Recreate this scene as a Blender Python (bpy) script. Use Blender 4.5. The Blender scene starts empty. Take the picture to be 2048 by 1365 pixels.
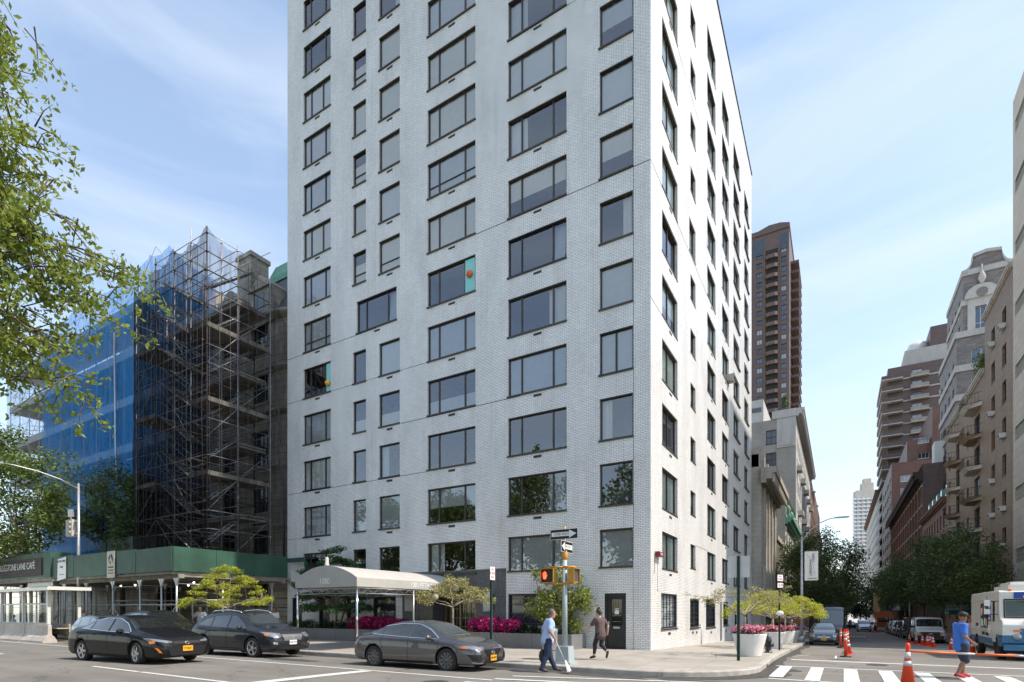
import bpy, bmesh, math, random
import numpy as np
from mathutils import Vector, Matrix
rnd = random.Random(7)
PI = math.pi
C = bpy.context.scene.collection
scene = bpy.context.scene

# scratch scene used only while meshes are being computed
SCR = bpy.data.scenes.new('scratch')
def bake(o, helpers=()):
    for q in (o, *helpers): SCR.collection.objects.link(q)
    vl = SCR.view_layers[0]; vl.update(); dg = vl.depsgraph
    me = bpy.data.meshes.new_from_object(o.evaluated_get(dg))
    for q in (o, *helpers): bpy.data.objects.remove(q)
    return me
# ------------------------------------------------------------------ materials
MATS = {}
def newmat(name):
    m = bpy.data.materials.new(name); m.use_nodes = True
    nt = m.node_tree; nt.nodes.clear()
    out = nt.nodes.new('ShaderNodeOutputMaterial')
    MATS[name] = m
    return m, nt, out
def N(nt, t, **kw):
    n = nt.nodes.new(t)
    for k, v in kw.items(): setattr(n, k, v)
    return n
def L(nt, a, b): nt.links.new(a, b)
def pbr(name, col, rough=.6, metal=0., var=.12, nscale=3., bump=0., bscale=40., spec=.5, coat=0., emit=None, es=0., stain=0.):
    """principled with procedural variation of colour and roughness"""
    m, nt, out = newmat(name)
    b = N(nt, 'ShaderNodeBsdfPrincipled')
    b.inputs['Metallic'].default_value = metal
    b.inputs['Roughness'].default_value = rough
    b.inputs['Specular IOR Level'].default_value = spec
    b.inputs['Coat Weight'].default_value = coat
    b.inputs['Coat Roughness'].default_value = .015
    tc = N(nt, 'ShaderNodeTexCoord')
    if var > 0:
        n1 = N(nt, 'ShaderNodeTexNoise'); n1.inputs['Scale'].default_value = nscale; n1.inputs['Detail'].default_value = 5
        L(nt, tc.outputs['Object'], n1.inputs['Vector'])
        r = N(nt, 'ShaderNodeMapRange'); r.inputs[1].default_value = .3; r.inputs[2].default_value = .7
        r.inputs[3].default_value = 1 - var; r.inputs[4].default_value = 1 + var
        L(nt, n1.outputs[0], r.inputs[0])
        v = N(nt, 'ShaderNodeVectorMath', operation='SCALE'); v.inputs[0].default_value = col[:3]
        L(nt, r.outputs[0], v.inputs['Scale']); last = v.outputs[0]
        if stain > 0:
            n2 = N(nt, 'ShaderNodeTexNoise'); n2.inputs['Scale'].default_value = .35; n2.inputs['Detail'].default_value = 8; n2.inputs['Roughness'].default_value = .7
            mp = N(nt, 'ShaderNodeMapping'); mp.inputs['Scale'].default_value = (2.5, 2.5, .5)
            L(nt, tc.outputs['Object'], mp.inputs[0]); L(nt, mp.outputs[0], n2.inputs['Vector'])
            r2 = N(nt, 'ShaderNodeMapRange'); r2.inputs[1].default_value = .45; r2.inputs[2].default_value = .75; r2.inputs[3].default_value = 1; r2.inputs[4].default_value = 1 - stain
            L(nt, n2.outputs[0], r2.inputs[0])
            v2 = N(nt, 'ShaderNodeVectorMath', operation='SCALE'); L(nt, last, v2.inputs[0]); L(nt, r2.outputs[0], v2.inputs['Scale']); last = v2.outputs[0]
        L(nt, last, b.inputs['Base Color'])
    else:
        b.inputs['Base Color'].default_value = (*col[:3], 1)
    if bump > 0:
        n3 = N(nt, 'ShaderNodeTexNoise'); n3.inputs['Scale'].default_value = bscale; n3.inputs['Detail'].default_value = 3
        L(nt, tc.outputs['Object'], n3.inputs['Vector'])
        bp = N(nt, 'ShaderNodeBump'); bp.inputs['Strength'].default_value = bump; bp.inputs['Distance'].default_value = .02
        L(nt, n3.outputs[0], bp.inputs['Height']); L(nt, bp.outputs[0], b.inputs['Normal'])
    if emit:
        b.inputs['Emission Color'].default_value = (*emit, 1); b.inputs['Emission Strength'].default_value = es
    L(nt, b.outputs[0], out.inputs[0])
    return m
def brickmat(name, c1, c2, mortar, w=.2, h=.068, mw=.009, rough=.5, spec=.4, off=.5, var=.1, stain=.12, bump=.3):
    m, nt, out = newmat(name)
    b = N(nt, 'ShaderNodeBsdfPrincipled'); b.inputs['Roughness'].default_value = rough; b.inputs['Specular IOR Level'].default_value = spec
    tc = N(nt, 'ShaderNodeTexCoord'); sp = N(nt, 'ShaderNodeSeparateXYZ'); L(nt, tc.outputs['Object'], sp.inputs[0])
    ad = N(nt, 'ShaderNodeMath', operation='ADD'); L(nt, sp.outputs[0], ad.inputs[0]); L(nt, sp.outputs[1], ad.inputs[1])
    cb = N(nt, 'ShaderNodeCombineXYZ'); L(nt, ad.outputs[0], cb.inputs[0]); L(nt, sp.outputs[2], cb.inputs[1])
    br = N(nt, 'ShaderNodeTexBrick'); br.offset = off
    br.inputs['Color1'].default_value = (*c1, 1); br.inputs['Color2'].default_value = (*c2, 1); br.inputs['Mortar'].default_value = (*mortar, 1)
    br.inputs['Scale'].default_value = 1; br.inputs['Mortar Size'].default_value = mw; br.inputs['Mortar Smooth'].default_value = .3
    br.inputs['Brick Width'].default_value = w; br.inputs['Row Height'].default_value = h
    L(nt, cb.outputs[0], br.inputs['Vector'])
    n1 = N(nt, 'ShaderNodeTexNoise'); n1.inputs['Scale'].default_value = .5; n1.inputs['Detail'].default_value = 9; n1.inputs['Roughness'].default_value = .65
    mp = N(nt, 'ShaderNodeMapping'); mp.inputs['Scale'].default_value = (1.6, 1.6, .6); L(nt, tc.outputs['Object'], mp.inputs[0]); L(nt, mp.outputs[0], n1.inputs['Vector'])
    r = N(nt, 'ShaderNodeMapRange'); r.inputs[1].default_value = .4; r.inputs[2].default_value = .75; r.inputs[3].default_value = 1; r.inputs[4].default_value = 1 - stain
    L(nt, n1.outputs[0], r.inputs[0])
    n2 = N(nt, 'ShaderNodeTexNoise'); n2.inputs['Scale'].default_value = 14; n2.inputs['Detail'].default_value = 2; L(nt, tc.outputs['Object'], n2.inputs['Vector'])
    r2 = N(nt, 'ShaderNodeMapRange'); r2.inputs[1].default_value = .3; r2.inputs[2].default_value = .7; r2.inputs[3].default_value = 1 - var; r2.inputs[4].default_value = 1 + var
    L(nt, n2.outputs[0], r2.inputs[0])
    mu = N(nt, 'ShaderNodeMath', operation='MULTIPLY'); L(nt, r.outputs[0], mu.inputs[0]); L(nt, r2.outputs[0], mu.inputs[1])
    v = N(nt, 'ShaderNodeVectorMath', operation='SCALE'); L(nt, br.outputs['Color'], v.inputs[0]); L(nt, mu.outputs[0], v.inputs['Scale'])
    n4 = N(nt, 'ShaderNodeTexNoise'); n4.inputs['Scale'].default_value = 1; n4.inputs['Detail'].default_value = 5
    m4 = N(nt, 'ShaderNodeMapping'); m4.inputs['Scale'].default_value = (5, 5, .22); L(nt, tc.outputs['Object'], m4.inputs[0]); L(nt, m4.outputs[0], n4.inputs['Vector'])
    r4 = N(nt, 'ShaderNodeMapRange'); r4.inputs[1].default_value = .56; r4.inputs[2].default_value = .74; r4.inputs[3].default_value = 0; r4.inputs[4].default_value = .17; L(nt, n4.outputs[0], r4.inputs[0])
    mx = N(nt, 'ShaderNodeMix', data_type='RGBA'); mx.inputs[7].default_value = (.30, .24, .17, 1); L(nt, r4.outputs[0], mx.inputs[0]); L(nt, v.outputs[0], mx.inputs[6])
    L(nt, mx.outputs[2], b.inputs['Base Color'])
    if bump:
        bp = N(nt, 'ShaderNodeBump', invert=True); bp.inputs['Strength'].default_value = bump; bp.inputs['Distance'].default_value = .006
        L(nt, br.outputs['Fac'], bp.inputs['Height']); L(nt, bp.outputs[0], b.inputs['Normal'])
    L(nt, b.outputs[0], out.inputs[0])
    return m
def glassmat(name, tint=(.8, .85, .85), refl=.18, rough=.01, trans=.9, boost=1.0):
    """thin window glass: clear with fresnel reflection"""
    m, nt, out = newmat(name)
    t = N(nt, 'ShaderNodeBsdfTransparent'); t.inputs[0].default_value = (*[c*trans for c in tint], 1)
    g = N(nt, 'ShaderNodeBsdfGlossy'); g.inputs['Roughness'].default_value = rough; g.inputs[0].default_value = (.95, .97, 1, 1)
    tc = N(nt, 'ShaderNodeTexCoord'); n = N(nt, 'ShaderNodeTexNoise'); n.inputs['Scale'].default_value = .9; n.inputs['Detail'].default_value = 1
    L(nt, tc.outputs['Object'], n.inputs['Vector'])
    bp = N(nt, 'ShaderNodeBump'); bp.inputs['Strength'].default_value = .08; bp.inputs['Distance'].default_value = .02
    L(nt, n.outputs[0], bp.inputs['Height']); L(nt, bp.outputs[0], g.inputs['Normal'])
    fr = N(nt, 'ShaderNodeLayerWeight'); fr.inputs[0].default_value = .35
    mr = N(nt, 'ShaderNodeMapRange'); mr.inputs[1].default_value = 0; mr.inputs[2].default_value = 1; mr.inputs[3].default_value = refl; mr.inputs[4].default_value = min(1, refl + .75*boost)
    L(nt, fr.outputs['Fresnel'], mr.inputs[0])
    mx = N(nt, 'ShaderNodeMixShader'); L(nt, mr.outputs[0], mx.inputs[0]); L(nt, t.outputs[0], mx.inputs[1]); L(nt, g.outputs[0], mx.inputs[2])
    L(nt, mx.outputs[0], out.inputs[0])
    return m
def netmat(name, col, opacity, scale=6., amp=.25):
    m, nt, out = newmat(name)
    t = N(nt, 'ShaderNodeBsdfTransparent')
    d = N(nt, 'ShaderNodeBsdfDiffuse'); d.inputs[0].default_value = (*col, 1)
    tl = N(nt, 'ShaderNodeBsdfTranslucent'); tl.inputs[0].default_value = (*col, 1)
    m1 = N(nt, 'ShaderNodeMixShader'); m1.inputs[0].default_value = .45; L(nt, d.outputs[0], m1.inputs[1]); L(nt, tl.outputs[0], m1.inputs[2])
    tc = N(nt, 'ShaderNodeTexCoord'); mp = N(nt, 'ShaderNodeMapping'); mp.inputs['Scale'].default_value = (scale, scale, scale*.12)
    n = N(nt, 'ShaderNodeTexNoise'); n.inputs['Scale'].default_value = 1; n.inputs['Detail'].default_value = 4
    L(nt, tc.outputs['Object'], mp.inputs[0]); L(nt, mp.outputs[0], n.inputs['Vector'])
    r = N(nt, 'ShaderNodeMapRange'); r.inputs[1].default_value = .3; r.inputs[2].default_value = .7; r.inputs[3].default_value = opacity - amp; r.inputs[4].default_value = opacity + amp
    L(nt, n.outputs[0], r.inputs[0])
    m2 = N(nt, 'ShaderNodeMixShader'); L(nt, r.outputs[0], m2.inputs[0]); L(nt, t.outputs[0], m2.inputs[1]); L(nt, m1.outputs[0], m2.inputs[2])
    L(nt, m2.outputs[0], out.inputs[0])
    return m
def leafmat(name, dark, light, extra=None, scale=1.3, trans=.35, rough=.5):
    m, nt, out = newmat(name)
    tc = N(nt, 'ShaderNodeTexCoord')
    n = N(nt, 'ShaderNodeTexNoise'); n.inputs['Scale'].default_value = scale; n.inputs['Detail'].default_value = 8; n.inputs['Roughness'].default_value = .85
    L(nt, tc.outputs['Object'], n.inputs['Vector'])
    cr = N(nt, 'ShaderNodeValToRGB'); e = cr.color_ramp.elements
    e[0].position = .38; e[0].color = (*dark, 1); e[1].position = .62; e[1].color = (*light, 1)
    if extra:
        x = cr.color_ramp.elements.new(.74); x.color = (*extra, 1)
    L(nt, n.outputs[0], cr.inputs[0])
    b = N(nt, 'ShaderNodeBsdfPrincipled'); b.inputs['Roughness'].default_value = rough; b.inputs['Specular IOR Level'].default_value = .35
    L(nt, cr.outputs[0], b.inputs['Base Color'])
    tl = N(nt, 'ShaderNodeBsdfTranslucent'); L(nt, cr.outputs[0], tl.inputs[0])
    mx = N(nt, 'ShaderNodeMixShader'); mx.inputs[0].default_value = trans; L(nt, b.outputs[0], mx.inputs[1]); L(nt, tl.outputs[0], mx.inputs[2])
    L(nt, mx.outputs[0], out.inputs[0])
    return m

# ------------------------------------------------------------------ mesh builder
class MB:
    def __init__(s): s.v = []; s.f = []; s.m = []; s.mi = 0; s.sm = []
        # current transform
    def add(s, vs, fs, smooth=False):
        o = len(s.v); s.v.extend([tuple(p) for p in vs])
        for f in fs: s.f.append(tuple(i+o for i in f)); s.m.append(s.mi); s.sm.append(smooth)
        return s
    def quad(s, a, b, c, d): return s.add([a, b, c, d], [(0, 1, 2, 3)])
    def box(s, x0, x1, y0, y1, z0, z1):
        v = [(x0,y0,z0),(x1,y0,z0),(x1,y1,z0),(x0,y1,z0),(x0,y0,z1),(x1,y0,z1),(x1,y1,z1),(x0,y1,z1)]
        return s.add(v, [(0,3,2,1),(4,5,6,7),(0,1,5,4),(1,2,6,5),(2,3,7,6),(3,0,4,7)])
    def prism(s, pts, a, b, axis='y', smooth=False):
        """extrude closed 2D outline pts between a and b along axis"""
        n = len(pts)
        def P(p, t):
            return {'y': (p[0], t, p[1]), 'x': (t, p[0], p[1]), 'z': (p[0], p[1], t)}[axis]
        v = [P(p, a) for p in pts] + [P(p, b) for p in pts]
        f = [(i, (i+1) % n, n+(i+1) % n, n+i) for i in range(n)]
        ar = sum(pts[i][0]*pts[(i+1) % n][1]-pts[(i+1) % n][0]*pts[i][1] for i in range(n))
        caps = [tuple(range(n))[::-1], tuple(range(n, 2*n))]
        s.add(v, f, smooth); s.add(v, caps)
        return s
    def tube(s, pts, r, n=6, caps=True, smooth=True):
        pts = [Vector(p) for p in pts]; k = len(pts)
        rs = r if isinstance(r, (list, tuple)) else [r]*k
        vs = []; u = None
        for i, p in enumerate(pts):
            t = (pts[min(i+1, k-1)] - pts[max(i-1, 0)])
            if t.length < 1e-9: t = Vector((0, 0, 1))
            t.normalize()
            if u is None:
                u = t.cross(Vector((0, 0, 1)))
                if u.length < .05: u = t.cross(Vector((1, 0, 0)))
            else: u = u - t*u.dot(t)
            u.normalize(); w = t.cross(u)
            for j in range(n):
                a = 2*PI*j/n
                vs.append(p + (u*math.cos(a) + w*math.sin(a))*rs[i])
        fs = [(i*n+j, i*n+(j+1) % n, (i+1)*n+(j+1) % n, (i+1)*n+j) for i in range(k-1) for j in range(n)]
        s.add(vs, fs, smooth)
        if caps: s.add([vs[j] for j in range(n)] + [vs[(k-1)*n+j] for j in range(n)], [tuple(range(n))[::-1], tuple(range(n, 2*n))])
        return s
    def lathe(s, prof, cx=0, cy=0, n=16, smooth=True, axis='z', caps=True):
        vs = []
        for r, z in prof:
            for j in range(n):
                a = 2*PI*j/n; p, q = r*math.cos(a), r*math.sin(a)
                if axis == 'z': vs.append((cx+p, cy+q, z))
                elif axis == 'y': vs.append((cx+p, z, cy+q))
                else: vs.append((z, cx+p, cy+q))
        k = len(prof)
        fs = [(i*n+j, i*n+(j+1) % n, (i+1)*n+(j+1) % n, (i+1)*n+j) for i in range(k-1) for j in range(n)]
        s.add(vs, fs, smooth)
        if caps: s.add(vs[:n] + vs[-n:], [tuple(range(n))[::-1], tuple(range(n, 2*n))])
        return s
    def grid(s, rows, smooth=True, closed=False):
        k = len(rows); n = len(rows[0])
        vs = [p for r in rows for p in r]
        m = n if closed else n-1
        fs = [(i*n+j, i*n+(j+1) % n, (i+1)*n+(j+1) % n, (i+1)*n+j) for i in range(k-1) for j in range(m)]
        return s.add(vs, fs, smooth)
    def ball(s, c, r, n=10, sq=(1, 1, 1)):
        rows = []
        for i in range(n//2+1):
            t = PI*i/(n//2)
            rows.append([(c[0]+sq[0]*r*math.sin(t)*math.cos(2*PI*j/n), c[1]+sq[1]*r*math.sin(t)*math.sin(2*PI*j/n), c[2]+sq[2]*r*math.cos(t)) for j in range(n)])
        return s.grid(rows, True, True)
    def xf(s, M):
        s.v = [tuple(M @ Vector(p)) for p in s.v]; return s
    def mesh(s, name, mats, norm=True):
        me = bpy.data.meshes.new(name)
        me.from_pydata(s.v, [], s.f)
        if not isinstance(mats, (list, tuple)): mats = [mats]
        for m in mats: me.materials.append(MATS[m] if isinstance(m, str) else m)
        me.polygons.foreach_set('material_index', s.m)
        me.polygons.foreach_set('use_smooth', s.sm)
        me.update()
        if norm:
            bm = bmesh.new(); bm.from_mesh(me)
            bmesh.ops.remove_doubles(bm, verts=bm.verts, dist=1e-5)
            bmesh.ops.recalc_face_normals(bm, faces=bm.faces)
            bm.to_mesh(me); bm.free()
        return me
    def build(s, name, mats, parent=None, norm=True):
        return link(name, s.mesh(name, mats, norm), parent)
def link(name, me, parent=None, loc=None, rot=None):
    o = bpy.data.objects.new(name, me); C.objects.link(o)
    if parent: o.parent = parent
    if loc: o.location = loc
    if rot: o.rotation_euler = rot
    return o
def thing(name, label, cat, loc=(0, 0, 0), rz=0., group=None):
    o = bpy.data.objects.new(name, None); C.objects.link(o)
    o.location = loc; o.rotation_euler = (0, 0, rz); o.empty_display_size = .3
    return tag(o, label, cat, group)
def tag(o, label, cat, group=None, kind=None):
    o['label'] = label; o['category'] = cat
    if group: o['group'] = group
    if kind: o['kind'] = kind
    return o
def struct(o, kind='structure'):
    o['kind'] = kind; return o
def kids(o): return [c for c in C.objects if c.parent == o]
def copy_tree(o, loc=None, rz=None, label=None, parent=None):
    c = o.copy(); C.objects.link(c)
    if parent: c.parent = parent
    if loc: c.location = loc
    if rz is not None: c.rotation_euler = (0, 0, rz)
    if label: c['label'] = label
    for ch in list(KIDS.get(o.name) or [k for k in C.objects if k.parent == o]):
        copy_tree(ch, parent=c)
    return c
KIDS = {}
def text_mesh(txt, size, depth=.004, align='CENTER', sx=1.):
    cu = bpy.data.curves.new('txt', 'FONT'); cu.body = txt; cu.size = size; cu.extrude = depth; cu.align_x = align; cu.align_y = 'CENTER'
    me = bake(bpy.data.objects.new('txt', cu))
    if sx != 1: me.transform(Matrix.Scale(sx, 4, (1, 0, 0)))
    return me
def text(name, txt, size, mat, parent, loc, rot, sx=1., depth=.004, align='CENTER'):
    me = text_mesh(txt, size, depth, align, sx); me.materials.clear(); me.materials.append(MATS[mat])
    return link(name, me, parent, loc, rot)
def fuse(name, nodes, edges, mat, parent=None, vox=.012, sm=5):
    """nodes: key->(x,y,z,r or (rx,ry)); tapered limbs fused into one continuous surface, baked to mesh"""
    m = MB(); R2 = lambda r: r if isinstance(r, tuple) else (r, r)
    for k, (x, y, z, r) in nodes.items():
        rx, ry = R2(r); q = min(rx, ry); m.ball((x, y, z), 1., 14, (rx, ry, q*.8 if isinstance(r, tuple) else q))
    for a, b in edges:
        A, B = nodes[a], nodes[b]; p, q = Vector(A[:3]), Vector(B[:3]); ra, rb = R2(A[3]), R2(B[3]); t = (q-p)
        if t.length < 1e-5: continue
        t.normalize(); u = Vector((1, 0, 0)); u = u-t*u.dot(t)
        if u.length < .15: u = Vector((0, 0, 1)); u = u-t*u.dot(t)
        u.normalize(); w = t.cross(u); n = 14
        rows = [[c+u*r[0]*math.cos(2*PI*j/n)+w*r[1]*math.sin(2*PI*j/n) for j in range(n)] for c, r in ((p, ra), (q, rb))]
        m.grid(rows, True, True); m.add(rows[0], [tuple(range(n))]); m.add(rows[1], [tuple(range(n))[::-1]])
    o = bpy.data.objects.new(name, m.mesh(name, mat, norm=True))
    md = o.modifiers.new('r', 'REMESH'); md.mode = 'VOXEL'; md.voxel_size = vox; md.use_smooth_shade = True
    md = o.modifiers.new('s', 'SMOOTH'); md.iterations = sm; md.factor = .5
    m2 = bake(o); m2.materials.clear(); m2.materials.append(MATS[mat])
    m2.polygons.foreach_set('use_smooth', [True]*len(m2.polygons))
    return link(name, m2, parent)

# ------------------------------------------------------------------ foliage
def leaves(name, mat, clumps, n, size, seed=1, parent=None, asp=.5, shell=.5, up=.6, droop=0., flat=1., jitter=.4):
    """n folded leaves spread through ball-shaped clumps (x,y,z,r)"""
    g = np.random.default_rng(seed); cl = np.array(clumps, dtype=float)
    w = cl[:, 3]**2; w /= w.sum()
    k = g.choice(len(cl), n, p=w)
    d = g.normal(size=(n, 3)); d /= np.linalg.norm(d, axis=1)[:, None]
    rr = g.random(n)**(shell)
    d2 = d*rr[:, None]; d2[:, 2] *= flat
    pos = cl[k, :3] + d2*cl[k, 3][:, None]
    nm = g.normal(size=(n, 3))*.7 + np.array([0, 0, up]) + d*.4; nm /= np.linalg.norm(nm, axis=1)[:, None]
    ax = g.normal(size=(n, 3)); ax[:, 2] -= droop*2
    ax -= nm*(ax*nm).sum(1)[:, None]; ax /= np.linalg.norm(ax, axis=1)[:, None]
    sd = np.cross(nm, ax)
    s = (size*(1+jitter*(g.random(n)-.5)*2))[:, None]
    a = pos - ax*s*.5; b = pos + ax*s*.5
    mid = pos - ax*s*.05 - nm*s*.07
    l = pos + sd*s*asp*.5 + nm*s*.05 - ax*s*.05; r = pos - sd*s*asp*.5 + nm*s*.05 - ax*s*.05
    V = np.stack([a, r, b, l], 1).reshape(-1, 3)
    me = bpy.data.meshes.new(name)
    me.vertices.add(4*n); me.vertices.foreach_set('co', V.ravel())
    me.loops.add(4*n); me.loops.foreach_set('vertex_index', np.arange(4*n, dtype=np.int32))
    me.polygons.add(n); me.polygons.foreach_set('loop_start', np.arange(0, 4*n, 4, dtype=np.int32))
    me.polygons.foreach_set('loop_total', np.full(n, 4, dtype=np.int32))
    me.update(); me.materials.append(MATS[mat])
    return link(name, me, parent)
def branchy(mb, base, tips, r0, seed=1, fork=.45, sag=0., n=5):
    """a few main limbs reach out from the base; every other clump is fed by a twig forking off the nearest limb"""
    g = random.Random(seed); base = Vector(base); T = [Vector(t) for t in tips]
    if not T: return
    K = min(len(T), 7); mains = [max(T, key=lambda t: (t-base).length)]
    while len(mains) < K: mains.append(max(T, key=lambda t: min((t-q).length for q in mains)))
    nodes = []
    for t in mains:
        L_ = (t-base).length; off = Vector((g.uniform(-1, 1), g.uniform(-1, 1), g.uniform(.2, 1)))*L_*.13; pts = []; M_ = 7
        for i in range(M_+1):
            q = i/M_; p = base.lerp(t, q)+off*math.sin(PI*q)+Vector((g.uniform(-1, 1), g.uniform(-1, 1), g.uniform(-1, 1)))*L_*.022*(0 < i < M_); pts.append(p)
        rs = [max(.006, r0*.75*(1-i/M_)**.9+.006) for i in range(M_+1)]; mb.tube(pts, rs, n)
        nodes += [(pts[i], rs[i]) for i in range(1, M_)]
    for t in T:
        if t in mains: continue
        p, r = min(nodes, key=lambda q: (q[0]-t).length+(.0 if q[0].z < t.z+.2 else .5)); L_ = (t-p).length
        md = p.lerp(t, .5)+Vector((g.uniform(-1, 1), g.uniform(-1, 1), g.uniform(0, 1)))*L_*.12; r1 = min(r*.7, r0*.3)+.004
        mb.tube([p, md, t], [r1, r1*.65, .004], 4); nodes.append((md, r1*.65))
        for q in range(2):
            e = md.lerp(t, .6)+Vector((g.uniform(-1, 1), g.uniform(-1, 1), g.uniform(-.2, .8)))*L_*.4; mb.tube([md, e], [r1*.4, .003], 3)
brickmat('white_brick', (.88,.865,.84), (.78,.77,.755), (.20,.195,.19), w=.205, h=.0702, mw=.0068, rough=.35, spec=.5, stain=.22, var=.08)
brickmat('tan_brick', (.32,.21,.125), (.22,.14,.085), (.17,.14,.11), w=.42, h=.15, mw=.02, var=.15, stain=.3)
brickmat('red_brick', (.20,.09,.065), (.145,.065,.05), (.15,.10,.08), w=.42, h=.15, mw=.02, var=.15, stain=.3)
brickmat('brown_brick', (.16,.11,.097), (.12,.083,.075), (.13,.09,.08), w=.6, h=.22, mw=.02, var=.12, stain=.15)
brickmat('gray_brick', (.25,.215,.195), (.15,.13,.12), (.20,.18,.17), w=1.1, h=.3, mw=.04, var=.2, stain=.1)
brickmat('pale_brick', (.40,.37,.32), (.33,.305,.27), (.27,.25,.22), w=.45, h=.18, mw=.02, var=.12, stain=.25)
brickmat('ashlar', (.56,.50,.42), (.50,.45,.375), (.30,.26,.21), w=1.5, h=.68, mw=.014, off=.5, var=.06, stain=.12, rough=.7)
brickmat('limestone', (.45,.41,.35), (.40,.365,.31), (.25,.22,.19), w=1.1, h=.45, mw=.012, var=.08, stain=.35, rough=.8)
brickmat('dark_limestone', (.44,.40,.34), (.36,.33,.28), (.15,.13,.11), w=1.0, h=.42, mw=.014, var=.12, stain=.5, rough=.8)
brickmat('buff_brick', (.36,.33,.29), (.31,.285,.25), (.25,.23,.2), w=.4, h=.15, mw=.015, var=.08, stain=.25)
brickmat('mansard_slate', (.10,.10,.105), (.065,.067,.075), (.03,.03,.03), w=.3, h=.2, mw=.015, var=.2)
brickmat('granite_panel', (.085,.09,.10), (.075,.08,.09), (.02,.02,.022), w=1.2, h=1.2, mw=.006, off=0, var=.35, stain=.1, rough=.3, spec=.6, bump=0)
pbr('granite_dark', (.085,.09,.10), .32, var=.35, nscale=60, stain=.2)
pbr('granite_planter', (.19,.19,.19), .5, var=.35, nscale=50, stain=.25)
pbr('bronze_frame', (.065,.053,.043), .45, metal=.3, var=.2)
pbr('black_frame', (.018,.018,.02), .4, var=.2)
pbr('dark_metal', (.03,.03,.032), .45, metal=.4, var=.2)
pbr('grille', (.03,.03,.03), .7, var=.1)
pbr('white_metal', (.72,.72,.70), .45, var=.05, stain=.1)
pbr('concrete', (.42,.39,.35), .85, var=.12, nscale=8, bump=.3, stain=.3)
pbr('barrier_concrete', (.55,.50,.43), .85, var=.12, nscale=4, bump=.3, stain=.35)
pbr('stone_trim', (.50,.47,.42), .8, var=.1, stain=.35)
pbr('white_stone', (.47,.455,.43), .8, var=.08, stain=.25)
pbr('brown_cornice', (.05,.035,.03), .7, var=.2)
pbr('brown_stone', (.20,.11,.075), .8, var=.15, stain=.3)
pbr('copper_green', (.12,.30,.22), .7, var=.2, nscale=5)
pbr('blind', (.82,.80,.76), .9, var=.03)
pbr('blind_grey', (.62,.62,.62), .9, var=.05)
pbr('blind_cream', (.84,.77,.66), .9, var=.04)
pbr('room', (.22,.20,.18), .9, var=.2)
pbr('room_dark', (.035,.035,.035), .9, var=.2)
pbr('lamp_white', (.8,.78,.7), .5, emit=(1, .9, .7), es=3.)
pbr('turquoise', (.25,.62,.60), .5, var=.05)
pbr('orange_duct', (.75,.14,.03), .5, var=.1)
pbr('yellow_duct', (.75,.42,.03), .5, var=.1)
pbr('galv', (.42,.43,.44), .38, metal=.6, var=.15, stain=.2)
pbr('scaffold_steel', (.42,.42,.44), .5, metal=.5, var=.3, nscale=2)
pbr('rust_steel', (.075,.06,.058), .7, metal=.2, var=.4)
pbr('dark_steel', (.05,.048,.05), .6, metal=.2, var=.3)
pbr('plank', (.25,.23,.20), .85, var=.3, nscale=2)
pbr('green_ply', (.030,.090,.060), .55, var=.22, nscale=1.2, bump=.15, bscale=8, stain=.2)
pbr('green_paint_dark', (.012,.045,.032), .5, var=.2)
pbr('pole_grey', (.36,.42,.44), .45, var=.06, stain=.15)
pbr('signal_yellow', (.52,.25,.025), .4, var=.08)
pbr('signal_black', (.015,.015,.015), .5)
pbr('hand_red', (.9,.06,.03), .5, emit=(1,.07,.03), es=2.2, var=0)
pbr('sign_black', (.012,.012,.014), .45, var=.05)
pbr('sign_white', (.78,.78,.76), .5, var=.03)
pbr('sign_back', (.55,.56,.57), .45, metal=.3, var=.08)
pbr('sign_green_post', (.02,.05,.04), .5, var=.2)
pbr('red_paint', (.62,.03,.02), .45, var=.08)
pbr('maroon', (.16,.012,.015), .5, var=.05)
pbr('canvas_awning', (.42,.40,.37), .9, var=.05, nscale=2, bump=.1, bscale=200)
pbr('canvas_white', (.74,.73,.70), .85, var=.03)
pbr('poster', (.62,.58,.44), .8, var=.04)
pbr('ink_blue', (.03,.03,.10), .7)
pbr('ink_black', (.02,.02,.02), .7)
pbr('teal_awning', (.01,.07,.075), .7, var=.2)
pbr('asphalt', (.100,.097,.094), .85, var=.12, nscale=35, bump=.4, bscale=90)
pbr('tyre', (.018,.018,.018), .8, var=.15)
pbr('rim_silver', (.55,.55,.56), .28, metal=.9, var=.05)
pbr('rim_dark', (.14,.14,.15), .3, metal=.9, var=.05)
pbr('rim_hub', (.04,.04,.04), .5)
pbr('chrome', (.75,.75,.76), .12, metal=1., var=0)
pbr('car_black', (.003,.003,.004), .6, coat=.55, var=0, spec=.2)
pbr('car_navy', (.008,.010,.017), .55, metal=.1, coat=.65, var=0)
pbr('car_grey', (.115,.11,.115), .42, metal=.8, coat=1., var=.02)
pbr('car_darkgrey', (.075,.075,.08), .3, metal=.6, coat=1., var=.02)
pbr('car_silver', (.42,.43,.45), .3, metal=.7, coat=1., var=.02)
pbr('car_white', (.62,.62,.61), .3, coat=.8, var=.02)
pbr('car_lightblue', (.40,.44,.50), .3, metal=.4, coat=1., var=.02)
pbr('car_orange', (.42,.08,.025), .4, coat=.5, var=.08)
pbr('truck_white', (.70,.69,.64), .35, coat=.5, var=.04, stain=.08)
pbr('truck_blue', (.008,.13,.27), .3, coat=.6, var=.04)
pbr('sign_blue', (.008,.06,.30), .4, var=0)
pbr('black_plastic', (.007,.007,.008), .6, var=.1)
pbr('seam', (.003,.003,.003), .8, var=0)
pbr('headlight', (.30,.32,.34), .12, metal=.6, coat=1., var=0)
pbr('lens_amber', (.80,.20,.02), .2, coat=1., var=0)
pbr('lens_red', (.30,.01,.01), .15, coat=1., var=0)
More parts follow.
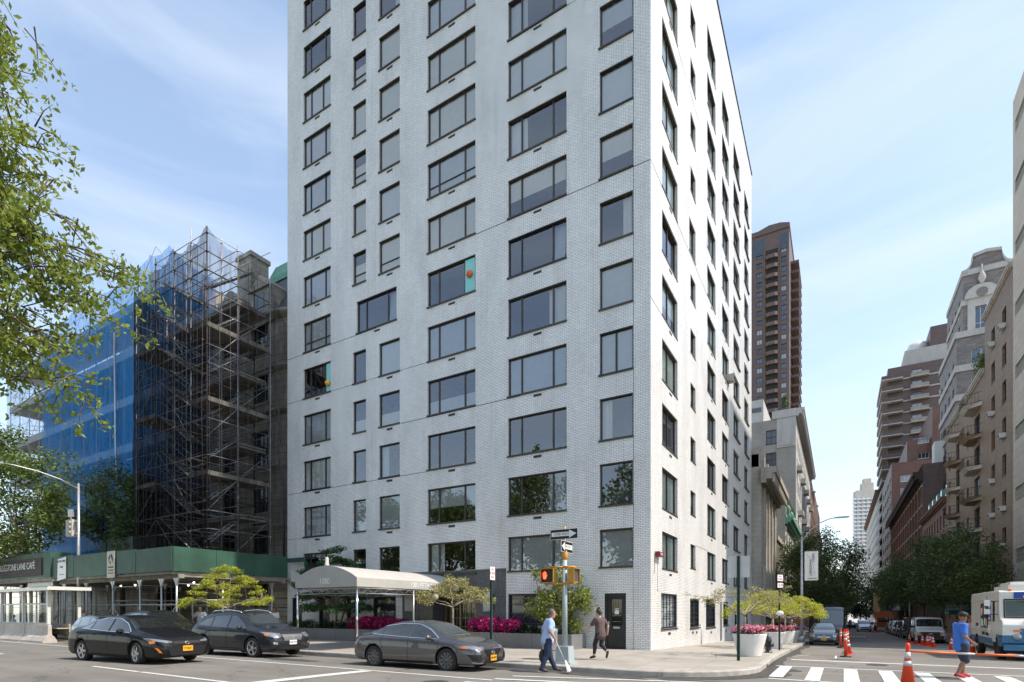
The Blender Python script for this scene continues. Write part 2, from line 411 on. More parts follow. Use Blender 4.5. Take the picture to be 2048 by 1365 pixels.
pbr('plate_orange', (.78,.36,.02), .5, var=0)
pbr('plate_white', (.72,.73,.75), .5, var=0)
pbr('crane_tan', (.42,.32,.14), .5, var=.1)
pbr('cone_orange', (.82,.07,.02), .45, var=.05, stain=.1)
pbr('bar_orange', (.85,.15,.03), .45, var=.05)
pbr('reflective', (.62,.62,.63), .35, metal=.2, var=.12)
pbr('planter_white', (.68,.66,.62), .6, var=.04, stain=.06)
pbr('soil', (.05,.035,.025), .95, var=.3)
pbr('bark', (.12,.09,.07), .9, var=.3, nscale=6, bump=.5)
pbr('bark_pale', (.30,.26,.21), .9, var=.3, nscale=9, bump=.4)
pbr('door_brass', (.28,.22,.14), .35, metal=.7, var=.1)
pbr('door_glass', (.015,.015,.015), .05, var=0, coat=1.)
pbr('wall_lamp', (.50,.53,.52), .3, var=.1)
pbr('skin_tan', (.42,.22,.14), .55, var=.06)
pbr('skin_light', (.58,.36,.28), .55, var=.06)
pbr('skin_brown', (.26,.125,.075), .5, var=.06)
pbr('hair_dark', (.025,.017,.013), .6, var=.2)
pbr('hair_grey', (.10,.09,.085), .6, var=.3)
pbr('shirt_lightblue', (.36,.47,.68), .85, var=.07, nscale=6, bump=1., bscale=7)
pbr('trousers_navy', (.020,.032,.075), .85, var=.1, bump=1., bscale=7)
pbr('tee_brown', (.105,.070,.066), .9, var=.08, bump=1., bscale=7)
pbr('leggings_black', (.018,.016,.018), .8, var=.1)
pbr('tee_blue', (.035,.15,.52), .85, var=.08, bump=1., bscale=7)
pbr('shorts_slate', (.028,.036,.055), .85, var=.1)
pbr('cap_black', (.015,.012,.012), .7)
pbr('shoe_red', (.42,.02,.03), .6, var=.1)
pbr('shoe_dark', (.05,.04,.03), .6, var=.2)
pbr('shirt_lilac', (.33,.25,.36), .9, var=.1)
pbr('shirt_pale', (.42,.44,.50), .9, var=.1)
pbr('straw', (.45,.33,.22), .9, var=.1)
pbr('bag_black', (.03,.03,.03), .5, var=.2)
pbr('pan_grey', (.45,.46,.46), .5, var=.05)
pbr('paint_white', (.60,.60,.57), .7, var=.12, nscale=12, stain=.15)
pbr('hydrant', (.035,.042,.045), .4, var=.2)
pbr('glass_block', (.20,.25,.21), .25, var=.25, nscale=5)
pbr('win_dark', (.035,.045,.06), .06, var=.3, nscale=.7, spec=.8, coat=.5)
pbr('win_blue', (.07,.11,.18), .08, var=.3, nscale=.7, spec=.8, coat=.5)
pbr('win_pale', (.36,.40,.44), .15, var=.15, nscale=.8, spec=.8)
pbr('wood_fence', (.5,.45,.38), .8)
pbr('tarp_blue', (.02,.10,.30), .6, var=.2)
pbr('white_bag', (.75,.75,.75), .5)
glassmat('window_glass', (.93,.97,1.), refl=.15, trans=.97, boost=.85)
glassmat('window_glass_lit', (.84,.95,.91), refl=.20, trans=.97, boost=.8)
glassmat('car_glass', (.32,.38,.36), refl=.12, trans=.8, boost=.9)
glassmat('car_glass_dark', (.10,.11,.12), refl=.10, trans=.7, boost=.9)
glassmat('acrylic', (.85,.9,.92), refl=.06, boost=.4)
netmat('net_blue', (.04,.38,.92), .52, scale=3, amp=.14)
netmat('net_black', (.012,.011,.013), .56, scale=5, amp=.16)
netmat('net_black_thin', (.012,.011,.013), .30, scale=5, amp=.12)
leafmat('leaf_near', (.13,.20,.035), (.37,.43,.08), (.55,.34,.08), scale=3.5, trans=.5)
leafmat('leaf_mid', (.05,.10,.02), (.20,.26,.06), scale=.9, trans=.35)
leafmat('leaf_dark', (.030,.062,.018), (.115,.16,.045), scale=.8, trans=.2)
leafmat('leaf_dogwood', (.03,.085,.03), (.09,.18,.055), scale=1.2, trans=.3)
leafmat('leaf_yellow', (.24,.30,.03), (.58,.56,.07), scale=3, trans=.4)
leafmat('leaf_pale', (.16,.16,.05), (.46,.42,.17), (.48,.26,.12), scale=4, trans=.3)
leafmat('leaf_bush', (.07,.11,.025), (.34,.37,.08), scale=3, trans=.3)
leafmat('leaf_hedge', (.012,.035,.010), (.04,.09,.025), scale=3, trans=.2)
leafmat('leaf_orange', (.25,.07,.015), (.45,.16,.03), scale=3, trans=.3)
leafmat('petal_magenta', (.38,.006,.10), (.62,.03,.24), (.82,.50,.80), scale=9, trans=.3)
leafmat('petal_pink', (.72,.08,.22), (.90,.50,.58), (.90,.86,.84), scale=17, trans=.3)
leafmat('leaf_variegated', (.10,.17,.05), (.55,.55,.28), scale=7, trans=.3)
leafmat('grass', (.08,.10,.03), (.28,.27,.10), scale=6, trans=.3)
# ------------------------------------------------------------------ camera, light, sky
cam = bpy.data.cameras.new('camera'); co = bpy.data.objects.new('camera', cam); C.objects.link(co)
co.location = (6.44, -21.55, 1.75); co.rotation_euler = (PI/2, 0, math.atan2(.5135, .858))
cam.sensor_width = 36; cam.lens = 36*1091/2048; cam.shift_y = (1221-682.5)/2048; cam.clip_end = 5000
scene.camera = co
EL = math.radians(54); AZ = math.atan2(.987, .163)          # sun bearing measured from +Y towards +X
sd = Vector((math.cos(EL)*math.sin(AZ), math.cos(EL)*math.cos(AZ), math.sin(EL)))
sl = bpy.data.lights.new('sun', 'SUN'); sl.energy = 2.7; sl.angle = math.radians(.5); sl.color = (1, .94, .86)
so = bpy.data.objects.new('sun', sl); C.objects.link(so); so.rotation_euler = sd.to_track_quat('Z', 'Y').to_euler()
w = bpy.data.worlds.new('World'); scene.world = w; w.use_nodes = True
nt = w.node_tree; nt.nodes.clear()
wo = nt.nodes.new('ShaderNodeOutputWorld'); bg = nt.nodes.new('ShaderNodeBackground')
sk = nt.nodes.new('ShaderNodeTexSky'); sk.sky_type = 'NISHITA'; sk.sun_disc = False; sk.sun_elevation = EL; sk.sun_rotation = AZ
sk.air_density = 1.1; sk.dust_density = .7; sk.ozone_density = 1.2
bg.inputs[1].default_value = .15
tc = nt.nodes.new('ShaderNodeTexCoord')
mp = nt.nodes.new('ShaderNodeMapping'); mp.inputs['Scale'].default_value = (1.1, 1.6, 5.5); mp.inputs['Rotation'].default_value = (.12, .25, .4)
nz = nt.nodes.new('ShaderNodeTexNoise'); nz.inputs['Scale'].default_value = 1.5; nz.inputs['Detail'].default_value = 9; nz.inputs['Roughness'].default_value = .55; nz.inputs['Distortion'].default_value = .6
cr = nt.nodes.new('ShaderNodeMapRange'); cr.inputs[1].default_value = .36; cr.inputs[2].default_value = .70; cr.inputs[3].default_value = .14; cr.inputs[4].default_value = .62
mx = nt.nodes.new('ShaderNodeMix'); mx.data_type = 'RGBA'; mx.inputs[7].default_value = (3.0, 3.5, 4.15, 1)
L(nt, tc.outputs['Generated'], mp.inputs[0]); L(nt, mp.outputs[0], nz.inputs['Vector']); L(nt, nz.outputs[0], cr.inputs[0])
L(nt, cr.outputs[0], mx.inputs[0]); L(nt, sk.outputs[0], mx.inputs[6]); L(nt, mx.outputs[2], bg.inputs[0]); L(nt, bg.outputs[0], wo.inputs[0])
scene.view_settings.use_white_balance = True; scene.view_settings.white_balance_temperature = 6900; scene.view_settings.white_balance_tint = 10
scene.view_settings.view_transform = 'Standard'; scene.view_settings.look = 'None'
scene.view_settings.exposure = 1.04; scene.view_settings.gamma = 1
scene.render.engine = 'CYCLES'; scene.cycles.max_bounces = 8; scene.cycles.transparent_max_bounces = 16
scene.cycles.caustics_reflective = False; scene.cycles.caustics_refractive = False

# ------------------------------------------------------------------ ground
def RZ(y):
    if -24.45 < y < -7.35: return .17*(1-((y+15.9)/8.55)**2)      # the avenue is crowned
    if y <= 0: return 0.
    if y < 32: return -.027*y
    return -.864-.014*(y-32)
def roadmat():
    m, nt, out = newmat('road_asphalt'); b = N(nt, 'ShaderNodeBsdfPrincipled'); b.inputs['Roughness'].default_value = .9; b.inputs['Specular IOR Level'].default_value = .25
    tc = N(nt, 'ShaderNodeTexCoord')
    def noise(sc, det, vec=None, rough=.5):
        n = N(nt, 'ShaderNodeTexNoise'); n.inputs['Scale'].default_value = sc; n.inputs['Detail'].default_value = det; n.inputs['Roughness'].default_value = rough
        L(nt, vec or tc.outputs['Object'], n.inputs['Vector']); return n
    def rng(n, a, b_, lo, hi):
        r = N(nt, 'ShaderNodeMapRange'); r.inputs[1].default_value = a; r.inputs[2].default_value = b_; r.inputs[3].default_value = lo; r.inputs[4].default_value = hi
        L(nt, n.outputs[0], r.inputs[0]); return r
    def mul(a, b_):
        m_ = N(nt, 'ShaderNodeMath', operation='MULTIPLY'); L(nt, a.outputs[0], m_.inputs[0]); L(nt, b_.outputs[0], m_.inputs[1]); return m_
    mp = N(nt, 'ShaderNodeMapping'); mp.inputs['Scale'].default_value = (.12, 1.4, 1); L(nt, tc.outputs['Object'], mp.inputs[0])
    a = rng(noise(.35, 6), .35, .7, 1.08, .80)
    c = rng(noise(1.3, 5, mp.outputs[0]), .35, .65, .93, 1.08)
    d = rng(noise(70, 2), .3, .7, .80, 1.2)
    e = rng(noise(2.2, 8, rough=.75), .62, .68, 1., .68)
    vo = N(nt, 'ShaderNodeTexVoronoi', feature='DISTANCE_TO_EDGE'); vo.inputs['Scale'].default_value = .22
    nd = noise(1.5, 4); va = N(nt, 'ShaderNodeVectorMath', operation='MULTIPLY_ADD'); L(nt, nd.outputs['Color'], va.inputs[0]); va.inputs[1].default_value = (1.1, 1.1, 0); L(nt, tc.outputs['Object'], va.inputs[2]); L(nt, va.outputs[0], vo.inputs['Vector'])
    ck = rng(vo, 0, .006, .55, 1.)
    t = mul(mul(mul(a, c), mul(d, e)), ck)
    v = N(nt, 'ShaderNodeVectorMath', operation='SCALE'); v.inputs[0].default_value = (.185, .172, .155); L(nt, t.outputs[0], v.inputs['Scale'])
    L(nt, v.outputs[0], b.inputs['Base Color'])
    bp = N(nt, 'ShaderNodeBump'); bp.inputs['Strength'].default_value = .5; bp.inputs['Distance'].default_value = .01; L(nt, noise(90, 3).outputs[0], bp.inputs['Height']); L(nt, bp.outputs[0], b.inputs['Normal'])
    L(nt, b.outputs[0], out.inputs[0])
roadmat()
def flagmat():
    m, nt, out = newmat('sidewalk_concrete'); b = N(nt, 'ShaderNodeBsdfPrincipled'); b.inputs['Roughness'].default_value = .85; b.inputs['Specular IOR Level'].default_value = .3
    tc = N(nt, 'ShaderNodeTexCoord'); br = N(nt, 'ShaderNodeTexBrick'); br.offset = 0
    br.inputs['Color1'].default_value = (.37, .335, .29, 1); br.inputs['Color2'].default_value = (.335, .305, .265, 1); br.inputs['Mortar'].default_value = (.20, .18, .155, 1)
    br.inputs['Scale'].default_value = 1; br.inputs['Brick Width'].default_value = 1.52; br.inputs['Row Height'].default_value = 1.52; br.inputs['Mortar Size'].default_value = .010
    L(nt, tc.outputs['Object'], br.inputs['Vector'])
    n = N(nt, 'ShaderNodeTexNoise'); n.inputs['Scale'].default_value = .7; n.inputs['Detail'].default_value = 9; n.inputs['Roughness'].default_value = .7; L(nt, tc.outputs['Object'], n.inputs['Vector'])
    r = N(nt, 'ShaderNodeMapRange'); r.inputs[1].default_value = .35; r.inputs[2].default_value = .72; r.inputs[3].default_value = 1.1; r.inputs[4].default_value = .78; L(nt, n.outputs[0], r.inputs[0])
    n2 = N(nt, 'ShaderNodeTexVoronoi'); n2.inputs['Scale'].default_value = 2.6; L(nt, tc.outputs['Object'], n2.inputs['Vector'])
    r2 = N(nt, 'ShaderNodeMapRange'); r2.inputs[1].default_value = .03; r2.inputs[2].default_value = .06; r2.inputs[3].default_value = .65; r2.inputs[4].default_value = 1; L(nt, n2.outputs['Distance'], r2.inputs[0])
    mu = N(nt, 'ShaderNodeMath', operation='MULTIPLY'); L(nt, r.outputs[0], mu.inputs[0]); L(nt, r2.outputs[0], mu.inputs[1])
    v = N(nt, 'ShaderNodeVectorMath', operation='SCALE'); L(nt, br.outputs[0], v.inputs[0]); L(nt, mu.outputs[0], v.inputs['Scale']); L(nt, v.outputs[0], b.inputs['Base Color'])
    L(nt, b.outputs[0], out.inputs[0])
flagmat()
pbr('kerb_stone', (.40, .37, .33), .8, var=.15, nscale=5, stain=.3)
pbr('gutter_dirt', (.055, .050, .045), .9, var=.35, nscale=4)
pbr('earth', (.07, .09, .03), .95, var=.3, nscale=.3)
pbr('yellow_line', (.6, .38, .05), .7, var=.1)
m = MB(); m.box(-1500, 1500, -1500, 1500, -7.9, -7.5); struct(m.build('ground', 'concrete'))
# fifth avenue
KY = -7.35; KX = 4.55
m = MB(); m.grid([[(x, -24.5+17.2*i/24, RZ(-24.5+17.2*i/24)) for i in range(25)] for x in (-420, 420)], True); struct(m.build('avenue_road', 'road_asphalt'))
m = MB(); m.box(-420, 420, -29, -24.5, -.5, .15); struct(m.build('park_sidewalk', 'sidewalk_concrete'))
m = MB(); m.box(-420, 420, -300, -29, -.5, .13); struct(m.build('park_lawn', 'earth'))
ys = [KY+.05, -5, -3, 0] + [i*2 for i in range(1, 16)] + [32, 60, 100, 160, 240, 400]
m = MB(); x0s, x1s = -.5, 16.5
rows = [[(x0s if y > -3 else 0, y, RZ(y)), (16.5, y, RZ(y))] for y in ys]
m.grid(rows, False); struct(m.build('side_street_road', 'road_asphalt'))
# sidewalks (slab with top following the grade)
def slab(name, pts_rows, mat):
    """rows of (xl, xr, y)"""
    mm = MB(); T = [[(a, y, RZ(y)+.15), (b, y, RZ(y)+.15)] for a, b, y in pts_rows]
    B = [[(a, y, -8), (b, y, -8)] for a, b, y in pts_rows]
    mm.grid(T, False)
    for i in range(len(T)-1):
        mm.quad(T[i][1], B[i][1], B[i+1][1], T[i+1][1]); mm.quad(T[i][0], B[i][0], B[i+1][0], T[i+1][0])
    mm.quad(T[0][0], T[0][1], B[0][1], B[0][0])
    return struct(mm.build(name, mat))
R0 = 2.9; arc = [(KX-R0+R0*math.sin(a), KY+R0-R0*math.cos(a)) for a in [PI/2*i/12 for i in range(13)]]
yy = [0] + [i*2 for i in range(1, 16)] + [32, 60, 100, 160, 240, 400]
slab('corner_sidewalk', [(-420, x-.16 if i else x, y + (.16 if i == 0 else 0)) for i, (x, y) in enumerate(arc)] + [(-420, KX-.16, y) for y in yy], 'sidewalk_concrete')
def kerb(name, path, inward, wid=.17):
    """kerb stones along a path; inward = function giving the inner point"""
    mm = MB(); rows = []
    for i, (x, y) in enumerate(path):
        ix, iy = inward(i); z = RZ(y)
        rows.append([(x, y, z-.15), (x, y, z+.125), (x+(ix-x)*.12, y+(iy-y)*.12, z+.154), (ix, iy, z+.154), (ix, iy, z+.0)])
    mm.grid(rows, False); return struct(mm.build(name, 'kerb_stone'))
path = [(-420, KY), (-40, KY), (-10, KY)] + arc + [(KX, y) for y in yy]
def inw(i):
    if i < 3: return (path[i][0], KY+.17)
    if i < 3+len(arc):
        a = PI/2*(i-3)/12; return (KX-R0+(R0-.17)*math.sin(a), KY+R0-(R0-.17)*math.cos(a))
    return (KX-.17, path[i][1])
kerb('kerb', path, inw)
KX2 = 13.9; arc2 = [(KX2+R0-R0*math.sin(a), KY+R0-R0*math.cos(a)) for a in [PI/2*i/12 for i in range(13)]]
slab('south_sidewalk', [(x+(.16 if i else 0), 420, y+(.16 if i == 0 else 0)) for i, (x, y) in enumerate(arc2)] + [(KX2+.16, 420, y) for y in yy], 'sidewalk_concrete')
path2 = [(420, KY), (40, KY)] + arc2 + [(KX2, y) for y in yy]
def inw2(i):
    if i < 2: return (path2[i][0], KY+.17)
    if i < 2+len(arc2):
        a = PI/2*(i-2)/12; return (KX2+R0-(R0-.17)*math.sin(a), KY+R0-(R0-.17)*math.cos(a))
    return (KX2+.17, path2[i][1])
kerb('kerb', path2, inw2)
# dirty gutter strip hugging the kerb
m = MB(); rows = []
g = random.Random(3)
for i, (x, y) in enumerate(path[1:-5]):
    pass
def gutter(pp, side):
    mm = MB(); rows = []
    dense = []
    for i in range(len(pp)-1):
        a, b = Vector(pp[i]), Vector(pp[i+1]); n_ = max(1, int((b-a).length/.5))
        for k in range(n_): dense.append((a.lerp(b, k/n_), (b-a).normalized()))
    for p, d in dense:
        nn = Vector((d.y, -d.x))*side; w_ = .36+.10*math.sin(p.x*.9+p.y*.7)+.05*math.sin(p.x*3.1+p.y*2.3)
        if -.2 < p.x < 5 and p.y < -3: w_ += .25+.1*math.sin(p.x*2.)
        q = p+nn*w_; p2 = p-nn*.02
        rows.append([(p2.x, p2.y, RZ(p2.y)+.005), (q.x, q.y, RZ(q.y)+.005)])
    mm.grid(rows, False); return mm
struct(gutter([(-40, KY), (-10, KY)] + arc + [(KX, y) for y in (2, 10, 20)], 1).build('gutter_dirt', 'gutter_dirt'))
# painted markings
def mark(name, pts, mat='paint_white'):
    mm = MB(); mm.add([(x, y, RZ(y)+.009) for x, y in pts], [tuple(range(len(pts)))]); return struct(mm.build(name, mat))
def stripe(name, a, b, w_, n=1, mat='paint_white'):
    a, b = Vector(a), Vector(b); d = (b-a).normalized(); nn = Vector((-d.y, d.x))*w_/2
    mm = MB(); rows = []; K = max(2, int((b-a).length/.25)); gg = random.Random(int(a.x*100+b.y*10))
    for i in range(K+1):
        p = a.lerp(b, i/K); e = 1+gg.uniform(-.04, .02)
        q, r = p+nn*e, p-nn*(1+gg.uniform(-.04, .02)); rows.append([(q.x, q.y, RZ(q.y)+.009), (r.x, r.y, RZ(r.y)+.009)])
    mm.grid(rows, False); return struct(mm.build(name, mat))
for a, b in (((-60, -14.1), (-51, -14.1)), ((-47.5, -14.1), (-38, -14.1)), ((-34.5, -14.1), (-19.4, -14.1)), ((-11.6, -14.42), (-8.97, -14.46)), ((-8.83, -14.46), (-4.6, -14.5))): stripe('lane_line', a, b, .12)
stripe('parking_line', (-60, -10.5), (-.5, -10.85), .13)
stripe('stop_line', (-4.4, -24.2), (-4.45, -10.95), .40)
stripe('crosswalk_bar', (-.63, -9.7), (4.6, -7.75), .17)
stripe('crosswalk_bar', (-.62, -10.55), (4.8, -9.3), .20)
stripe('crosswalk_bar', (-.8, -11.6), (4.8, -10.8), .3)
stripe('crosswalk_bar', (-.9, -12.9), (4.8, -12.3), .3)
stripe('crosswalk_line', (4.75, -2.55), (13.5, -2.15), .14)
stripe('crosswalk_line', (4.9, -6.2), (13.5, -6.6), .14)
for i in range(11):
    x = 5.05+.845*i; stripe('crosswalk_bar', (x, -2.62), (x-.02, -5.75 if i == 0 else -6.4), .34)
stripe('stop_line', (5.0, .1), (13.6, .3), .36)
stripe('edge_mark', (6.35, 2.1), (6.35, 4.3), .07); stripe('edge_mark', (4.9, 2.5), (5.4, 4.3), .06)
for i in range(5): stripe('street_arrow', (7.6+i*.3, 46), (7.55+i*.3, 48.5), .16)
pbr('lid_iron', (.10, .095, .09), .7, metal=.2, var=.3)
pbr('tar_patch', (.060, .057, .054), .9, var=.35, nscale=3)
def blot(name, cx, cy, rx, ry, seed, mat='tar_patch', up=.007):
    gg = random.Random(seed); n = 26; ph = [gg.uniform(.7, 1.25) for _ in range(n)]; ph = [(ph[i-1]+ph[i]+ph[(i+1) % n])/3 for i in range(n)]
    mm = MB(); P_ = [(cx+rx*ph[i]*math.cos(2*PI*i/n), cy+ry*ph[i]*math.sin(2*PI*i/n)) for i in range(n)]
    mm.add([(cx, cy, RZ(cy)+up)]+[(x, y, RZ(y)+up) for x, y in P_], [(0, 1+i, 1+(i+1) % n) for i in range(n)]); return struct(mm.build(name, mat))
for a in ((4.95, -5.2, .42, .8, 1), (5.2, -3.9, .3, .5, 2), (3.6, -7.9, 1.0, .35, 3), (1.2, -8.1, 1.3, .28, 4), (-2.6, -7.95, 1.6, .3, 5), (6.6, 1.6, .5, .25, 6), (8.9, -3.8, .5, .3, 7), (-9.5, -9.6, 1.4, .4, 8), (-4.5, -9.0, 1.6, .6, 9), (-14., -8.9, 1.8, .6, 10)): blot('tar_patch', *a)
def lid(x, y, r, name='manhole_cover'):
    mm = MB(); mm.lathe([(r, 0.), (r, .012), (r*.93, .012), (r*.9, .006), (.0, .006)], n=28, smooth=False)
    for k in range(-3, 4):
        h = math.sqrt(max(0, (r*.8)**2-(k*r*.24)**2)); mm.box(-h, h, k*r*.24-.02, k*r*.24+.02, .006, .011)
    o = mm.build(name, 'lid_iron'); o.location = (x, y, RZ(y)); return o
tag(lid(7.5, -.6, .30), 'round iron manhole cover between the stop line and the crosswalk of the side street', 'manhole cover')
tag(lid(-1.35, -11.9, .30), 'iron manhole cover on the avenue at the bottom edge near the avenue crosswalk bars', 'manhole cover')
tag(lid(-10.9, -12.9, .26), 'flat dark utility cover in the avenue lane in front of the two parked black cars', 'manhole cover')
# ------------------------------------------------------------------ facade helpers
class Fac:
    """a vertical wall plane: u along it, z up, d inward"""
    def __init__(s, o, ang): s.o = Vector(o); s.ang = ang; s.u = Vector((math.cos(ang), math.sin(ang), 0)); s.i = Vector((-math.sin(ang), math.cos(ang), 0))
    def p(s, u, z, d=0.): return tuple(s.o + s.u*u + s.i*d + Vector((0, 0, z)))
    def wall(s, mb, u0, u1, z0, z1, rects, depth=.2, reveal=True, pad=()):
        us = sorted({u0, u1, *[r[0] for r in rects], *[r[1] for r in rects]}); zs = sorted({z0, z1, *[r[2] for r in rects], *[r[3] for r in rects]})
        us = [u for u in us if u0 <= u <= u1]; zs = [z for z in zs if z0 <= z <= z1]
        for i in range(len(us)-1):
            run = None
            for j in range(len(zs)-1):
                cu, cz = (us[i]+us[i+1])/2, (zs[j]+zs[j+1])/2
                hole = any(r[0] < cu < r[1] and r[2] < cz < r[3] for r in rects)
                if not hole:
                    if run is None: run = zs[j]
                if hole or j == len(zs)-2:
                    if run is not None:
                        top = zs[j] if hole else zs[j+1]
                        mb.quad(s.p(us[i], run), s.p(us[i+1], run), s.p(us[i+1], top), s.p(us[i], top)); run = None
        if reveal:
            for a, b, c, d in rects:
                mb.quad(s.p(a, c), s.p(a, d), s.p(a, d, depth), s.p(a, c, depth)); mb.quad(s.p(b, c), s.p(b, c, depth), s.p(b, d, depth), s.p(b, d))
                mb.quad(s.p(a, c), s.p(a, c, depth), s.p(b, c, depth), s.p(b, c)); mb.quad(s.p(a, d), s.p(b, d), s.p(b, d, depth), s.p(a, d, depth))
    def box(s, mb, u0, u1, z0, z1, d0, d1):
        v = [s.p(u, z, d) for z in (z0, z1) for u, d in ((u0, d0), (u1, d0), (u1, d1), (u0, d1))]
        mb.add(v, [(0,3,2,1),(4,5,6,7),(0,1,5,4),(1,2,6,5),(2,3,7,6),(3,0,4,7)])
# ------------------------------------------------------------------ white brick apartment house
bld = thing('apartment_building', 'tall white glazed brick apartment house on the street corner with grid of dark framed windows', 'building', (0, 0, 0))
FW = Fac((0, 0, 0), 0.); FS = Fac((0, 0, 0), PI/2)      # FW faces the avenue (u = x), FS faces the side street (u = y)
FH = 2.745; ZT = 5.12; TOP = 39.3
colsW = {'A': (-2.17, -.73), 'B': (-6.67, -3.70), 'C': (-11.45, -8.50), 'D': (-14.81, -13.33), 'd': (-16.79, -15.79), 'E': (-20.96, -18.60)}
patW = {'A': 'fnndbnhbhhbbb', 'B': 'fnnbnwhnbnhbb', 'C': 'nhnqbobgbbbbn', 'D': 'nbnqb gbbbbnb', 'd': 'nbnqn nbbbbnb', 'E': 'nbbbnybbbbbnn'}
patW['D'] = 'nbnqb-gbbbbnb'; patW['d'] = 'nbnqn-mbmbmnb'; patW['E'] = 'nbbvngbbbbbnn'
colsS = {'a': (1.66, 4.24), 'b': (6.84, 7.97), 'c': (10.97, 13.40), 'e': (15.62, 18.1), 'g': (20.05, 22.8), 'h': (25.26, 27.6)}
wins = []      # (facade, u0, u1, z0, z1, style, blind)
for c, (a, b) in colsW.items():
    for k in range(13):
        t = ZT+FH*k; z0 = t-(1.60 if k == 0 else 1.78)
        if c in 'Dd' and k == 5: continue
        wins.append(['W', a, b, z0, t, c, patW[c][k]])
wins.append(['W', -16.5, -13.55, ZT+FH*5-1.78, ZT+FH*5, 'B', 'w'])
rw = random.Random(5)
for c, (a, b) in colsS.items():
    for k in range(12):
        t = ZT+FH*k
        z0 = t-(1.24 if c == 'b' else (1.6 if k == 0 else 1.78))
        if c == 'b' and k == 6: a2, z0 = a-.25, t-1.7
        else: a2 = a
        wins.append(['S', a2, b, z0, t, c, rw.choice('nbbhvbnb')])
# ground floor openings
gW = [(-22.0, -21.1, 0.2, 2.5), (-19.6, -18.7, .2, 2.5), (-17.3, -16.4, 1.25, 2.5), (-15.25, -13.6, 1.15, 2.52), (-6.66, -4.1, 1.15, 2.50), (-1.95, -1.02, .17, 2.45)]
gS = [(1.5, 4.15, .95, 2.48), (6.75, 8.85, .85, 2.35), (10.6, 13.35, .75, 2.4), (14.9, 15.6, -.23, 2.3), (16.0, 17.9, .75, 2.3), (20.6, 21.6, .4, 2.1), (25.4, 27.3, .3, 2.1)]
ent = (-13.15, -6.78, .0, 3.66)
rW = [tuple(w_[1:5]) for w_ in wins if w_[0] == 'W' and w_[4] < TOP] + gW + [ent]
rS = [tuple(w_[1:5]) for w_ in wins if w_[0] == 'S' and w_[4] < TOP] + gS
m = MB()
FW.wall(m, -22.44, 0, -2, TOP, rW, .20); FS.wall(m, 0, 29.46, -2.5, TOP, rS, .20)
m.quad((-22.44, 0, -2), (-22.44, 29.46, -2), (-22.44, 29.46, TOP), (-22.44, 0, TOP))
m.quad((-22.44, 29.46, -2), (0, 29.46, -2), (0, 29.46, TOP), (-22.44, 29.46, TOP))
m.build('wall', 'white_brick', bld, norm=False)
m = MB(); m.box(-22.3, -.15, .15, 29.3, TOP-.7, TOP-.3); m.build('roof', 'concrete', bld)
m = MB(); m.box(-22.5, .06, -.06, .25, TOP-.02, TOP+.09); m.box(-.25, .06, .25, 29.5, TOP-.02, TOP+.09); m.build('parapet_cap', 'dark_metal', bld)
# interiors seen through the glass
def room_quads(m, F, a, b, c, d, rec=0.):
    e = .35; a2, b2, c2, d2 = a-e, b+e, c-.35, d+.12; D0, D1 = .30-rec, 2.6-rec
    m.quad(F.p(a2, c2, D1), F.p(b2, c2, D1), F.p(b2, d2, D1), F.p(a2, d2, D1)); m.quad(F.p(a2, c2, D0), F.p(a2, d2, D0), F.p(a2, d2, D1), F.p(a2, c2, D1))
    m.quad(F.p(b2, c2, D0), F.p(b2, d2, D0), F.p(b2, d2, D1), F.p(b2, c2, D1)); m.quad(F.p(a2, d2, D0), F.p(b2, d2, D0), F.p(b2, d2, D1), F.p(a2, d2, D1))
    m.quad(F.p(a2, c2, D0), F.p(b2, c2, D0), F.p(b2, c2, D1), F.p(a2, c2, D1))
# windows
GM = ['window_glass', 'window_glass']
cache = {}
def frame_mesh(W, H, mull, fm, grid=False, sill=.05):
    key = (round(W, 2), round(H, 2), tuple(mull), fm, grid)
    if key in cache: return cache[key]
    m = MB(); t = .060; d0, d1 = -.01, .07
    m.box(-W/2, -W/2+t, d0, d1, 0, H); m.box(W/2-t, W/2, d0, d1, 0, H)
    m.box(-W/2+t, W/2-t, d0, d1, 0, t); m.box(-W/2+t, W/2-t, d0, d1, H-t, H)
    for u in mull: m.box(u-.035, u+.035, d0+.006, d1-.006, t, H-t)
    if grid:
        xs = [-W/2+t, *mull, W/2-t]
        for i in range(len(xs)-1): m.box(xs[i]+.035*(i > 0), xs[i+1]-.035*(i < len(xs)-2), d0+.01, d1-.01, H*.33-.02, H*.33+.02)
    # projecting metal sill and head trim
    m.box(-W/2-.04, W/2+.02, -.15, -.012, -.03, .04)
    m.box(-W/2-.0, W/2+.0, -.085, -.012, H-.04, H-.002)
    cache[key] = m.mesh('window_frame', fm); return cache[key]
def glass_mesh(W, H, mat):
    key = ('g', round(W, 2), round(H, 2), mat)
    if key not in cache:
        m = MB(); m.quad((-W/2+.06, .03, .06), (W/2-.06, .03, .06), (W/2-.06, .03, H-.06), (-W/2+.06, .03, H-.06)); cache[key] = m.mesh('glass', mat, norm=False)
    return cache[key]
def blind_mesh(W, H, lo, hi, mat):
    key = ('b', round(W, 2), round(H, 2), lo, hi, mat)
    if key not in cache:
        m = MB(); K = 12; rows = []
        for z in (H*lo+.02, H*hi-.02): rows.append([(-W/2+.06+(W-.12)*i/K, .065+.010*math.sin(i*2.2), z) for i in range(K+1)])
        m.grid(rows); cache[key] = m.mesh('blind', mat, norm=False)
    return cache[key]
MULL = {'A': [], 'B': [-.27, .27], 'C': [-.27, .27], 'D': [], 'd': [], 'E': [-.27, .27], 'a': [.0], 'b': [], 'c': [.05], 'e': [.05], 'g': [.05], 'h': [.0]}
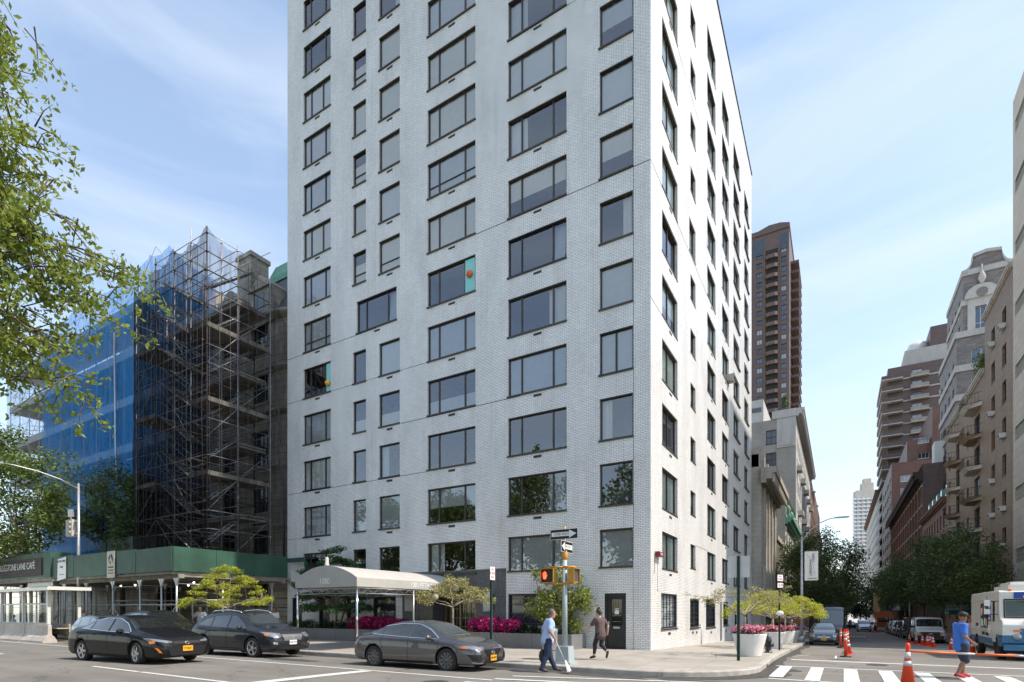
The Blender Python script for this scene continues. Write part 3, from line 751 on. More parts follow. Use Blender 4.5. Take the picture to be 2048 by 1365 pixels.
def add_window(F, a, b, z0, t, c, bl, parent):
    W, H = b-a, t-z0
    ml = [q*W for q in MULL[c]]; grid = bl in 'gm'
    if c == 'A' and bl == 'd': ml = [-.02]
    if c == 'E' and bl in 'bv' : ml = [-.25*W, .18*W] if rw.random() < .4 else ml
    fm = 'black_frame' if bl in 'dbw' and c in 'ABE' and rw.random() < .5 else 'bronze_frame'
    fr = link('window', frame_mesh(W, H, ml, fm, grid), parent, F.p((a+b)/2, z0, .095 if F is FW else .13), (0, 0, F.ang))
    link('glass', glass_mesh(W, H, 'window_glass_lit' if F is FS else 'window_glass'), fr)
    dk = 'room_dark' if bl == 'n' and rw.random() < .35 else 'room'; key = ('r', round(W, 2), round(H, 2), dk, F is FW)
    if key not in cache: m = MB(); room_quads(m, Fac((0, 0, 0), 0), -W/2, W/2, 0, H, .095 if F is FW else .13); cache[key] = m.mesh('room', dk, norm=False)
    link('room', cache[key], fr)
    bm_ = {'b': (0, 1), 'd': (0, 1), 'f': (0, 1), 'v': (0, 1), 'h': (.45, 1), 'q': (0, .42), 'g': (0, 1), 'm': (.0, .66)}
    if bl in bm_:
        lo, hi = bm_[bl]; mt = rw.choice(['blind', 'blind_grey', 'blind_cream', 'blind_grey'])
        if bl == 'f' : mt = 'blind_grey'
        link('blind', blind_mesh(W, H, lo, hi, mt), fr)
    elif rw.random() < .5 and c != 'd':   # short curtain at one jamb
        m = MB(); K = 8; x0 = -W/2+.06 if rw.random() < .6 else W/2-.06-.3*W
        m.grid([[(x0+.28*W*i/K, .16+.03*math.sin(i*1.7), z) for i in range(K+1)] for z in (.03, H-.03)])
        link('curtain', m.mesh('curtain', rw.choice(['blind', 'blind_cream', 'blind_grey']), norm=False), fr)
    return fr
vis = []; rest = []
for w_ in wins:
    F = FW if w_[0] == 'W' else FS
    if w_[4] > TOP-.3: continue
    far = w_[0] == 'S' and w_[5] in 'gh'
    (rest if far else vis).append(w_)
WOBJ = {}
for w_ in vis:
    F = FW if w_[0] == 'W' else FS
    o = add_window(F, *w_[1:], bld); WOBJ[(w_[0], w_[5], round((w_[4]-ZT)/FH), round(w_[1], 1))] = o
# the farthest two columns of windows
mf = MB()
for w_ in rest:
    F = FS; _, a, b, z0, t, c, bl = w_
    mf.mi = 0
    F.box(mf, a, a+.08, z0, t, .12, .2); F.box(mf, b-.08, b, z0, t, .12, .2); F.box(mf, a+.08, b-.08, z0, z0+.08, .12, .2); F.box(mf, a+.08, b-.08, t-.08, t, .12, .2); F.box(mf, (a+b)/2-.04, (a+b)/2+.04, z0+.08, t-.08, .125, .195)
    F.box(mf, a-.05, b+.02, z0-.035, z0+.045, -.1, .118)
    mf.mi = 1; mf.quad(F.p(a+.07, z0+.07, .17), F.p(b-.07, z0+.07, .17), F.p(b-.07, t-.07, .17), F.p(a+.07, t-.07, .17))
    mf.mi = 3; room_quads(mf, F, a, b, z0, t)
    if bl in 'bvhd': mf.mi = 2; mf.quad(F.p(a+.07, z0+.05, .27), F.p(b-.07, z0+.05, .27), F.p(b-.07, t-.05, .27), F.p(a+.07, t-.05, .27))
o = mf.build('window', ['bronze_frame', 'window_glass_lit', 'blind', 'room'], bld, norm=False); o['kind'] = 'stuff'
# open tilted sashes
def sash(F, a, b, z0, t, ang):
    m = MB(); W, H = b-a, t-z0-.1
    m.box(0, .06, 0, .05, 0, H); m.box(W-.06, W, 0, .05, 0, H); m.box(.06, W-.06, 0, .05, 0, .06); m.box(.06, W-.06, 0, .05, H-.06, H)
    o = m.build('open_sash', 'black_frame', bld); o.location = F.p(a, z0+.05, .10); o.rotation_euler = (ang, 0, F.ang)
    m = MB(); m.quad((.05, .02, .05), (W-.05, .02, .05), (W-.05, .02, H-.05), (.05, .02, H-.05)); link('glass', m.mesh('glass', 'win_pale', norm=False), o)
z5 = ZT+FH*5
sash(FW, -4.45, -3.76, z5-1.78, z5, math.radians(-6)); sash(FW, -14.25, -13.62, z5-1.78, z5, math.radians(-6))
# portable air conditioner exhaust panels
def duct(a, b, k, mat, parent, F=FW):
    t = ZT+FH*k; z0 = t-1.78
    m = MB(); F.box(m, a, b, z0+.08, t-.08, .075, .085); p = m.build('vent_panel', 'turquoise', parent)
    m = MB(); m.lathe([(.05, 0), (.16, -.02), (.17, -.09), (.12, -.12), (.09, -.2), (.02, -.2)], axis='y', n=18); q = m.mesh('duct', mat); o = link('exhaust_duct', q, p, F.p((a+b)/2, z0+(.95 if mat == 'orange_duct' else .55), .07))
duct(-9.15, -8.58, 5, 'orange_duct', bld); duct(-19.05, -18.68, 4, 'yellow_duct', bld)
# slot vents under windows
vm = {}
for w_ in wins:
    _, a, b, z0, t, c, bl = w_; k = round((t-ZT)/FH)
    if t > TOP-.3 or c in 'Adbgh' : continue
    if c in 'D' and k == 5: continue
    F = FW if w_[0] == 'W' else FS; key = 'v'
    if key not in vm:
        m = MB(); m.box(-.2, .2, -.012, .02, -.05, .05); vm[key] = m.mesh('slot_vent', 'grille')
    link('slot_vent', vm[key], bld, F.p(a+(b-a)*.52, z0-.19, 0), (0, 0, F.ang))
# expansion joints
m = MB()
for z, a, b in ((3.3+FH*1, -22.44, -18.7), (3.3+FH*4+.05, -22.44, -8.6), (3.3+FH*6, -8.5, 0), (3.3+FH*3, -13.2, -6), (3.3+FH*9, -6.6, 0), (3.3+FH*2, -22.4, -11.5), (3.3+FH*5, -22.4, -15)): FW.box(m, a, b, z-.012, z+.012, -.004, .01)
for z, a, b in ((5.15, 8.0, 11.), (3.3+FH*4, 0, 1.6), (3.3+FH*6, 0, 12.), (3.3+FH*9, 0, 9)): FS.box(m, a, b, z-.01, z+.01, -.004, .01)
FW.box(m, -.71, -.695, .15, 11.5, -.004, .01); FW.box(m, -.71, -.695, 11.5, TOP, -.004, .01)
m.build('expansion_joint', 'grille', bld)
# ---- ground floor of the avenue front: granite entrance
m = MB(); F = FW
dz = (-11.15, -8.45, .15, 2.72)
gr = [dz]
F2 = Fac((0, .03, 0), 0); F2.wall(m, -13.15, -6.78, 0, 3.66, gr, 1.1)
F2.box(m, -13.17, -6.76, 3.60, 3.70, -.035, .0)
m.build('granite_entrance', 'granite_panel', bld)
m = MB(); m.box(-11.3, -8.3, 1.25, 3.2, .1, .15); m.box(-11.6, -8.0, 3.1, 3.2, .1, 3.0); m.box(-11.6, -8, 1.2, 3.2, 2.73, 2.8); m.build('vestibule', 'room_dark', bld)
dr = MB(); x = -11.1
for x in (-11.1, -10.75, -10.15, -9.2, -8.62): dr.box(x, x+.10, .95, 1.03, .15, 2.7)
dr.box(-11.0, -8.5, .96, 1.02, 2.1, 2.16)
for a, b in ((-10.0, -9.3), (-9.05, -8.65), (-10.62, -10.2)):
    for z in (.5, .9, 1.35, 1.8): dr.box(a, b, .975, 1.0, z, z+.03)
    for q in (.3, .7): dr.box(a+(b-a)*q-.015, a+(b-a)*q+.015, .98, .995, .3, 2.1)
dd = dr.build('entrance_door', 'door_brass', bld)
m = MB(); m.quad((-11.0, 1.04, .15), (-8.5, 1.04, .15), (-8.5, 1.04, 2.7), (-11., 1.04, 2.7)); m.build('glass', 'door_glass', dd)
for x in (-12.65, -7.75):
    m = MB()
    for q in range(5): m.lathe([(.055, 1.75), (.06, 1.8), (.06, 2.5), (.05, 2.55)], cx=x-.2+q*.1, cy=-.06, n=8)
    m.box(x-.27, x+.27, -.1, -.0, 1.70, 1.75); m.box(x-.27, x+.27, -.1, -.0, 2.55, 2.6)
    o = m.build('wall_lamp', 'wall_lamp', bld)
# gridded ground floor windows and doors
def gridwin(F, a, b, z0, z1, nx, nz, name='ground_window', gmat='win_dark', seed=1):
    m = MB(); g = random.Random(seed)
    F.box(m, a, a+.07, z0, z1, .03, .12); F.box(m, b-.07, b, z0, z1, .03, .12); F.box(m, a+.07, b-.07, z0, z0+.07, .03, .12); F.box(m, a+.07, b-.07, z1-.07, z1, .03, .12)
    F.box(m, a-.06, b+.06, z0-.06, z0-.003, -.05, .1)
    for i in range(1, nx):
        u = a+(b-a)*i/nx; F.box(m, u-.016, u+.016, z0+.07, z1-.07, .04, .075)
    for j in range(1, nz):
        z = z0+(z1-z0)*j/nz+g.uniform(-.03, .03)
        for i in range(nx):
            if g.random() < .75: F.box(m, a+(b-a)*i/nx+.016, a+(b-a)*(i+1)/nx-.016, z-.016, z+.016, .045, .07)
    o = m.build(name, 'black_frame', bld)
    m = MB(); m.quad(F.p(a+.05, z0+.05, .14), F.p(b-.05, z0+.05, .14), F.p(b-.05, z1-.05, .14), F.p(a+.05, z1-.05, .14)); m.build('glass', gmat, o, norm=False)
    return o
for i, (a, b, c, d) in enumerate(gW[:5]): gridwin(FW, a, b, c, d, max(1, int((b-a)/.65)), 3, 'ground_window' if i > 1 else 'service_door', seed=i)
for i, (a, b, c, d) in enumerate(gS):
    if i == 3: continue
    gridwin(FS, a, b, c, d, 5 if b-a > 1.5 else 2, 6, gmat='win_pale' if i == 0 else 'win_dark', seed=20+i)
m = MB(); FS.box(m, 14.92, 15.58, -.22, 2.28, .1, .16); m.build('service_door', 'black_frame', bld)
for (a, b, z) in ((2.6, 3.0, .72), (7.2, 7.5, .6), (8.1, 8.4, .58), (11.9, 12.25, .45), (16.9, 17.2, .35)):
    m = MB(); FS.box(m, a, b, z-.06, z+.06, -.012, .02); m.build('slot_vent', 'grille', bld)
m = MB(); [FS.box(m, 10.2, 10.5, 1.95+.1*q, 1.99+.1*q, -.01, .02) for q in range(5)]; m.build('louver', 'grille', bld)
# corner door
a, b, c, d = gW[5]
m = MB(); FW.box(m, a, a+.12, c, d, .02, .14); FW.box(m, b-.07, b, c, d, .02, .14); FW.box(m, a+.12, b-.07, d-.12, d, .02, .14); FW.box(m, a+.12, b-.07, c, c+.95, .06, .12); FW.box(m, a+.12, a+.28, c+.95, d-.12, .06, .12); FW.box(m, b-.2, b-.07, c+.95, d-.12, .06, .12); FW.box(m, a+.28, b-.2, d-.25, d-.12, .06, .12)
m.box(-1.98, -1.0, -.1, .05, .13, .17)
cd = m.build('corner_door', 'black_frame', bld)
m = MB(); FW.box(m, a+.28, b-.2, c+.95, d-.25, .10, .11); m.build('glass', 'door_glass', cd)
m = MB()
for q in range(4):
    z = c+1.1+q*.25; FW.box(m, a+.31+.02*q, b-.25, z, z+.02, .075, .085)
for q in range(3): FW.box(m, a+.34+.1*q, a+.355+.1*q, c+1.55, d-.3, .075, .085)
m.build('ornament', 'door_brass', cd)
m = MB(); FW.box(m, a+.42, b-.33, c+1.42, c+1.66, .075, .08); m.build('notice', 'sign_white', cd)
m = MB(); FW.box(m, a+.37, b-.29, c+.82, c+.9, .05, .058); m.build('mail_slot', 'rim_silver', cd)
m = MB(); FW.box(m, a+.16, a+.2, c+.88, c+1.12, .02, .05); m.build('handle', 'rim_silver', cd)
m = MB(); m.lathe([(.02, -.015), (.03, -.01), (.03, 0)], axis='y', cx=a-.12, cy=1.55, n=10); m.lathe([(.02, -.015), (.025, -.01), (.025, 0)], axis='y', cx=a-.12, cy=1.2, n=10); m.build('door_bell', 'rim_silver', bld)
# conduit on the front and standpipe on the side
m = MB(); m.tube([(-.70, -.03, .15), (-.70, -.03, 3.8)], .012); m.tube([(0.04, 9.25, -.2), (.04, 9.25, 1.0)], .03); m.tube([(.04, 9.25, 1.), (.04, 8.8, 1.0)], .02); m.build('conduit', 'sign_back', bld)
m = MB(); m.ball((.12, 19.0, .4), .09); m.tube([(0, 19, .4), (.12, 19, .4)], .05); m.build('standpipe', 'dark_steel', bld)
# window air conditioner high on the side
ac = thing('air_conditioner', 'small window air conditioner sticking out of the white brick side wall high above the street', 'air conditioner', FS.p(17.7, ZT+FH*5-1.65, 0), PI/2)
m = MB(); m.box(-.33, .33, -.42, .1, 0, .42); m.build('casing', 'stone_trim', ac)
m = MB(); [m.box(-.3, .3, -.43, -.415, .05+q*.06, .08+q*.06) for q in range(6)]; m.build('vent_slats', 'grille', ac)
# tax(i) call light on bracket
ts = thing('taxi_sign', 'small dark red taxi call sign on a bracket at the white brick corner', 'sign', (.0, .55, 4.02))
m = MB(); m.box(.05, .20, -.02, .62, -.07, .13); m.build('sign_box', 'maroon', ts)
for (x, rz) in ((.204, PI/2),):
    text('lettering', 'TAXI', .15, 'sign_white', ts, (x, .30, .03), (PI/2, 0, PI/2))
m = MB(); m.quad((0.03, -.03, -.06), (.2, -.03, -.06), (.2, -.03, .13), (.03, -.03, .13)); m.build('end_plate', 'maroon', ts)
m = MB(); m.tube([(.0, .12, .1), (.06, .12, .1), (.06, .12, -.0)], .012); m.tube([(.02, -.05, .1), (.02, -.12, -.8)], .008); m.tube([(.08, .15, -.07), (.08, .15, -1.45)], .007); m.ball((.08, .15, -1.45), .03, 8); m.build('bracket', 'dark_metal', ts)
# ================================================================== scaffolded mansion, netted church, sidewalk shed
mn = thing('stone_mansion', 'weathered limestone mansion with green copper roof behind the dark open scaffolding', 'building', (0, 0, 0))
m = MB(); F = Fac((0, .6, 0), 0)
mw = [(-27.0, -25.2, ZT+a, ZT+b) for a, b in ((-3.2, -1.2), (.3, 2.3), (2.95, 4.95), (6.1, 8.3), (10.2, 12.3), (14.0, 15.6))] + [(-30.4, -28.8, ZT+a, ZT+b) for a, b in ((.3, 2.3), (2.95, 4.95), (6.1, 8.3), (10.2, 12.3), (14.0, 15.6))]
F.wall(m, -31.9, -24.6, 0, 20.6, mw, .35)
# rounded bay at the right end
rows = []
for z in (0, 20.6): rows.append([(-24.6+2.1*math.sin(a), .6+.55*(1-math.cos(a))*2, z) for a in [PI/2*i/8 for i in range(9)]])
m.grid(rows); m.quad((-22.5, 1.7, 0), (-22.5, 20, 0), (-22.5, 20, 20.6), (-22.5, 1.7, 20.6)); m.quad((-31.9, .6, 0), (-31.9, 20, 0), (-31.9, 20, 20.6), (-31.9, .6, 20.6))
m.build('wall', 'dark_limestone', mn, norm=False)
for z, d in ((6.9, .18), (10.7, .14), (14.2, .35), (17.0, .25), (20.3, .55)):
    m = MB(); m.prism([(0, 0), (-d*.4, 0), (-d*.5, .12), (-d, .2), (-d, .34), (0, .42)], -31.95, -24.3, 'x'); m.xf(Matrix.Translation((0, .6, z)))
    rr = [[(-24.6+(2.1+q)*math.sin(a), .6-q+(.55+q*.5)*(1-math.cos(a))*2, z+h) for a in [PI/2*i/8 for i in range(9)]] for q, h in ((0, 0), (d*.5, .12), (d, .2), (d, .34), (0, .42))]
    m.grid(rr); m.build('cornice', 'dark_limestone', mn)
for a, b, c, d in mw:
    m = MB(); W = b-a
    F.box(m, a, a+.08, c, d, .25, .33); F.box(m, b-.08, b, c, d, .25, .33); F.box(m, a+.08, b-.08, c, c+.08, .25, .33); F.box(m, a+.08, b-.08, d-.08, d, .25, .33)
    for q in (1, 2, 3): F.box(m, a+W*q/4-.02, a+W*q/4+.02, c+.08, d-.08, .27, .31)
    F.box(m, a+.08, b-.08, (c+d)/2-.02, (c+d)/2+.02, .265, .315)
    wn = m.build('window', 'black_frame', mn); m = MB(); m.quad(F.p(a, c, .34), F.p(b, c, .34), F.p(b, d, .34), F.p(a, d, .34)); m.build('glass', 'win_dark', wn, norm=False)
m = MB()
m.quad((-31.9, .9, 20.7), (-22.5, .9, 20.7), (-22.5, 3.2, 25.2), (-31.9, 3.2, 25.2)); m.quad((-22.5, .9, 20.7), (-22.5, 20, 20.7), (-22.5, 17, 25.2), (-22.5, 3.2, 25.2)); m.quad((-31.9, 3.2, 25.2), (-22.5, 3.2, 25.2), (-22.5, 17, 25.2), (-31.9, 17, 25.2))
m.build('mansard_roof', 'mansard_slate', mn, norm=False)
m = MB(); m.prism([(0, 0), (.0, .35), (.6, 1.6), (1.0, 1.6), (1.0, 0)], -28.6, -22.5, 'x'); m.xf(Matrix.Translation((0, 3.0, 25.0))); m.build('copper_ridge', 'copper_green', mn)
for x in (-26.3, -29.7):
    m = MB(); m.prism([(-.95, 0), (.95, 0), (.95, 2.2), (.7, 2.25), (.75, 2.6), (.35, 3.0), (0, 3.12), (-.35, 3.0), (-.75, 2.6), (-.7, 2.25), (-.95, 2.2)], 0, 2.2, 'y'); m.box(-1.1, 1.1, -.15, 0, 2.15, 2.35)
    d = m.build('dormer', 'dark_limestone', mn); d.location = (x, .75, 20.7)
    m = MB(); m.box(-.5, .5, -.02, .05, .35, 1.9); m.build('window', 'win_dark', d)
m = MB(); m.box(-31.0, -29.4, 2.2, 3.6, 22, 27); m.box(-31.1, -29.3, 2.1, 3.7, 27, 27.3); m.build('chimney', 'dark_limestone', mn)
m = MB(); m.box(-31.9, -22.5, 19.9, 20, 0, 20.6); m.build('rear_wall', 'dark_limestone', mn)

# ---- scaffold tower
SX0, SX1, SY0, SY1 = -31.2, -23.4, -4.4, -.35
sc = thing('scaffold', 'dark steel pipe scaffolding tower with stairs and black netting on top of the green shed', 'scaffold', (0, 0, 0))
lv = [5.2+2.05*i for i in range(10)]
xs = [-23.4, -25.0, -26.7, -28.8, -31.1]; ysc = [-4.4, -2.6, -.5]
g = random.Random(11)
for i, x in enumerate(xs):
    for j, y in enumerate(ysc):
        top = 22.9 if i < 4 else 20.8
        if j == 2: top -= .8
        if i in (1, 3) and j == 1: top += .9
        if i == 1 and j == 0: top += .5
        m = MB(); m.tube([(x, y, 3.9), (x, y, top)], .038, 6)
        for z in [5.2+1.02*q for q in range(int((top-5.2)/1.02)+1)]: m.tube([(x, y, z-.04), (x, y, z+.04)], .065, 6)
        m.build('upright', 'scaffold_steel' if (i+j) % 3 else 'rust_steel', sc)
for q in range(18):
    z = 5.25+1.02*q
    if z > 22.9: break
    m = MB()
    for y in ysc:
        if y > -1 and z > 21.5: continue
        m.tube([(xs[0], y, z), (xs[3] if z > 21 else xs[4], y, z)], .024, 5)
        if q % 2 == 0 and g.random() < .6: m.tube([(xs[0], y, z+.5), (xs[2], y, z+.5)], .02, 5)
    for x in xs[:4 if z > 21 else 5]: m.tube([(x, ysc[0], z), (x, ysc[-1] if z < 21.5 else -1.2, z)], .024, 5)
    m.build('ledger', 'scaffold_steel' if q % 3 else 'dark_steel', sc)
m = MB()
for q in range(9):
    z = 5.2+2.05*q
    a, b = (xs[1], xs[2]) if q % 2 else (xs[2], xs[3])
    m.tube([(a, SY0, z), (b, SY0, z+2.05)], .02, 5); m.tube([(SX1, ysc[0] if q % 2 else ysc[1], z), (SX1, ysc[1] if q % 2 else ysc[2], z+2.05)], .02, 5)
    m.tube([(xs[3], SY0, z+2), (xs[4], SY0, z)], .02, 5)
m.build('brace', 'scaffold_steel', sc)
for q, z in enumerate([7.2, 9.3, 11.35, 13.4, 15.5, 17.5, 19.6]):
    if q % 2 == 0 or z > 18:
        m = MB()
        for k in range(5): m.box(SX1-.05 if k == 4 else -31, SX1, -2.5+k*.42, -2.5+k*.42+.38, z, z+.05) if k < 4 else None
        m.box(-31, SX1, -2.55, -2.5, z-.12, z+.14); m.box(SX1-.05, SX1, -2.5, -.8, z-.12, z+.16); m.build('plank_deck', 'plank', sc)
    else:
        m = MB()
        for k in range(9): m.box(-25.2, SX1, SY0+.05+k*.42, SY0+.05+k*.42+.38, z, z+.05)
        m.box(-25.2, SX1, SY0-.03, SY0+.03, z-.05, z+.2); m.box(SX1-.02, SX1+.02, SY0+.03, -.6, z-.05, z+.2)
        for k in range(9): m.box(-31.1, -28.8, SY0+.05+k*.42, SY0+.05+k*.42+.38, z, z+.05)
        m.box(-31.1, -28.8, SY0-.03, SY0+.03, z-.05, z+.2)
        m.build('plank_deck', 'plank', sc)
for q in range(8):      # stair flights between the decks
    z0 = 5.2+2.05*q; m = MB(); n = 9
    for row, ya, yb in ((0, -4.2, -3.5),):
        xa, xb = (-28.6, -25.3)
        for sy in (ya, yb): m.tube([(xa, sy, z0+2.05), (xb, sy, z0)], .04, 5)
        for sy in (ya, yb): m.tube([(xa, sy, z0+2.95), (xb, sy, z0+.9)], .02, 5)
        for k in range(1, n+1):
            t = k/(n+1); x = xa+(xb-xa)*t; z = z0+2.05*(1-t); m.box(x-.12, x+.12, ya, yb, z-.02, z+.01)
    m.build('stair_flight', 'galv', sc)
for q in range(7):
    z0 = 5.6+2.4*q; m = MB()
    for sx in (-24.6, -23.9): m.tube([(sx, -3.9, z0), (sx, -1.2, z0+2.3)], .04, 5)
    for k in range(1, 10):
        t = k/10; m.box(-24.6, -23.9, -3.9+2.7*t-.12, -3.9+2.7*t+.12, z0+2.3*t-.02, z0+2.3*t+.01)
    m.build('stair_flight', 'galv', sc)
# black debris net, sagging at the top
def net(name, mat, rows, parent):
    mm = MB(); mm.grid(rows); return mm.build(name, mat, parent, norm=False)
def sag_rows(pts, z0, z1s, n=10, k=14, sag=.5, jit=.05, seed=1):
    """vertical net through ground points pts with top heights z1s, top edge sagging between points"""
    g = random.Random(seed); base = []; tops = []
    for i in range(len(pts)-1):
        for q in range(n):
            t = q/n; base.append((pts[i][0]+(pts[i+1][0]-pts[i][0])*t, pts[i][1]+(pts[i+1][1]-pts[i][1])*t)); tops.append(z1s[i]+(z1s[i+1]-z1s[i])*t-sag*4*t*(1-t))
    base.append(pts[-1]); tops.append(z1s[-1]); rows = []
    for j in range(k+1):
        rows.append([(x+g.uniform(-jit, jit), y+g.uniform(-jit, jit), z0+(T-z0)*j/k) for (x, y), T in zip(base, tops)])
    return rows
net('debris_net', 'net_black', sag_rows([(-31.25, .3), (-31.25, -4.5), (-28.8, -4.5), (-26.7, -4.5), (-25.0, -4.5), (-23.32, -4.5)], 5.0, [20.5, 21.5, 22.2, 22.8, 22.4, 22.9], sag=.45), sc)
net('debris_net', 'net_black_thin', sag_rows([(-23.32, -4.5), (-23.32, -2.4), (-23.32, -.4), (-22.9, .3)], 5.0, [22.9, 22.5, 21.7, 19.5], sag=.4, seed=2), sc)
m = MB()
for k in range(16):
    x = -31+7.5*k/15; m.tube([(x+g.uniform(-.1, .1), -4.56, 22-3*g.random()*(k < 4)), (x+g.uniform(-.15, .15), -4.57, 13), (x+g.uniform(-.1, .1), -4.56, 5)], .014, 4)
for k in range(8):
    y = -4.3+4*k/7; m.tube([(-23.27, y, 21.8), (-23.27, y+g.uniform(-.1, .1), 12), (-23.26, y, 5)], .014, 4)
m.build('tie_rope', 'rust_steel', sc)
ln = MB(); ln.tube([(-23.2, -.2, 16.0), (-23.1, -.1, 13.6), (-22.95, .0, 12.6), (-23.2, -.1, 11.9), (-22.9, .1, 9), (-22.9, .1, 5)], .06, 6); ln.build('hose', 'dark_steel', sc)

# ---- church wrapped in blue net
ch = thing('netted_church', 'stone church tower wrapped in blue construction net with scaffold floors', 'building', (0, 0, 0))
m = MB(); m.box(-60.5, -32.1, .8, 14, 0, 22); m.box(-47, -36, 1.6, 14, 22, 25); m.prism([(-36.2, 22), (-32.2, 22), (-34.2, 26)], 1.4, 6, 'y'); m.build('wall', 'dark_limestone', ch)
for i, z in enumerate((6.5, 9.9, 13.3, 16.7, 20.1, 23.3)):
    m = MB(); x0 = -59.9; m.box(x0, -32.0, -1.9, .7, z, z+.12); m.box(x0, -32.0, -1.95, -1.9, z-.1, z+.5); m.build('deck', 'stone_trim', ch)
for i in range(14):
    x = -59.8+27.9*i/13; m = MB()
    for y in (-1.9, .6): m.tube([(x, y, .2), (x, y, 25.4)], .03, 5)
    for k in range(14):
        z = 1.2+1.7*k; m.tube([(x, -1.9, z), (x, .6, z+.6)], .018, 4)
    m.build('scaffold_frame', 'scaffold_steel', ch)
m = MB()
for k in range(26):
    z = 2+.92*k; m.tube([(-59.8, -1.93, z), (-32, -1.93, z)], .016, 4)
for i in range(13):
    x = -59.8+27.9*i/13; x2 = x+27.9/13
    for k in range(7): z = 3.1+3.4*k; m.tube([(x, -1.9, z), (x2, -1.9, z+2.2)], .014, 4); m.tube([(x, -1.9, z+2.2), (x2, -1.9, z)], .014, 4)
m.build('ledger', 'scaffold_steel', ch)
P1 = [(-31.6, 1), (-31.7, -2.15), (-34.2, -2.15), (-37.5, -2.15), (-41, -2.15), (-45.5, -2.15), (-52, -2.15)]
net('blue_net', 'net_blue', sag_rows(P1, 5.3, [25.3, 26.0, 26.2, 26.0, 25.6, 25.8, 25.4], sag=.35, seed=4, k=18, jit=.05), ch)
net('blue_net', 'net_blue', sag_rows([(-33, 1.5), (-41, .4), (-50, 1.0)], 5.3, [20, 20, 20.], sag=.4, seed=6, jit=.2), ch)
MATS['net_thin'] = None
netmat('net_thin', (.10, .22, .38), .20, scale=2, amp=.08)
net('blue_net', 'net_thin', sag_rows([(-52, -2.15), (-55, -2.15), (-60, -2.15), (-60, 1)], 5.3, [25.5, 26, 26, 25.5], sag=.5, seed=5), ch)
m = MB(); m.tube([(-38.9, -2.3, 22), (-38.6, -2.35, 14), (-38.3, -2.3, 6.5)], .07, 6)
for z in (9.1, 9.6, 12.4): m.tube([(-36.8, -2.4, z), (-31.5, -2.4, z-.1)], .03, 5)
m.build('hoist_pipe', 'galv', ch)

# ---- dark green sidewalk shed
sh = thing('sidewalk_shed', 'dark green plywood sidewalk shed on steel posts beside the curved awning', 'sidewalk shed', (0, 0, 0))
px_ = [-22.06, -25.6, -29.2, -33.0, -35.98]
for i in range(4):
    m = MB(); o = .01*(i % 2); m.box(px_[i+1]+.02, px_[i], -6.95-o, -6.9-o, 3.72+.02*(i % 2), 4.95+.04*i); m.build('parapet_panel', 'green_ply', sh)
for i in range(3):
    ya = -6.9+2.2*i; m = MB(); m.box(-22.06, -22.01+.008*(i % 2), ya+.01, ya+2.19, 3.72, 4.95); m.build('parapet_panel', 'green_ply', sh)
m = MB(); m.box(-36.0, -22.10, -6.88, .4, 3.58, 3.70); m.box(-36., -22.1, -6.6, -6.3, 3.38, 3.58); m.box(-36, -22.1, -.6, -.4, 3.38, 3.58)
for k in range(24): m.box(-35.8+.59*k, -35.7+.59*k, -6.3, -.6, 3.45, 3.58)
m.build('deck', 'plank', sh)
m = MB(); m.box(-22.06, -20.35, -.32, -.22, 4.62, 4.86); m.box(-20.5, -20.35, -.34, -.2, 4.35, 4.9); m.build('side_rail', 'green_ply', sh)
posts = [(-22.25, -6.6), (-23.7, -6.6), (-25.9, -6.6), (-28.9, -6.6), (-32.2, -6.6), (-35.2, -6.6), (-22.25, -4.2), (-22.25, -1.2)] + [(x, y) for x in (-25.9, -28.9, -32.2, -35.2) for y in (-3.8, -1.2)]
pm = MB(); pm.tube([(0, 0, .17), (0, 0, 3.35)], .05, 8); pm.box(-.09, .09, -.09, .09, .15, .17); pm.prism([(-.28, 3.38), (.28, 3.38), (.12, 3.2), (.05, 3.0), (-.05, 3.0), (-.12, 3.2)], -.04, .04, 'y'); pme = pm.mesh('post', 'galv')
for x, y in posts: link('post', pme, sh, (x, y, 0))
m = MB()
for y in (-6.6, -3.8, -1.2):
    m.tube([(-35.2, y, 2.05), (-22.2, y, 2.05)], .025, 6)
    for a, b in ((-22.25, -25.9), (-28.9, -25.9), (-28.9, -32.2)):
        m.tube([(a, y, 2.0), (a+(b-a)*.45, y, .8)], .022, 6); 
for x in (-22.25, -25.9, -28.9, -32.2): m.tube([(x, -6.6, 2.3), (x, -1.2, 2.3)], .022, 6); m.tube([(x, -6.6, 3.1), (x, -3.8, 3.1)], .022, 6)
m.tube([(-28.9, -6.6, 3.05), (-25.9, -6.6, 3.05)], .022, 6)
m.build('cross_rail', 'galv', sh)
for x, y in ((-23.6, -5), (-27.1, -3.4), (-29.5, -5.2), (-31.7, -5), (-25.5, -2.3)):
    m = MB(); m.ball((0, 0, 0), .055, 8); o = m.build('bulb', 'lamp_white', sh); o.location = (x, y, 3.25)
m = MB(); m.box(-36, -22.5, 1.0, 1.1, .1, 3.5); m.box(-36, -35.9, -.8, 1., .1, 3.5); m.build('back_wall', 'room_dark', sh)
m = MB()
for k in range(5): m.box(-24.2-.001*k, -22.8, .35, .42, .3+.55*k, .8+.55*k)
m.build('stone_base', 'dark_limestone', sh)
# hoarding above deck
hb = MB(); hb.box(-35.5, -29.2, -4.2, -4.1, 4.8, 6.45); hb.box(-29.2, -29.1, -4.1, -1, 4.8, 6.35); hb.box(-36.2, -35.5, -4.25, -4.15, 5.2, 6.3)
tag(hb.build('plywood_hoarding', 'green_paint_dark'), 'plain dark green plywood hoarding standing on the shed roof below the blue net', 'hoarding')
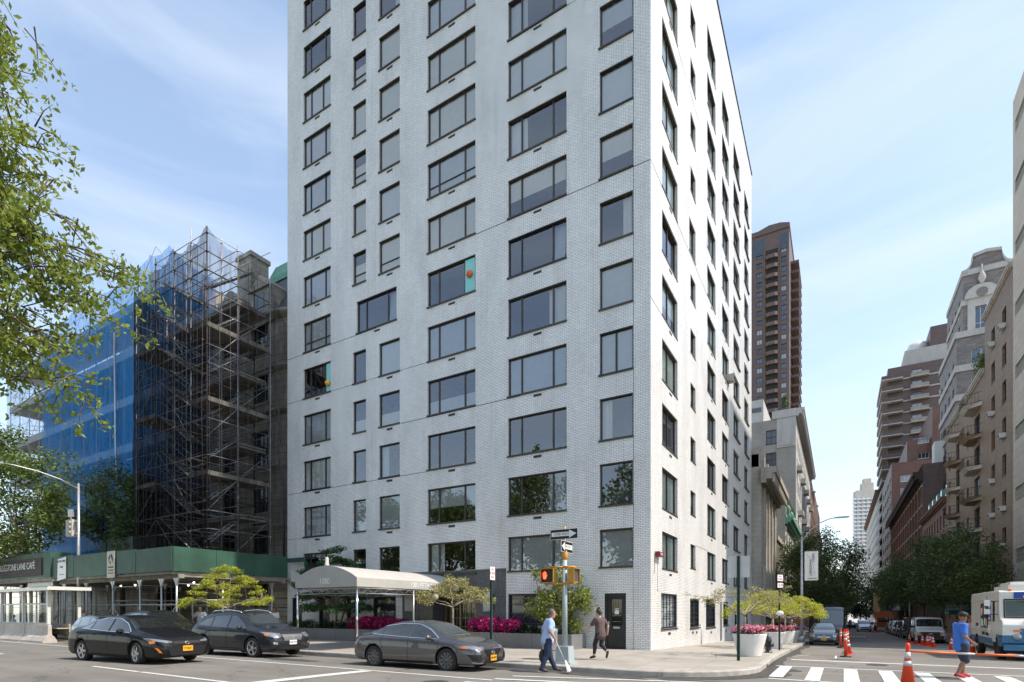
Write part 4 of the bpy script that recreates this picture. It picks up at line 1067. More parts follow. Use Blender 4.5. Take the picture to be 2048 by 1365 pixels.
# second shed with cafe banner
s2 = thing('sidewalk_shed', 'farther green sidewalk shed at the left edge with a cafe banner across it', 'sidewalk shed', (0, 0, 0))
m = MB(); m.box(-50, -36.05, -7.05, -7.0, 3.85, 5.45); m.build('parapet_panel', 'green_ply', s2)
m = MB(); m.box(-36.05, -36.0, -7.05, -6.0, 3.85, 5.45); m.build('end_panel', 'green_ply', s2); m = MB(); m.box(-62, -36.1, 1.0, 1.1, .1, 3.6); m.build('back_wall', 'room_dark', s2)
m = MB(); m.box(-50, -36.1, -6.98, .4, 3.6, 3.85); m.build('deck', 'plank', s2)
for x in (-37, -39.5, -42, -45, -48):
    for y in (-6.6, -3.5): link('post', pme, s2, (x, y, .1))
m = MB(); m.tube([(-50, -6.6, 2.2), (-36.5, -6.6, 2.2)], .03, 6); m.box(-40.5, -36.5, -6.75, -6.5, 3.3, 3.6); m.build('cross_rail', 'galv', s2)
bn = thing('cafe_banner', 'dark canvas banner with pale cafe lettering on the farther green shed', 'banner', (-41.3, -7.09, 4.62))
m = MB(); m.box(-3.8, 4.1, -.02, .01, -.62, .5); m.build('cloth', 'brown_cornice', bn)
text('lettering', 'BLUESTONE LANE CAFÉ', .62, 'white_metal', bn, (.05, -.03, .02), (PI/2, 0, 0), sx=.92)
m = MB()
for k in range(3): m.tube([(-3.4+2.4*k+.9*math.cos(a), -.03, -.45+.1*math.sin(a*2)) for a in [PI*i/10 for i in range(11)]], .012, 4)
m.build('flourish', 'plank', bn)
ps = thing('paper_sign', 'white paper notice on the green shed panel left of the lamp post', 'sign', (-34.5, -7.0, 4.35))
m = MB(); m.prism([(-.62, -.78), (.60, -.66), (.62, .66), (-.55, .55)], -.01, .0, 'y'); m.build('sheet', 'sign_white', ps)
text('lettering', 'NOW OPEN', .2, 'ink_blue', ps, (0, -.015, .4), (PI/2, 0, 0)); text('lettering', 'INSIDE', .14, 'ink_blue', ps, (0, -.015, 0.05), (PI/2, 0, 0))
m = MB(); m.box(-.35, .35, -.013, -.01, -.42, -.39); m.build('rule', 'ink_blue', ps)
po = thing('globe_poster', 'cream poster with a dark globe drawing hanging on the green shed', 'poster', (-28.2, -7.0, 4.33))
m = MB(); m.box(-.45, .45, -.015, -.0, -.78, .7); m.build('sheet', 'poster', po)
m = MB(); g = random.Random(4)
for bl in ([(-.3, .1), (-.05, .3), (-.08, .12), (-.16, .0), (-.2, -.2)], [(-.02, .3), (.2, .22), (.3, .0), (.2, -.22), (.14, -.02), (.02, .12)], [(-.12, -.1), (.0, -.16), (-.05, -.3), (-.14, -.22)]):
    m.prism([(x*.9, z+.25) for x, z in bl], -.019, -.016, 'y')
m.build('globe', 'ink_blue', po)
for i, (tx, sz) in enumerate((('ARCHITECTS', .12), ('BUILDERS', .1), ('RESTORATION', .1), ('SINCE 1921', .08))):
    if i < 3: m = MB(); m.box(-.32, .32, -.018, -.015, -.22-.16*i, -.20-.16*i+(.05 if i == 0 else .03)); m.build('rule', 'ink_black', po)
# bollard-free cafe clutter: outdoor dining cabin and concrete barriers
dn = thing('dining_cabin', 'white outdoor dining cabin with flat roof and clear panels at the left curb', 'dining cabin', (-29.4, -8.6, 0))
m = MB(); m.box(-13, .5, -1.0, .9, 2.86, 2.94); m.box(-13, .62, -1.05, -1.0, 2.80, 2.97); m.box(.57, .62, -1., .9, 2.82, 3.0)
m.build('roof', 'truck_white', dn)
for x in (-.1, -3.4, -6.6, -9.9):
    for y in (-.75, .6): m = MB(); m.box(x-.07, x+.07, y-.07, y+.07, 0, 2.86); m.build('post', 'truck_white', dn)
for x0 in (-10, -6.6, -3.3):
    m = MB(); a, b = x0+.1, x0+3.1
    m.box(a, b, -.78, -.72, 1.0, 1.07); m.box(a, b, -.78, -.72, 2.05, 2.12); 
    for q in (0, .5, 1): m.box(a+(b-a-.05)*q, a+(b-a-.05)*q+.05, -.775, -.725, 1.07, 2.05)
    fr = m.build('panel_frame', 'white_metal', dn); m = MB(); m.quad((a, -.75, 1.07), (b, -.75, 1.07), (b, -.75, 2.05), (a, -.75, 2.05)); m.build('clear_panel', 'acrylic', fr, norm=False)
m = MB(); m.box(-13, .05, -.85, -.8, .35, .98); m.build('skirt_panel', 'truck_white', dn); m = MB(); m.box(-13, .06, -.88, -.77, .98, 1.03); m.build('ledge', 'galv', dn)
for x, s in ((-.55, .3), (-1.35, .34), (-3.1, .32)):
    m = MB(); m.ball((x, -.88, .78), s*.38, 10, (.8, .3, 1.1)); m.build('pumpkin_picture', 'bar_orange', dn)
m = MB(); m.box(-12, -.5, .3, .36, .4, 1.0); m.box(-12, -.3, -.3, .3, .74, .78); m.build('counter', 'wood_fence', dn)
bp = [(-.31, 0), (.31, 0), (.31, .1), (.2, .3), (.09, .42), (.075, .92), (-.075, .92), (-.09, .42), (-.2, .3), (-.31, .1)]
bm_ = MB(); bm_.prism([(a, z) for a, z in bp], -1.45, 1.45, 'x')
bmesh_ = bm_.mesh('barrier', 'barrier_concrete')
bl = ['pale concrete traffic barrier nearest the black sedan', 'concrete traffic barrier in front of the dining cabin, second from the black sedan', 'concrete traffic barrier in front of the dining cabin, third from the black sedan', 'concrete traffic barrier at the left edge of the photo']
for k in range(4):
    o = link('concrete_barrier', bmesh_, None, (-29.6-2.98*k, -9.75, RZ(-9.75)-.01), (0, 0, rnd.uniform(-.01, .01)))
    tag(o, bl[k], 'barrier', 'concrete barriers along the dining cabin')
# ================================================================== entrance awning, planters, poles on the avenue sidewalk
aw = thing('entrance_awning', 'long gray barrel shaped entrance awning reading 1080 from the door to the curb', 'awning', (0, 0, 0))
AX0, AX1 = -13.05, -9.45; AC = (AX0+AX1)/2; AW = AX1-AX0
def arch(n=14): return [(AX0+AW*i/n, 3.02+.52*math.sin(PI*i/n)**.85) for i in range(n+1)]
pr = arch(); m = MB()
rows = [[(x, y, z) for x, z in pr] for y in (-6.62, -3.3, -.02)]; m.grid(rows)
for x in (AX0, AX1): m.quad((x, -6.62, 2.67), (x, -.02, 2.67), (x, -.02, 3.02), (x, -6.62, 3.02))
m.build('canopy_cloth', 'canvas_awning', aw)
m = MB(); m.add([(AX0, -6.63, 2.67), (AX1, -6.63, 2.67)] + [(x, -6.63, z) for x, z in pr[::-1]], [tuple(range(len(pr)+2))]); m.build('end_cloth', 'canvas_awning', aw)
text('lettering', '1080', .36, 'sign_white', aw, (AC, -6.64, 2.90), (PI/2, 0, 0), sx=.85)
text('lettering', '1080 FIFTH AVENUE', .31, 'sign_white', aw, (AX1+.008, -2.4, 2.84), (PI/2, 0, PI/2), sx=.85)
m = MB()
for x in (AX0+.04, AX1-.04):
    m.tube([(x, -6.6, 2.62), (x, 0, 2.62)], .018, 6); m.tube([(x, -6.6, 2.42), (x, 0, 2.42)], .012, 5)
    for k in range(11): y = -6.6+.6*k; m.tube([(x, y, 2.62), (x, y+.3, 2.42), (x, y+.6, 2.62)], .010, 4)
for y in (-6.58, -4.4, -2.2, -.1):
    m.tube([(AX0+.04, y, 2.6), (AX1-.04, y, 2.6)], .016, 5); m.tube([(AX0+.04, y, 2.42), (AX1-.04, y, 2.42)], .012, 5)
    for k in range(6): x = AX0+.04+.587*k; m.tube([(x, y, 2.6), (x+.29, y, 2.42), (x+.587, y, 2.6)], .010, 4)
m.build('frame', 'galv', aw)
for x in (AX0+.05, AX1-.05):
    for y in (-6.55, -3.3):
        m = MB(); m.tube([(x, y, .15), (x, y, 2.6)], .038, 10); m.lathe([(.07, .15), (.07, .17), (.045, .19)], cx=x, cy=y, n=12); m.build('post', 'chrome' if y < -5 else 'galv', aw)
m = MB(); m.lathe([(.06, 3.5), (.10, 3.54), (.10, 3.60), (.075, 3.62), (.075, 3.84), (.03, 3.9)], cx=AC-.02, cy=-6.5, n=12); m.build('beacon_lamp', 'stone_trim', aw)
m = MB(); m.ball((-9.35, -2.0, 2.35), .16, 12); m.build('globe_lamp', 'stone_trim', aw)

# ---- granite planter beds
def bed(label, x0, x1, y0, y1, h=.62):
    t = thing('planter_bed', label, 'planter', ((x0+x1)/2, (y0+y1)/2, .15))
    w_, d_ = (x1-x0)/2, (y1-y0)/2; m = MB()
    m.box(-w_, w_, -d_, -d_+.12, 0, h); m.box(-w_, w_, d_-.12, d_, 0, h); m.box(-w_, -w_+.12, -d_+.12, d_-.12, 0, h); m.box(w_-.12, w_, -d_+.12, d_-.12, 0, h)
    k = int(2*w_/1.5)
    m.build('stone_curb', 'granite_planter', t)
    m = MB(); [m.box(-w_+2*w_*i/max(1, k)-.006, -w_+2*w_*i/max(1, k)+.006, -d_-.003, -d_+.01, .01, h-.01) for i in range(1, k)]; m.build('joint', 'grille', t) if k > 1 else None
    m = MB(); m.box(-w_+.12, w_-.12, -d_+.12, d_-.12, h-.14, h-.08); m.build('soil', 'soil', t)
    return t
bed('long gray granite planter bed left of the entrance door behind the awning post', -21.0, -11.9, -1.55, -.12)
bed('low gray granite planter bed between the entrance and the corner door', -8.2, -2.75, -1.55, -.12)
def plant(name, label, cat, mat, clumps, n, size, seed, stem=None, kind=None, group=None, **kw):
    t = thing(name, label, cat, (0, 0, 0), group=group); leaves('foliage', mat, clumps, n, size, seed, t, **kw)
    if stem:
        m = MB(); g = random.Random(seed)
        for k in range(10):
            c = g.choice(clumps); m.tube([(c[0]+g.uniform(-.1, .1), c[1], stem), (c[0]+g.uniform(-.2, .2), c[1]+g.uniform(-.1, .1), c[2]+c[3]*.5)], [.012, .005], 4)
        m.build('stem', 'bark', t)
    return t
def row(x0, x1, y, z, r, n, j=.1, seed=1):
    g = random.Random(seed); return [(x0+(x1-x0)*i/max(1, n-1)+g.uniform(-j, j), y+g.uniform(-j, j), z+g.uniform(-j, j)*.6, r*g.uniform(.8, 1.2)) for i in range(n)]
def hedge(name, label, cat, lmat, x0, x1, z0, z1, n, size, seed, petals=None, pn=0, ps=.06):
    cl = row(x0, x1, -1.05, (z0+z1)/2, (z1-z0)/2, max(3, int((x1-x0)/.28)), .12, seed) + row(x0, x1, -.6, (z0+z1)/2+.05, (z1-z0)/2, max(3, int((x1-x0)/.28)), .12, seed+1)
    t = thing(name, label, cat, (0, 0, 0)); leaves('foliage', lmat, cl, n, size, seed, t, asp=.6)
    if petals: leaves('blossom', petals, [(a, b-.05, c+.03, d*1.05) for a, b, c, d in cl], pn, ps, seed+9, t, asp=.95, shell=.25, up=.3)
    m = MB(); g = random.Random(seed)
    for c in cl[::2]: m.tube([(c[0], c[1], .6), (c[0]+.05, c[1], c[2])], [.015, .006], 4)
    m.build('stem', 'bark', t)
    return t
hedge('hedge', 'dark green clipped hedge in the granite bed under the dogwood tree', 'hedge', 'leaf_hedge', -20.6, -15.6, .7, 1.15, 5000, .07, 31)
hedge('flower_bed', 'magenta petunias spilling from the granite bed behind the gray sedan roof', 'flowers', 'leaf_hedge', -15.4, -12.3, .7, 1.32, 2500, .07, 32, 'petal_magenta', 4200, .085)
hedge('flower_bed', 'magenta petunias in the granite bed right of the building entrance', 'flowers', 'leaf_hedge', -7.9, -5.8, .7, 1.32, 2200, .07, 33, 'petal_magenta', 3600, .08)
hedge('hedge', 'short dark green hedge between the magenta flowers and the gray bin', 'hedge', 'leaf_hedge', -5.5, -4.4, .7, 1.05, 2400, .06, 34)
hedge('low_plant', 'low variegated plants with pale leaf edges in the bed below the corner bush', 'plant', 'leaf_variegated', -4.2, -2.95, .72, .98, 1500, .11, 35)
m = thing('low_plant', 'spiky pale green plant in front of the dark hedge under the dogwood', 'plant', (-18.2, -1.35, .75))
mm = MB(); g = random.Random(6)
for k in range(60):
    a = g.uniform(0, 2*PI); r = g.uniform(.15, .35); mm.tube([(0, 0, 0), (r*.5*math.cos(a), r*.5*math.sin(a), .3), (r*math.cos(a), r*math.sin(a), .25)], [.008, .006, .002], 3)
mm.build('blades', 'leaf_variegated', m)
# potted flowers at the door
pf = thing('flower_pot', 'white pot of pink and green flowers on the sidewalk in front of the entrance', 'flower pot', (-6.9, -5.2, .15))
m = MB(); m.lathe([(.26, 0), (.38, .5), (.36, .52), (.33, .48), (0, .46)], n=20); m.build('pot', 'planter_white', pf)
leaves('foliage', 'leaf_bush', [(0, 0, .62, .36), (.2, 0, .6, .3), (-.3, .1, .62, .3)], 500, .11, 41, pf); leaves('blossom', 'petal_pink', [(0, 0, .76, .34), (.25, 0, .7, .28), (-.3, .1, .74, .28)], 500, .10, 42, pf, asp=.9, shell=.3)

# ---- trees
def tree(label, loc, trunk_h, trunk_r, clumps, n, size, lmat, bark='bark', seed=1, lean=(0, 0), cat='tree', name='tree', group=None, limb=.5, sag=0., branch_n=5, **kw):
    t = thing(name, label, cat, loc, group=group); m = MB()
    top = (lean[0], lean[1], trunk_h)
    m.tube([(0, 0, -.05), (lean[0]*.2, lean[1]*.2, trunk_h*.35), (lean[0]*.6, lean[1]*.6, trunk_h*.7), top], [trunk_r*1.25, trunk_r, trunk_r*.9, trunk_r*.75], 9)
    branchy(m, (top[0], top[1], top[2]-.02), [c[:3] for c in clumps], trunk_r*limb, seed, sag=sag, n=branch_n)
    m.build('trunk', bark, t); leaves('crown', lmat, clumps, n, size, seed, t, **kw)
    return t
def dome(cx, cy, cz, rx, ry, rz, n, r, seed, low=-.3):
    g = random.Random(seed); out = []
    while len(out) < n:
        a = Vector((g.gauss(0, 1), g.gauss(0, 1), g.gauss(0, 1))).normalized()*g.uniform(.55, 1)
        if a.z < low: continue
        out.append((cx+a.x*rx, cy+a.y*ry, cz+a.z*rz, r*g.uniform(.6, 1.3)))
    return out
def umbrella(rx, ry, z0, z1, n, r, seed):
    g = random.Random(seed); out = []
    for i in range(n):
        a = g.uniform(0, 2*PI); q = g.random()**.5; out.append((rx*q*math.cos(a), ry*q*math.sin(a), z1-(z1-z0)*q**1.6+g.uniform(-.12, .12), r*g.uniform(.7, 1.2)))
    return out
# honey locust, yellow green, by the curb
tree('small yellow green honey locust at the curb behind the dark sport utility vehicle', (-19.3, -5.7, .15), 1.7, .05, umbrella(2.0, 2.0, 1.8, 3.7, 75, .30, 3), 10500, .085, 'leaf_yellow', 'bark_pale', 3, flat=.45, up=1.1, asp=.42, limb=.6)
# dogwood beside the awning (several stems in tiers)
dg = thing('tree', 'dark green dogwood with layered branches in the planter bed left of the awning', 'tree', (-17.1, -1.0, .6))
cl = []
g = random.Random(8)
for z, r, n in ((1.5, 2.9, 26), (2.15, 3.0, 26), (2.75, 2.6, 22), (3.4, 2.2, 18), (3.9, 1.3, 9), (4.5, .6, 4)):
    for i in range(n):
        a = g.uniform(0, 2*PI); q = g.uniform(.2, 1)**.6*r; cl.append((q*math.cos(a), max(-1.6, min(.5, q*math.sin(a)*.6)), z+g.uniform(-.15, .15)-.1*q, .42))
m = MB()
for bx in (-.5, .1, .5): m.tube([(bx*.4, 0, -.1), (bx, .0, .6), (bx*1.6, 0, 1.2)], [.07, .055, .045], 7); branchy(m, (bx*1.6, 0, 1.15), [c[:3] for c in cl[int(bx*2+1)::4]], .045, 3)
m.build('trunk', 'bark', dg); leaves('crown', 'leaf_dogwood', cl, 15000, .13, 8, dg, flat=.4, up=1.4, asp=.55, droop=.3)
# pale flat topped tree in front of the entrance
tree('small flat topped tree with pale yellow and rusty leaves in front of the entrance', (-6.75, -4.1, .15), 1.75, .045, umbrella(1.75, 1.5, 1.95, 2.75, 50, .27, 12) + umbrella(.9, .8, 2.5, 3.05, 12, .25, 13), 5200, .075, 'leaf_pale', 'bark_pale', 12, flat=.55, up=.9, asp=.55, limb=.55)
# bush tree at the bed
tree('dense yellow green bushy tree in the bed behind the walk signal', (-3.9, -.95, .6), .7, .05, dome(.25, -.05, 1.55, 1.35, .75, 1.35, 60, .36, 14, -.9) + [(-.9, 0, 2.9, .25), (-.7, 0, 2.6, .3), (1.3, -.2, 2.3, .3), (1.5, -.1, 1.7, .3)], 7000, .115, 'leaf_bush', 'bark', 14, up=.7, asp=.5, droop=.4)
# sunlit street tree at far left and dark one behind
tree('sunlit bright green street tree at the left edge above the cafe banner', (-42.6, -6.3, .15), 3.2, .2, dome(0, -.6, 9.2, 4.8, 3.4, 5.0, 80, 1.15, 21, -.9), 22000, .20, 'leaf_mid', seed=21, up=.6, asp=.6)
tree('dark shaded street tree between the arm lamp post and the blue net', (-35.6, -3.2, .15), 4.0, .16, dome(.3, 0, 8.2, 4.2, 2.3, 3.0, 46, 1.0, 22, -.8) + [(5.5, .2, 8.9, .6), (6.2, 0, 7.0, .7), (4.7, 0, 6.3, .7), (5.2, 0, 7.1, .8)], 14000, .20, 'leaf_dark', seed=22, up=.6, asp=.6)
# big elm whose boughs reach in from the park side, top left
g = random.Random(77)
cm = Vector((6.44, -21.55, 0)); Rv = Vector((.858, .5135, 0)); Fv = Vector((.5135*-1, .858, 0))
def cpos(r, f_, z): v = cm+Rv*r+Fv*f_; return Vector((v.x, v.y, z))
te = cpos(-12.6, 6.3, .13)
el = thing('tree', 'large elm with leafy boughs hanging into the top left of the view', 'tree', te)
m = MB(); cl = []
m.tube([(0, 0, -.1), (.1, 0, 2), (.3, .2, 4.2), (.5, .2, 6)], [.42, .34, .3, .26], 12)
boughs = []
def lp(v): return v-te
fk = Vector((.5, .2, 6))
# bough tips described by real positions: (right, forward, height)
tips = [((-7.1, 8.6, 5.9), 1.1), ((-6.7, 8.9, 6.8), 1.0), ((-6.6, 9.2, 7.5), 1.0), ((-7.4, 9.3, 5.4), 1.1), ((-7.1, 9.0, 8.2), 1.2), ((-7.55, 9.2, 9.0), 1.1), ((-8.0, 9.2, 9.9), 1.0), ((-8.3, 9.0, 10.9), 1.0), ((-8.4, 9.5, 11.9), 1.0), ((-8.6, 9.2, 6.4), 1.2), ((-7.9, 8.4, 7.3), 1.2), ((-8.6, 8.8, 8.4), 1.1), ((-7.0, 8.8, 6.6), 1.2), ((-7.6, 9.0, 6.2), 1.2), ((-8.2, 8.6, 5.9), 1.1), ((-6.7, 9.0, 7.3), 1.1), ((-7.5, 8.6, 7.9), 1.2), ((-8.5, 9.4, 9.3), 1.1), ((-8.1, 9.0, 7.9), 1.2), ((-8.6, 8.6, 7.3), 1.2), ((-7.0, 8.6, 5.5), .9), ((-8.3, 9.2, 6.9), 1.2), ((-8.2, 8.8, 10.4), 1.0), ((-8.6, 9.0, 11.3), 1.0), ((-8.5, 8.6, 12.2), .9), ((-7.9, 9.1, 9.5), 1.0), ((-8.0, 8.7, 8.9), 1.0)]
for (r, f_, z), sp in tips:
    e = lp(cpos(r, f_, z)); d = e-fk; pts = [fk+d*t+Vector((0, 0, 1.6*math.sin(PI*t)*(.6 if z < 8 else .25))) for t in (0, .2, .4, .6, .75, .88)]
    m.tube(pts, [.07, .055, .04, .028, .017, .007], 6)
    for k in range(74):
        t = g.uniform(.12, 1.02); p0 = fk+d*t+Vector((0, 0, 1.6*math.sin(PI*t)*(.6 if z < 8 else .25)))
        q = p0+Vector((g.gauss(0, .5), g.gauss(0, .5), g.gauss(-.25, .35)))*sp*(1.15-t*.35)
        m.tube([p0, p0.lerp(q, .5)+Vector((0, 0, .08)), q], [.014, .008, .003], 4)
        for s_ in (.45, .7, .9, 1.0): w_ = p0.lerp(q, s_); cl.append((w_.x, w_.y, w_.z, .14))
m.build('trunk', 'bark', el)
keep = []
for c in cl:
    w_ = Vector(c[:3])+te-Vector((6.44, -21.55, 0)); r, f_ = w_.dot(Rv), w_.dot(Fv); keep.append(c)
leaves('crown', 'leaf_near', keep, 54000, .10, 5, el, asp=.48, droop=.55, up=.2, shell=.33, jitter=.35)
# park trees across the avenue (seen mirrored in the windows)
for i, (x, y, h, s) in enumerate(((-34, -31, 17, 5.5), (-22, -33, 20, 6.5), (-9.5, -32, 17.5, 6), (2.5, -34, 21, 6.5), (15, -32, 16, 5.5), (-47, -33, 19, 6.5))):
    tree(['tall park tree far left across the avenue', 'second tall park tree across the avenue opposite the netted church', 'park tree across the avenue opposite the awning', 'tallest park tree across the avenue opposite the corner', 'park tree behind the camera opposite the side street', 'park tree far up the avenue'][i], (x, y, .1), 5, .3, dome(0, 0, h*.62, s, s, h*.36, 44, 1.7, 50+i, -.9), 12000, .36, 'leaf_mid', seed=50+i, up=.5, asp=.7, group='park trees across the avenue')
# ================================================================== buildings along the side street
FE = Fac((18.3, 0, 0), -PI/2)      # faces the street from the right; u = -y
def FLx(x): return Fac((x, 0, 0), PI/2)     # faces the street from the left; u = y
def FRx(x): return Fac((x, 0, 0), -PI/2)
wcache = {}
def wmesh(W, H, style, fm, gm):
    key = (round(W, 2), round(H, 2), style, fm, gm)
    if key in wcache: return wcache[key]
    m = MB(); t = .07; m.mi = 0
    m.box(-W/2, -W/2+t, .0, .1, 0, H); m.box(W/2-t, W/2, 0, .1, 0, H); m.box(-W/2+t, W/2-t, 0, .1, 0, t); m.box(-W/2+t, W/2-t, 0, .1, H-t, H)
    if style in ('h', 'x'): m.box(-W/2+t, W/2-t, .01, .09, H/2-.035, H/2+.035)
    if style in ('v', 'x'): m.box(-.03, .03, .015, .085, t, H-t)
    if style == 't':
        for q in (-W/6, W/6): m.box(q-.03, q+.03, .015, .085, t, H-t)
    if style == 'p':
        for q in (-W/4, 0, W/4): m.box(q-.02, q+.02, .02, .08, t, H-t)
        for q in (.33, .66): m.box(-W/2+t, W/2-t, .02, .075, H*q-.02, H*q+.02)
    m.box(-W/2-.08, W/2+.08, -.20, -.003, -.12, -.0)
    m.mi = 1; m.quad((-W/2+t*.8, .07, t*.8), (W/2-t*.8, .07, t*.8), (W/2-t*.8, .07, H-t*.8), (-W/2+t*.8, .07, H-t*.8))
    wcache[key] = m.mesh('window', [fm, gm], norm=False); return wcache[key]
def facade(parent, F, u0, u1, z0, z1, rects, mat, depth=.18, name='wall', styles='h', fm='black_frame', gms=('win_dark', 'win_dark', 'win_blue', 'win_pale'), seed=1):
    g = random.Random(seed); m = MB(); F.wall(m, u0, u1, z0, z1, rects, depth+.12); m.build(name, mat, parent, norm=False)
    for r in rects: link('window', wmesh(r[1]-r[0], r[3]-r[2], g.choice(styles), fm, g.choice(gms)), parent, F.p((r[0]+r[1])/2, r[2], depth), (0, 0, F.ang))
def gridrects(us, W, zs, H): return [(u-W/2, u+W/2, z, z+H) for u in us for z in zs]
def shell(parent, x0, x1, y0, y1, z0, z1, mat, sides, name='wall'):
    m = MB()
    q = {'w': [(x0, y0), (x1, y0)], 'e': [(x0, y1), (x1, y1)], 'n': [(x0, y0), (x0, y1)], 's': [(x1, y0), (x1, y1)]}
    for s_ in sides:
        a, b = q[s_]; m.quad((*a, z0), (*b, z0), (*b, z1), (*a, z1))
    m.quad((x0, y0, z1), (x1, y0, z1), (x1, y1, z1), (x0, y1, z1)); return m.build(name, mat, parent, norm=False)
def cornice(parent, F, u0, u1, z, d, h, mat, name='cornice', dent=0.):
    m = MB(); F.box(m, u0, u1, z, z+h*.25, -d*.35, 0); F.box(m, u0-.0, u1+.0, z+h*.25, z+h*.6, -d*.75, 0); F.box(m, u0, u1, z+h*.6, z+h, -d, 0)
    if dent:
        k = int((u1-u0)/dent)
        for i in range(k): F.box(m, u0+dent*(i+.2), u0+dent*(i+.7), z-.0+h*.02, z+h*.6-.01, -d*.9, -d*.75)
    return m.build(name, mat, parent)
acm = MB(); acm.box(-.33, .33, -.38, .1, 0, .40); acm.mi = 1
for q in range(3): acm.box(-.27+q*.19, -.11+q*.19, -.385, -.37, .06, .34)
acme = acm.mesh('air_conditioner', ['white_metal', 'grille'])

# ---- striped stone annex (right edge)
an = thing('annex_building', 'pale stone block wall building with rows of glass block strips at the right edge', 'building', (0, 0, 0))
AZT = 42.0; zb = [1.4, 5.98, 10.75, 15.5, 20.3, 25.2, 30, 34.8, 39.5]
rc = [(-35.3, -22.2, z-.55, z+.55) for z in zb]
m = MB(); FE.wall(m, -35.9, -21.4, -2, AZT, rc, .12); m.quad((18.3, 21.4, -2), (40, 21.4, -2), (40, 21.4, AZT), (18.3, 21.4, AZT)); m.quad((18.3, 35.9, -2), (40, 35.9, -2), (40, 35.9, AZT), (18.3, 35.9, AZT)); m.quad((18.3, 21.4, AZT), (40, 21.4, AZT), (40, 35.9, AZT), (18.3, 35.9, AZT)); m.quad((40, 21.4, -2), (40, 35.9, -2), (40, 35.9, AZT), (40, 21.4, AZT))
m.build('wall', 'ashlar', an, norm=False)
for z in zb:
    m = MB(); m.quad(FE.p(-35.3, z-.55, .11), FE.p(-22.2, z-.55, .11), FE.p(-22.2, z+.55, .11), FE.p(-35.3, z+.55, .11)); m.build('glass_block_strip', 'glass_block', an, norm=False)
    m = MB()
    for k in range(44): FE.box(m, -35.3+.3*k-.012, -35.3+.3*k+.012, z-.55, z+.55, .085, .10)
    for q in (-.18, .18): FE.box(m, -35.3, -22.2, z+q-.012, z+q+.012, .09, .105)
    m.build('glass_block_joint', 'stone_trim', an)
# ---- tan brick apartment house with balconies
tn = thing('apartment_building', 'tan brick apartment house with iron balconies and window air conditioners on the right', 'building', (0, 0, 0))
zs8 = [.8+3.05*k for k in range(9)]
rc = gridrects([-38.6], 1.3, zs8, 1.75) + gridrects([-42.4], 1.3, zs8, 1.75) + [(-50.2, -47.7, z, z+2.0) for z in zs8[:7]] + gridrects([-53.5], 1.1, zs8[:7], 1.7) + [(-60.2, -58.2, z, z+2.0) for z in zs8[:7]] + gridrects([-64.6], 1.2, zs8[:7], 1.7)
facade(tn, FE, -45.6, -35.95, -2, 29.0, [r for r in rc if r[1] > -45.5], 'tan_brick', styles='hx', seed=3)
facade(tn, FE, -66.9, -45.6, -2, 24.2, [r for r in rc if r[1] <= -45.5], 'tan_brick', styles='hv', seed=4)
shell(tn, 18.3, 34, 35.95, 45.6, -2, 29.0, 'tan_brick', 'wes'); shell(tn, 18.3, 34, 45.61, 66.9, -2, 24.2, 'tan_brick', 'es')
shell(tn, 20.5, 34, 38, 50, 29, 32.5, 'tan_brick', 'nwes', 'penthouse')
for z in (24.2,): cornice(tn, FE, -66.9, -45.7, z, .35, .5, 'stone_trim')
cornice(tn, FE, -45.6, -35.95, 29.0, .3, .4, 'stone_trim')
# polygonal bays
def bay(F, u0, u1, z0, z1, d, mat, parent):
    m = MB(); c = .7
    pts = [(u0, 0), (u0+c, -d), (u1-c, -d), (u1, 0)]
    for i in range(3):
        a, b = pts[i], pts[i+1]; m.quad(F.p(a[0], z0, a[1]), F.p(b[0], z0, b[1]), F.p(b[0], z1, b[1]), F.p(a[0], z1, a[1]))
    m.add([F.p(u, z1, d_) for u, d_ in pts], [(0, 1, 2, 3)]); m.add([F.p(u, z0, d_) for u, d_ in pts], [(3, 2, 1, 0)])
    return m.build('bay', mat, parent)
for k, z in enumerate(zs8[:8]):
    if k >= 1 and k < 8:
        for (a, b) in ((-51.0, -46.9), (-61.0, -57.6)):
            if z > 23: continue
            zf = z-.55
            m = MB(); d = 1.25; pts = [(a, 0), (a+.8, -d), (b-.8, -d), (b, 0)]
            m.add([FE.p(u, zf, q*.7) for u, q in pts]+[FE.p(u, zf+.35, q) for u, q in pts], [(3,2,1,0), (4,5,6,7), (0,1,5,4), (1,2,6,5), (2,3,7,6)])
            s_ = m.build('balcony', 'stone_trim' if k % 2 else 'tan_brick', tn)
            m = MB()
            for i in range(3):
                p0, p1 = pts[i], pts[i+1]
                for h in (.42, 1.3): m.tube([FE.p(p0[0], zf+h, p0[1]+.04), FE.p(p1[0], zf+h, p1[1]+.04)], .022, 4)
                n_ = 9 if i == 1 else 5
                for q in range(n_+1):
                    u = p0[0]+(p1[0]-p0[0])*q/n_; dd_ = p0[1]+(p1[1]-p0[1])*q/n_+.04; m.tube([FE.p(u, zf+.35, dd_), FE.p(u, zf+1.3, dd_)], .012, 3)
            m.build('railing', 'dark_metal', s_)
g = random.Random(9)
for u in (-38.6, -42.4, -53.5, -64.6):
    for z in zs8:
        if (z > 22 and u < -45) or g.random() < .42: continue
        link('air_conditioner', acme, tn, FE.p(u+g.uniform(-.25, .25), z+.05, 0), (0, 0, FE.ang))
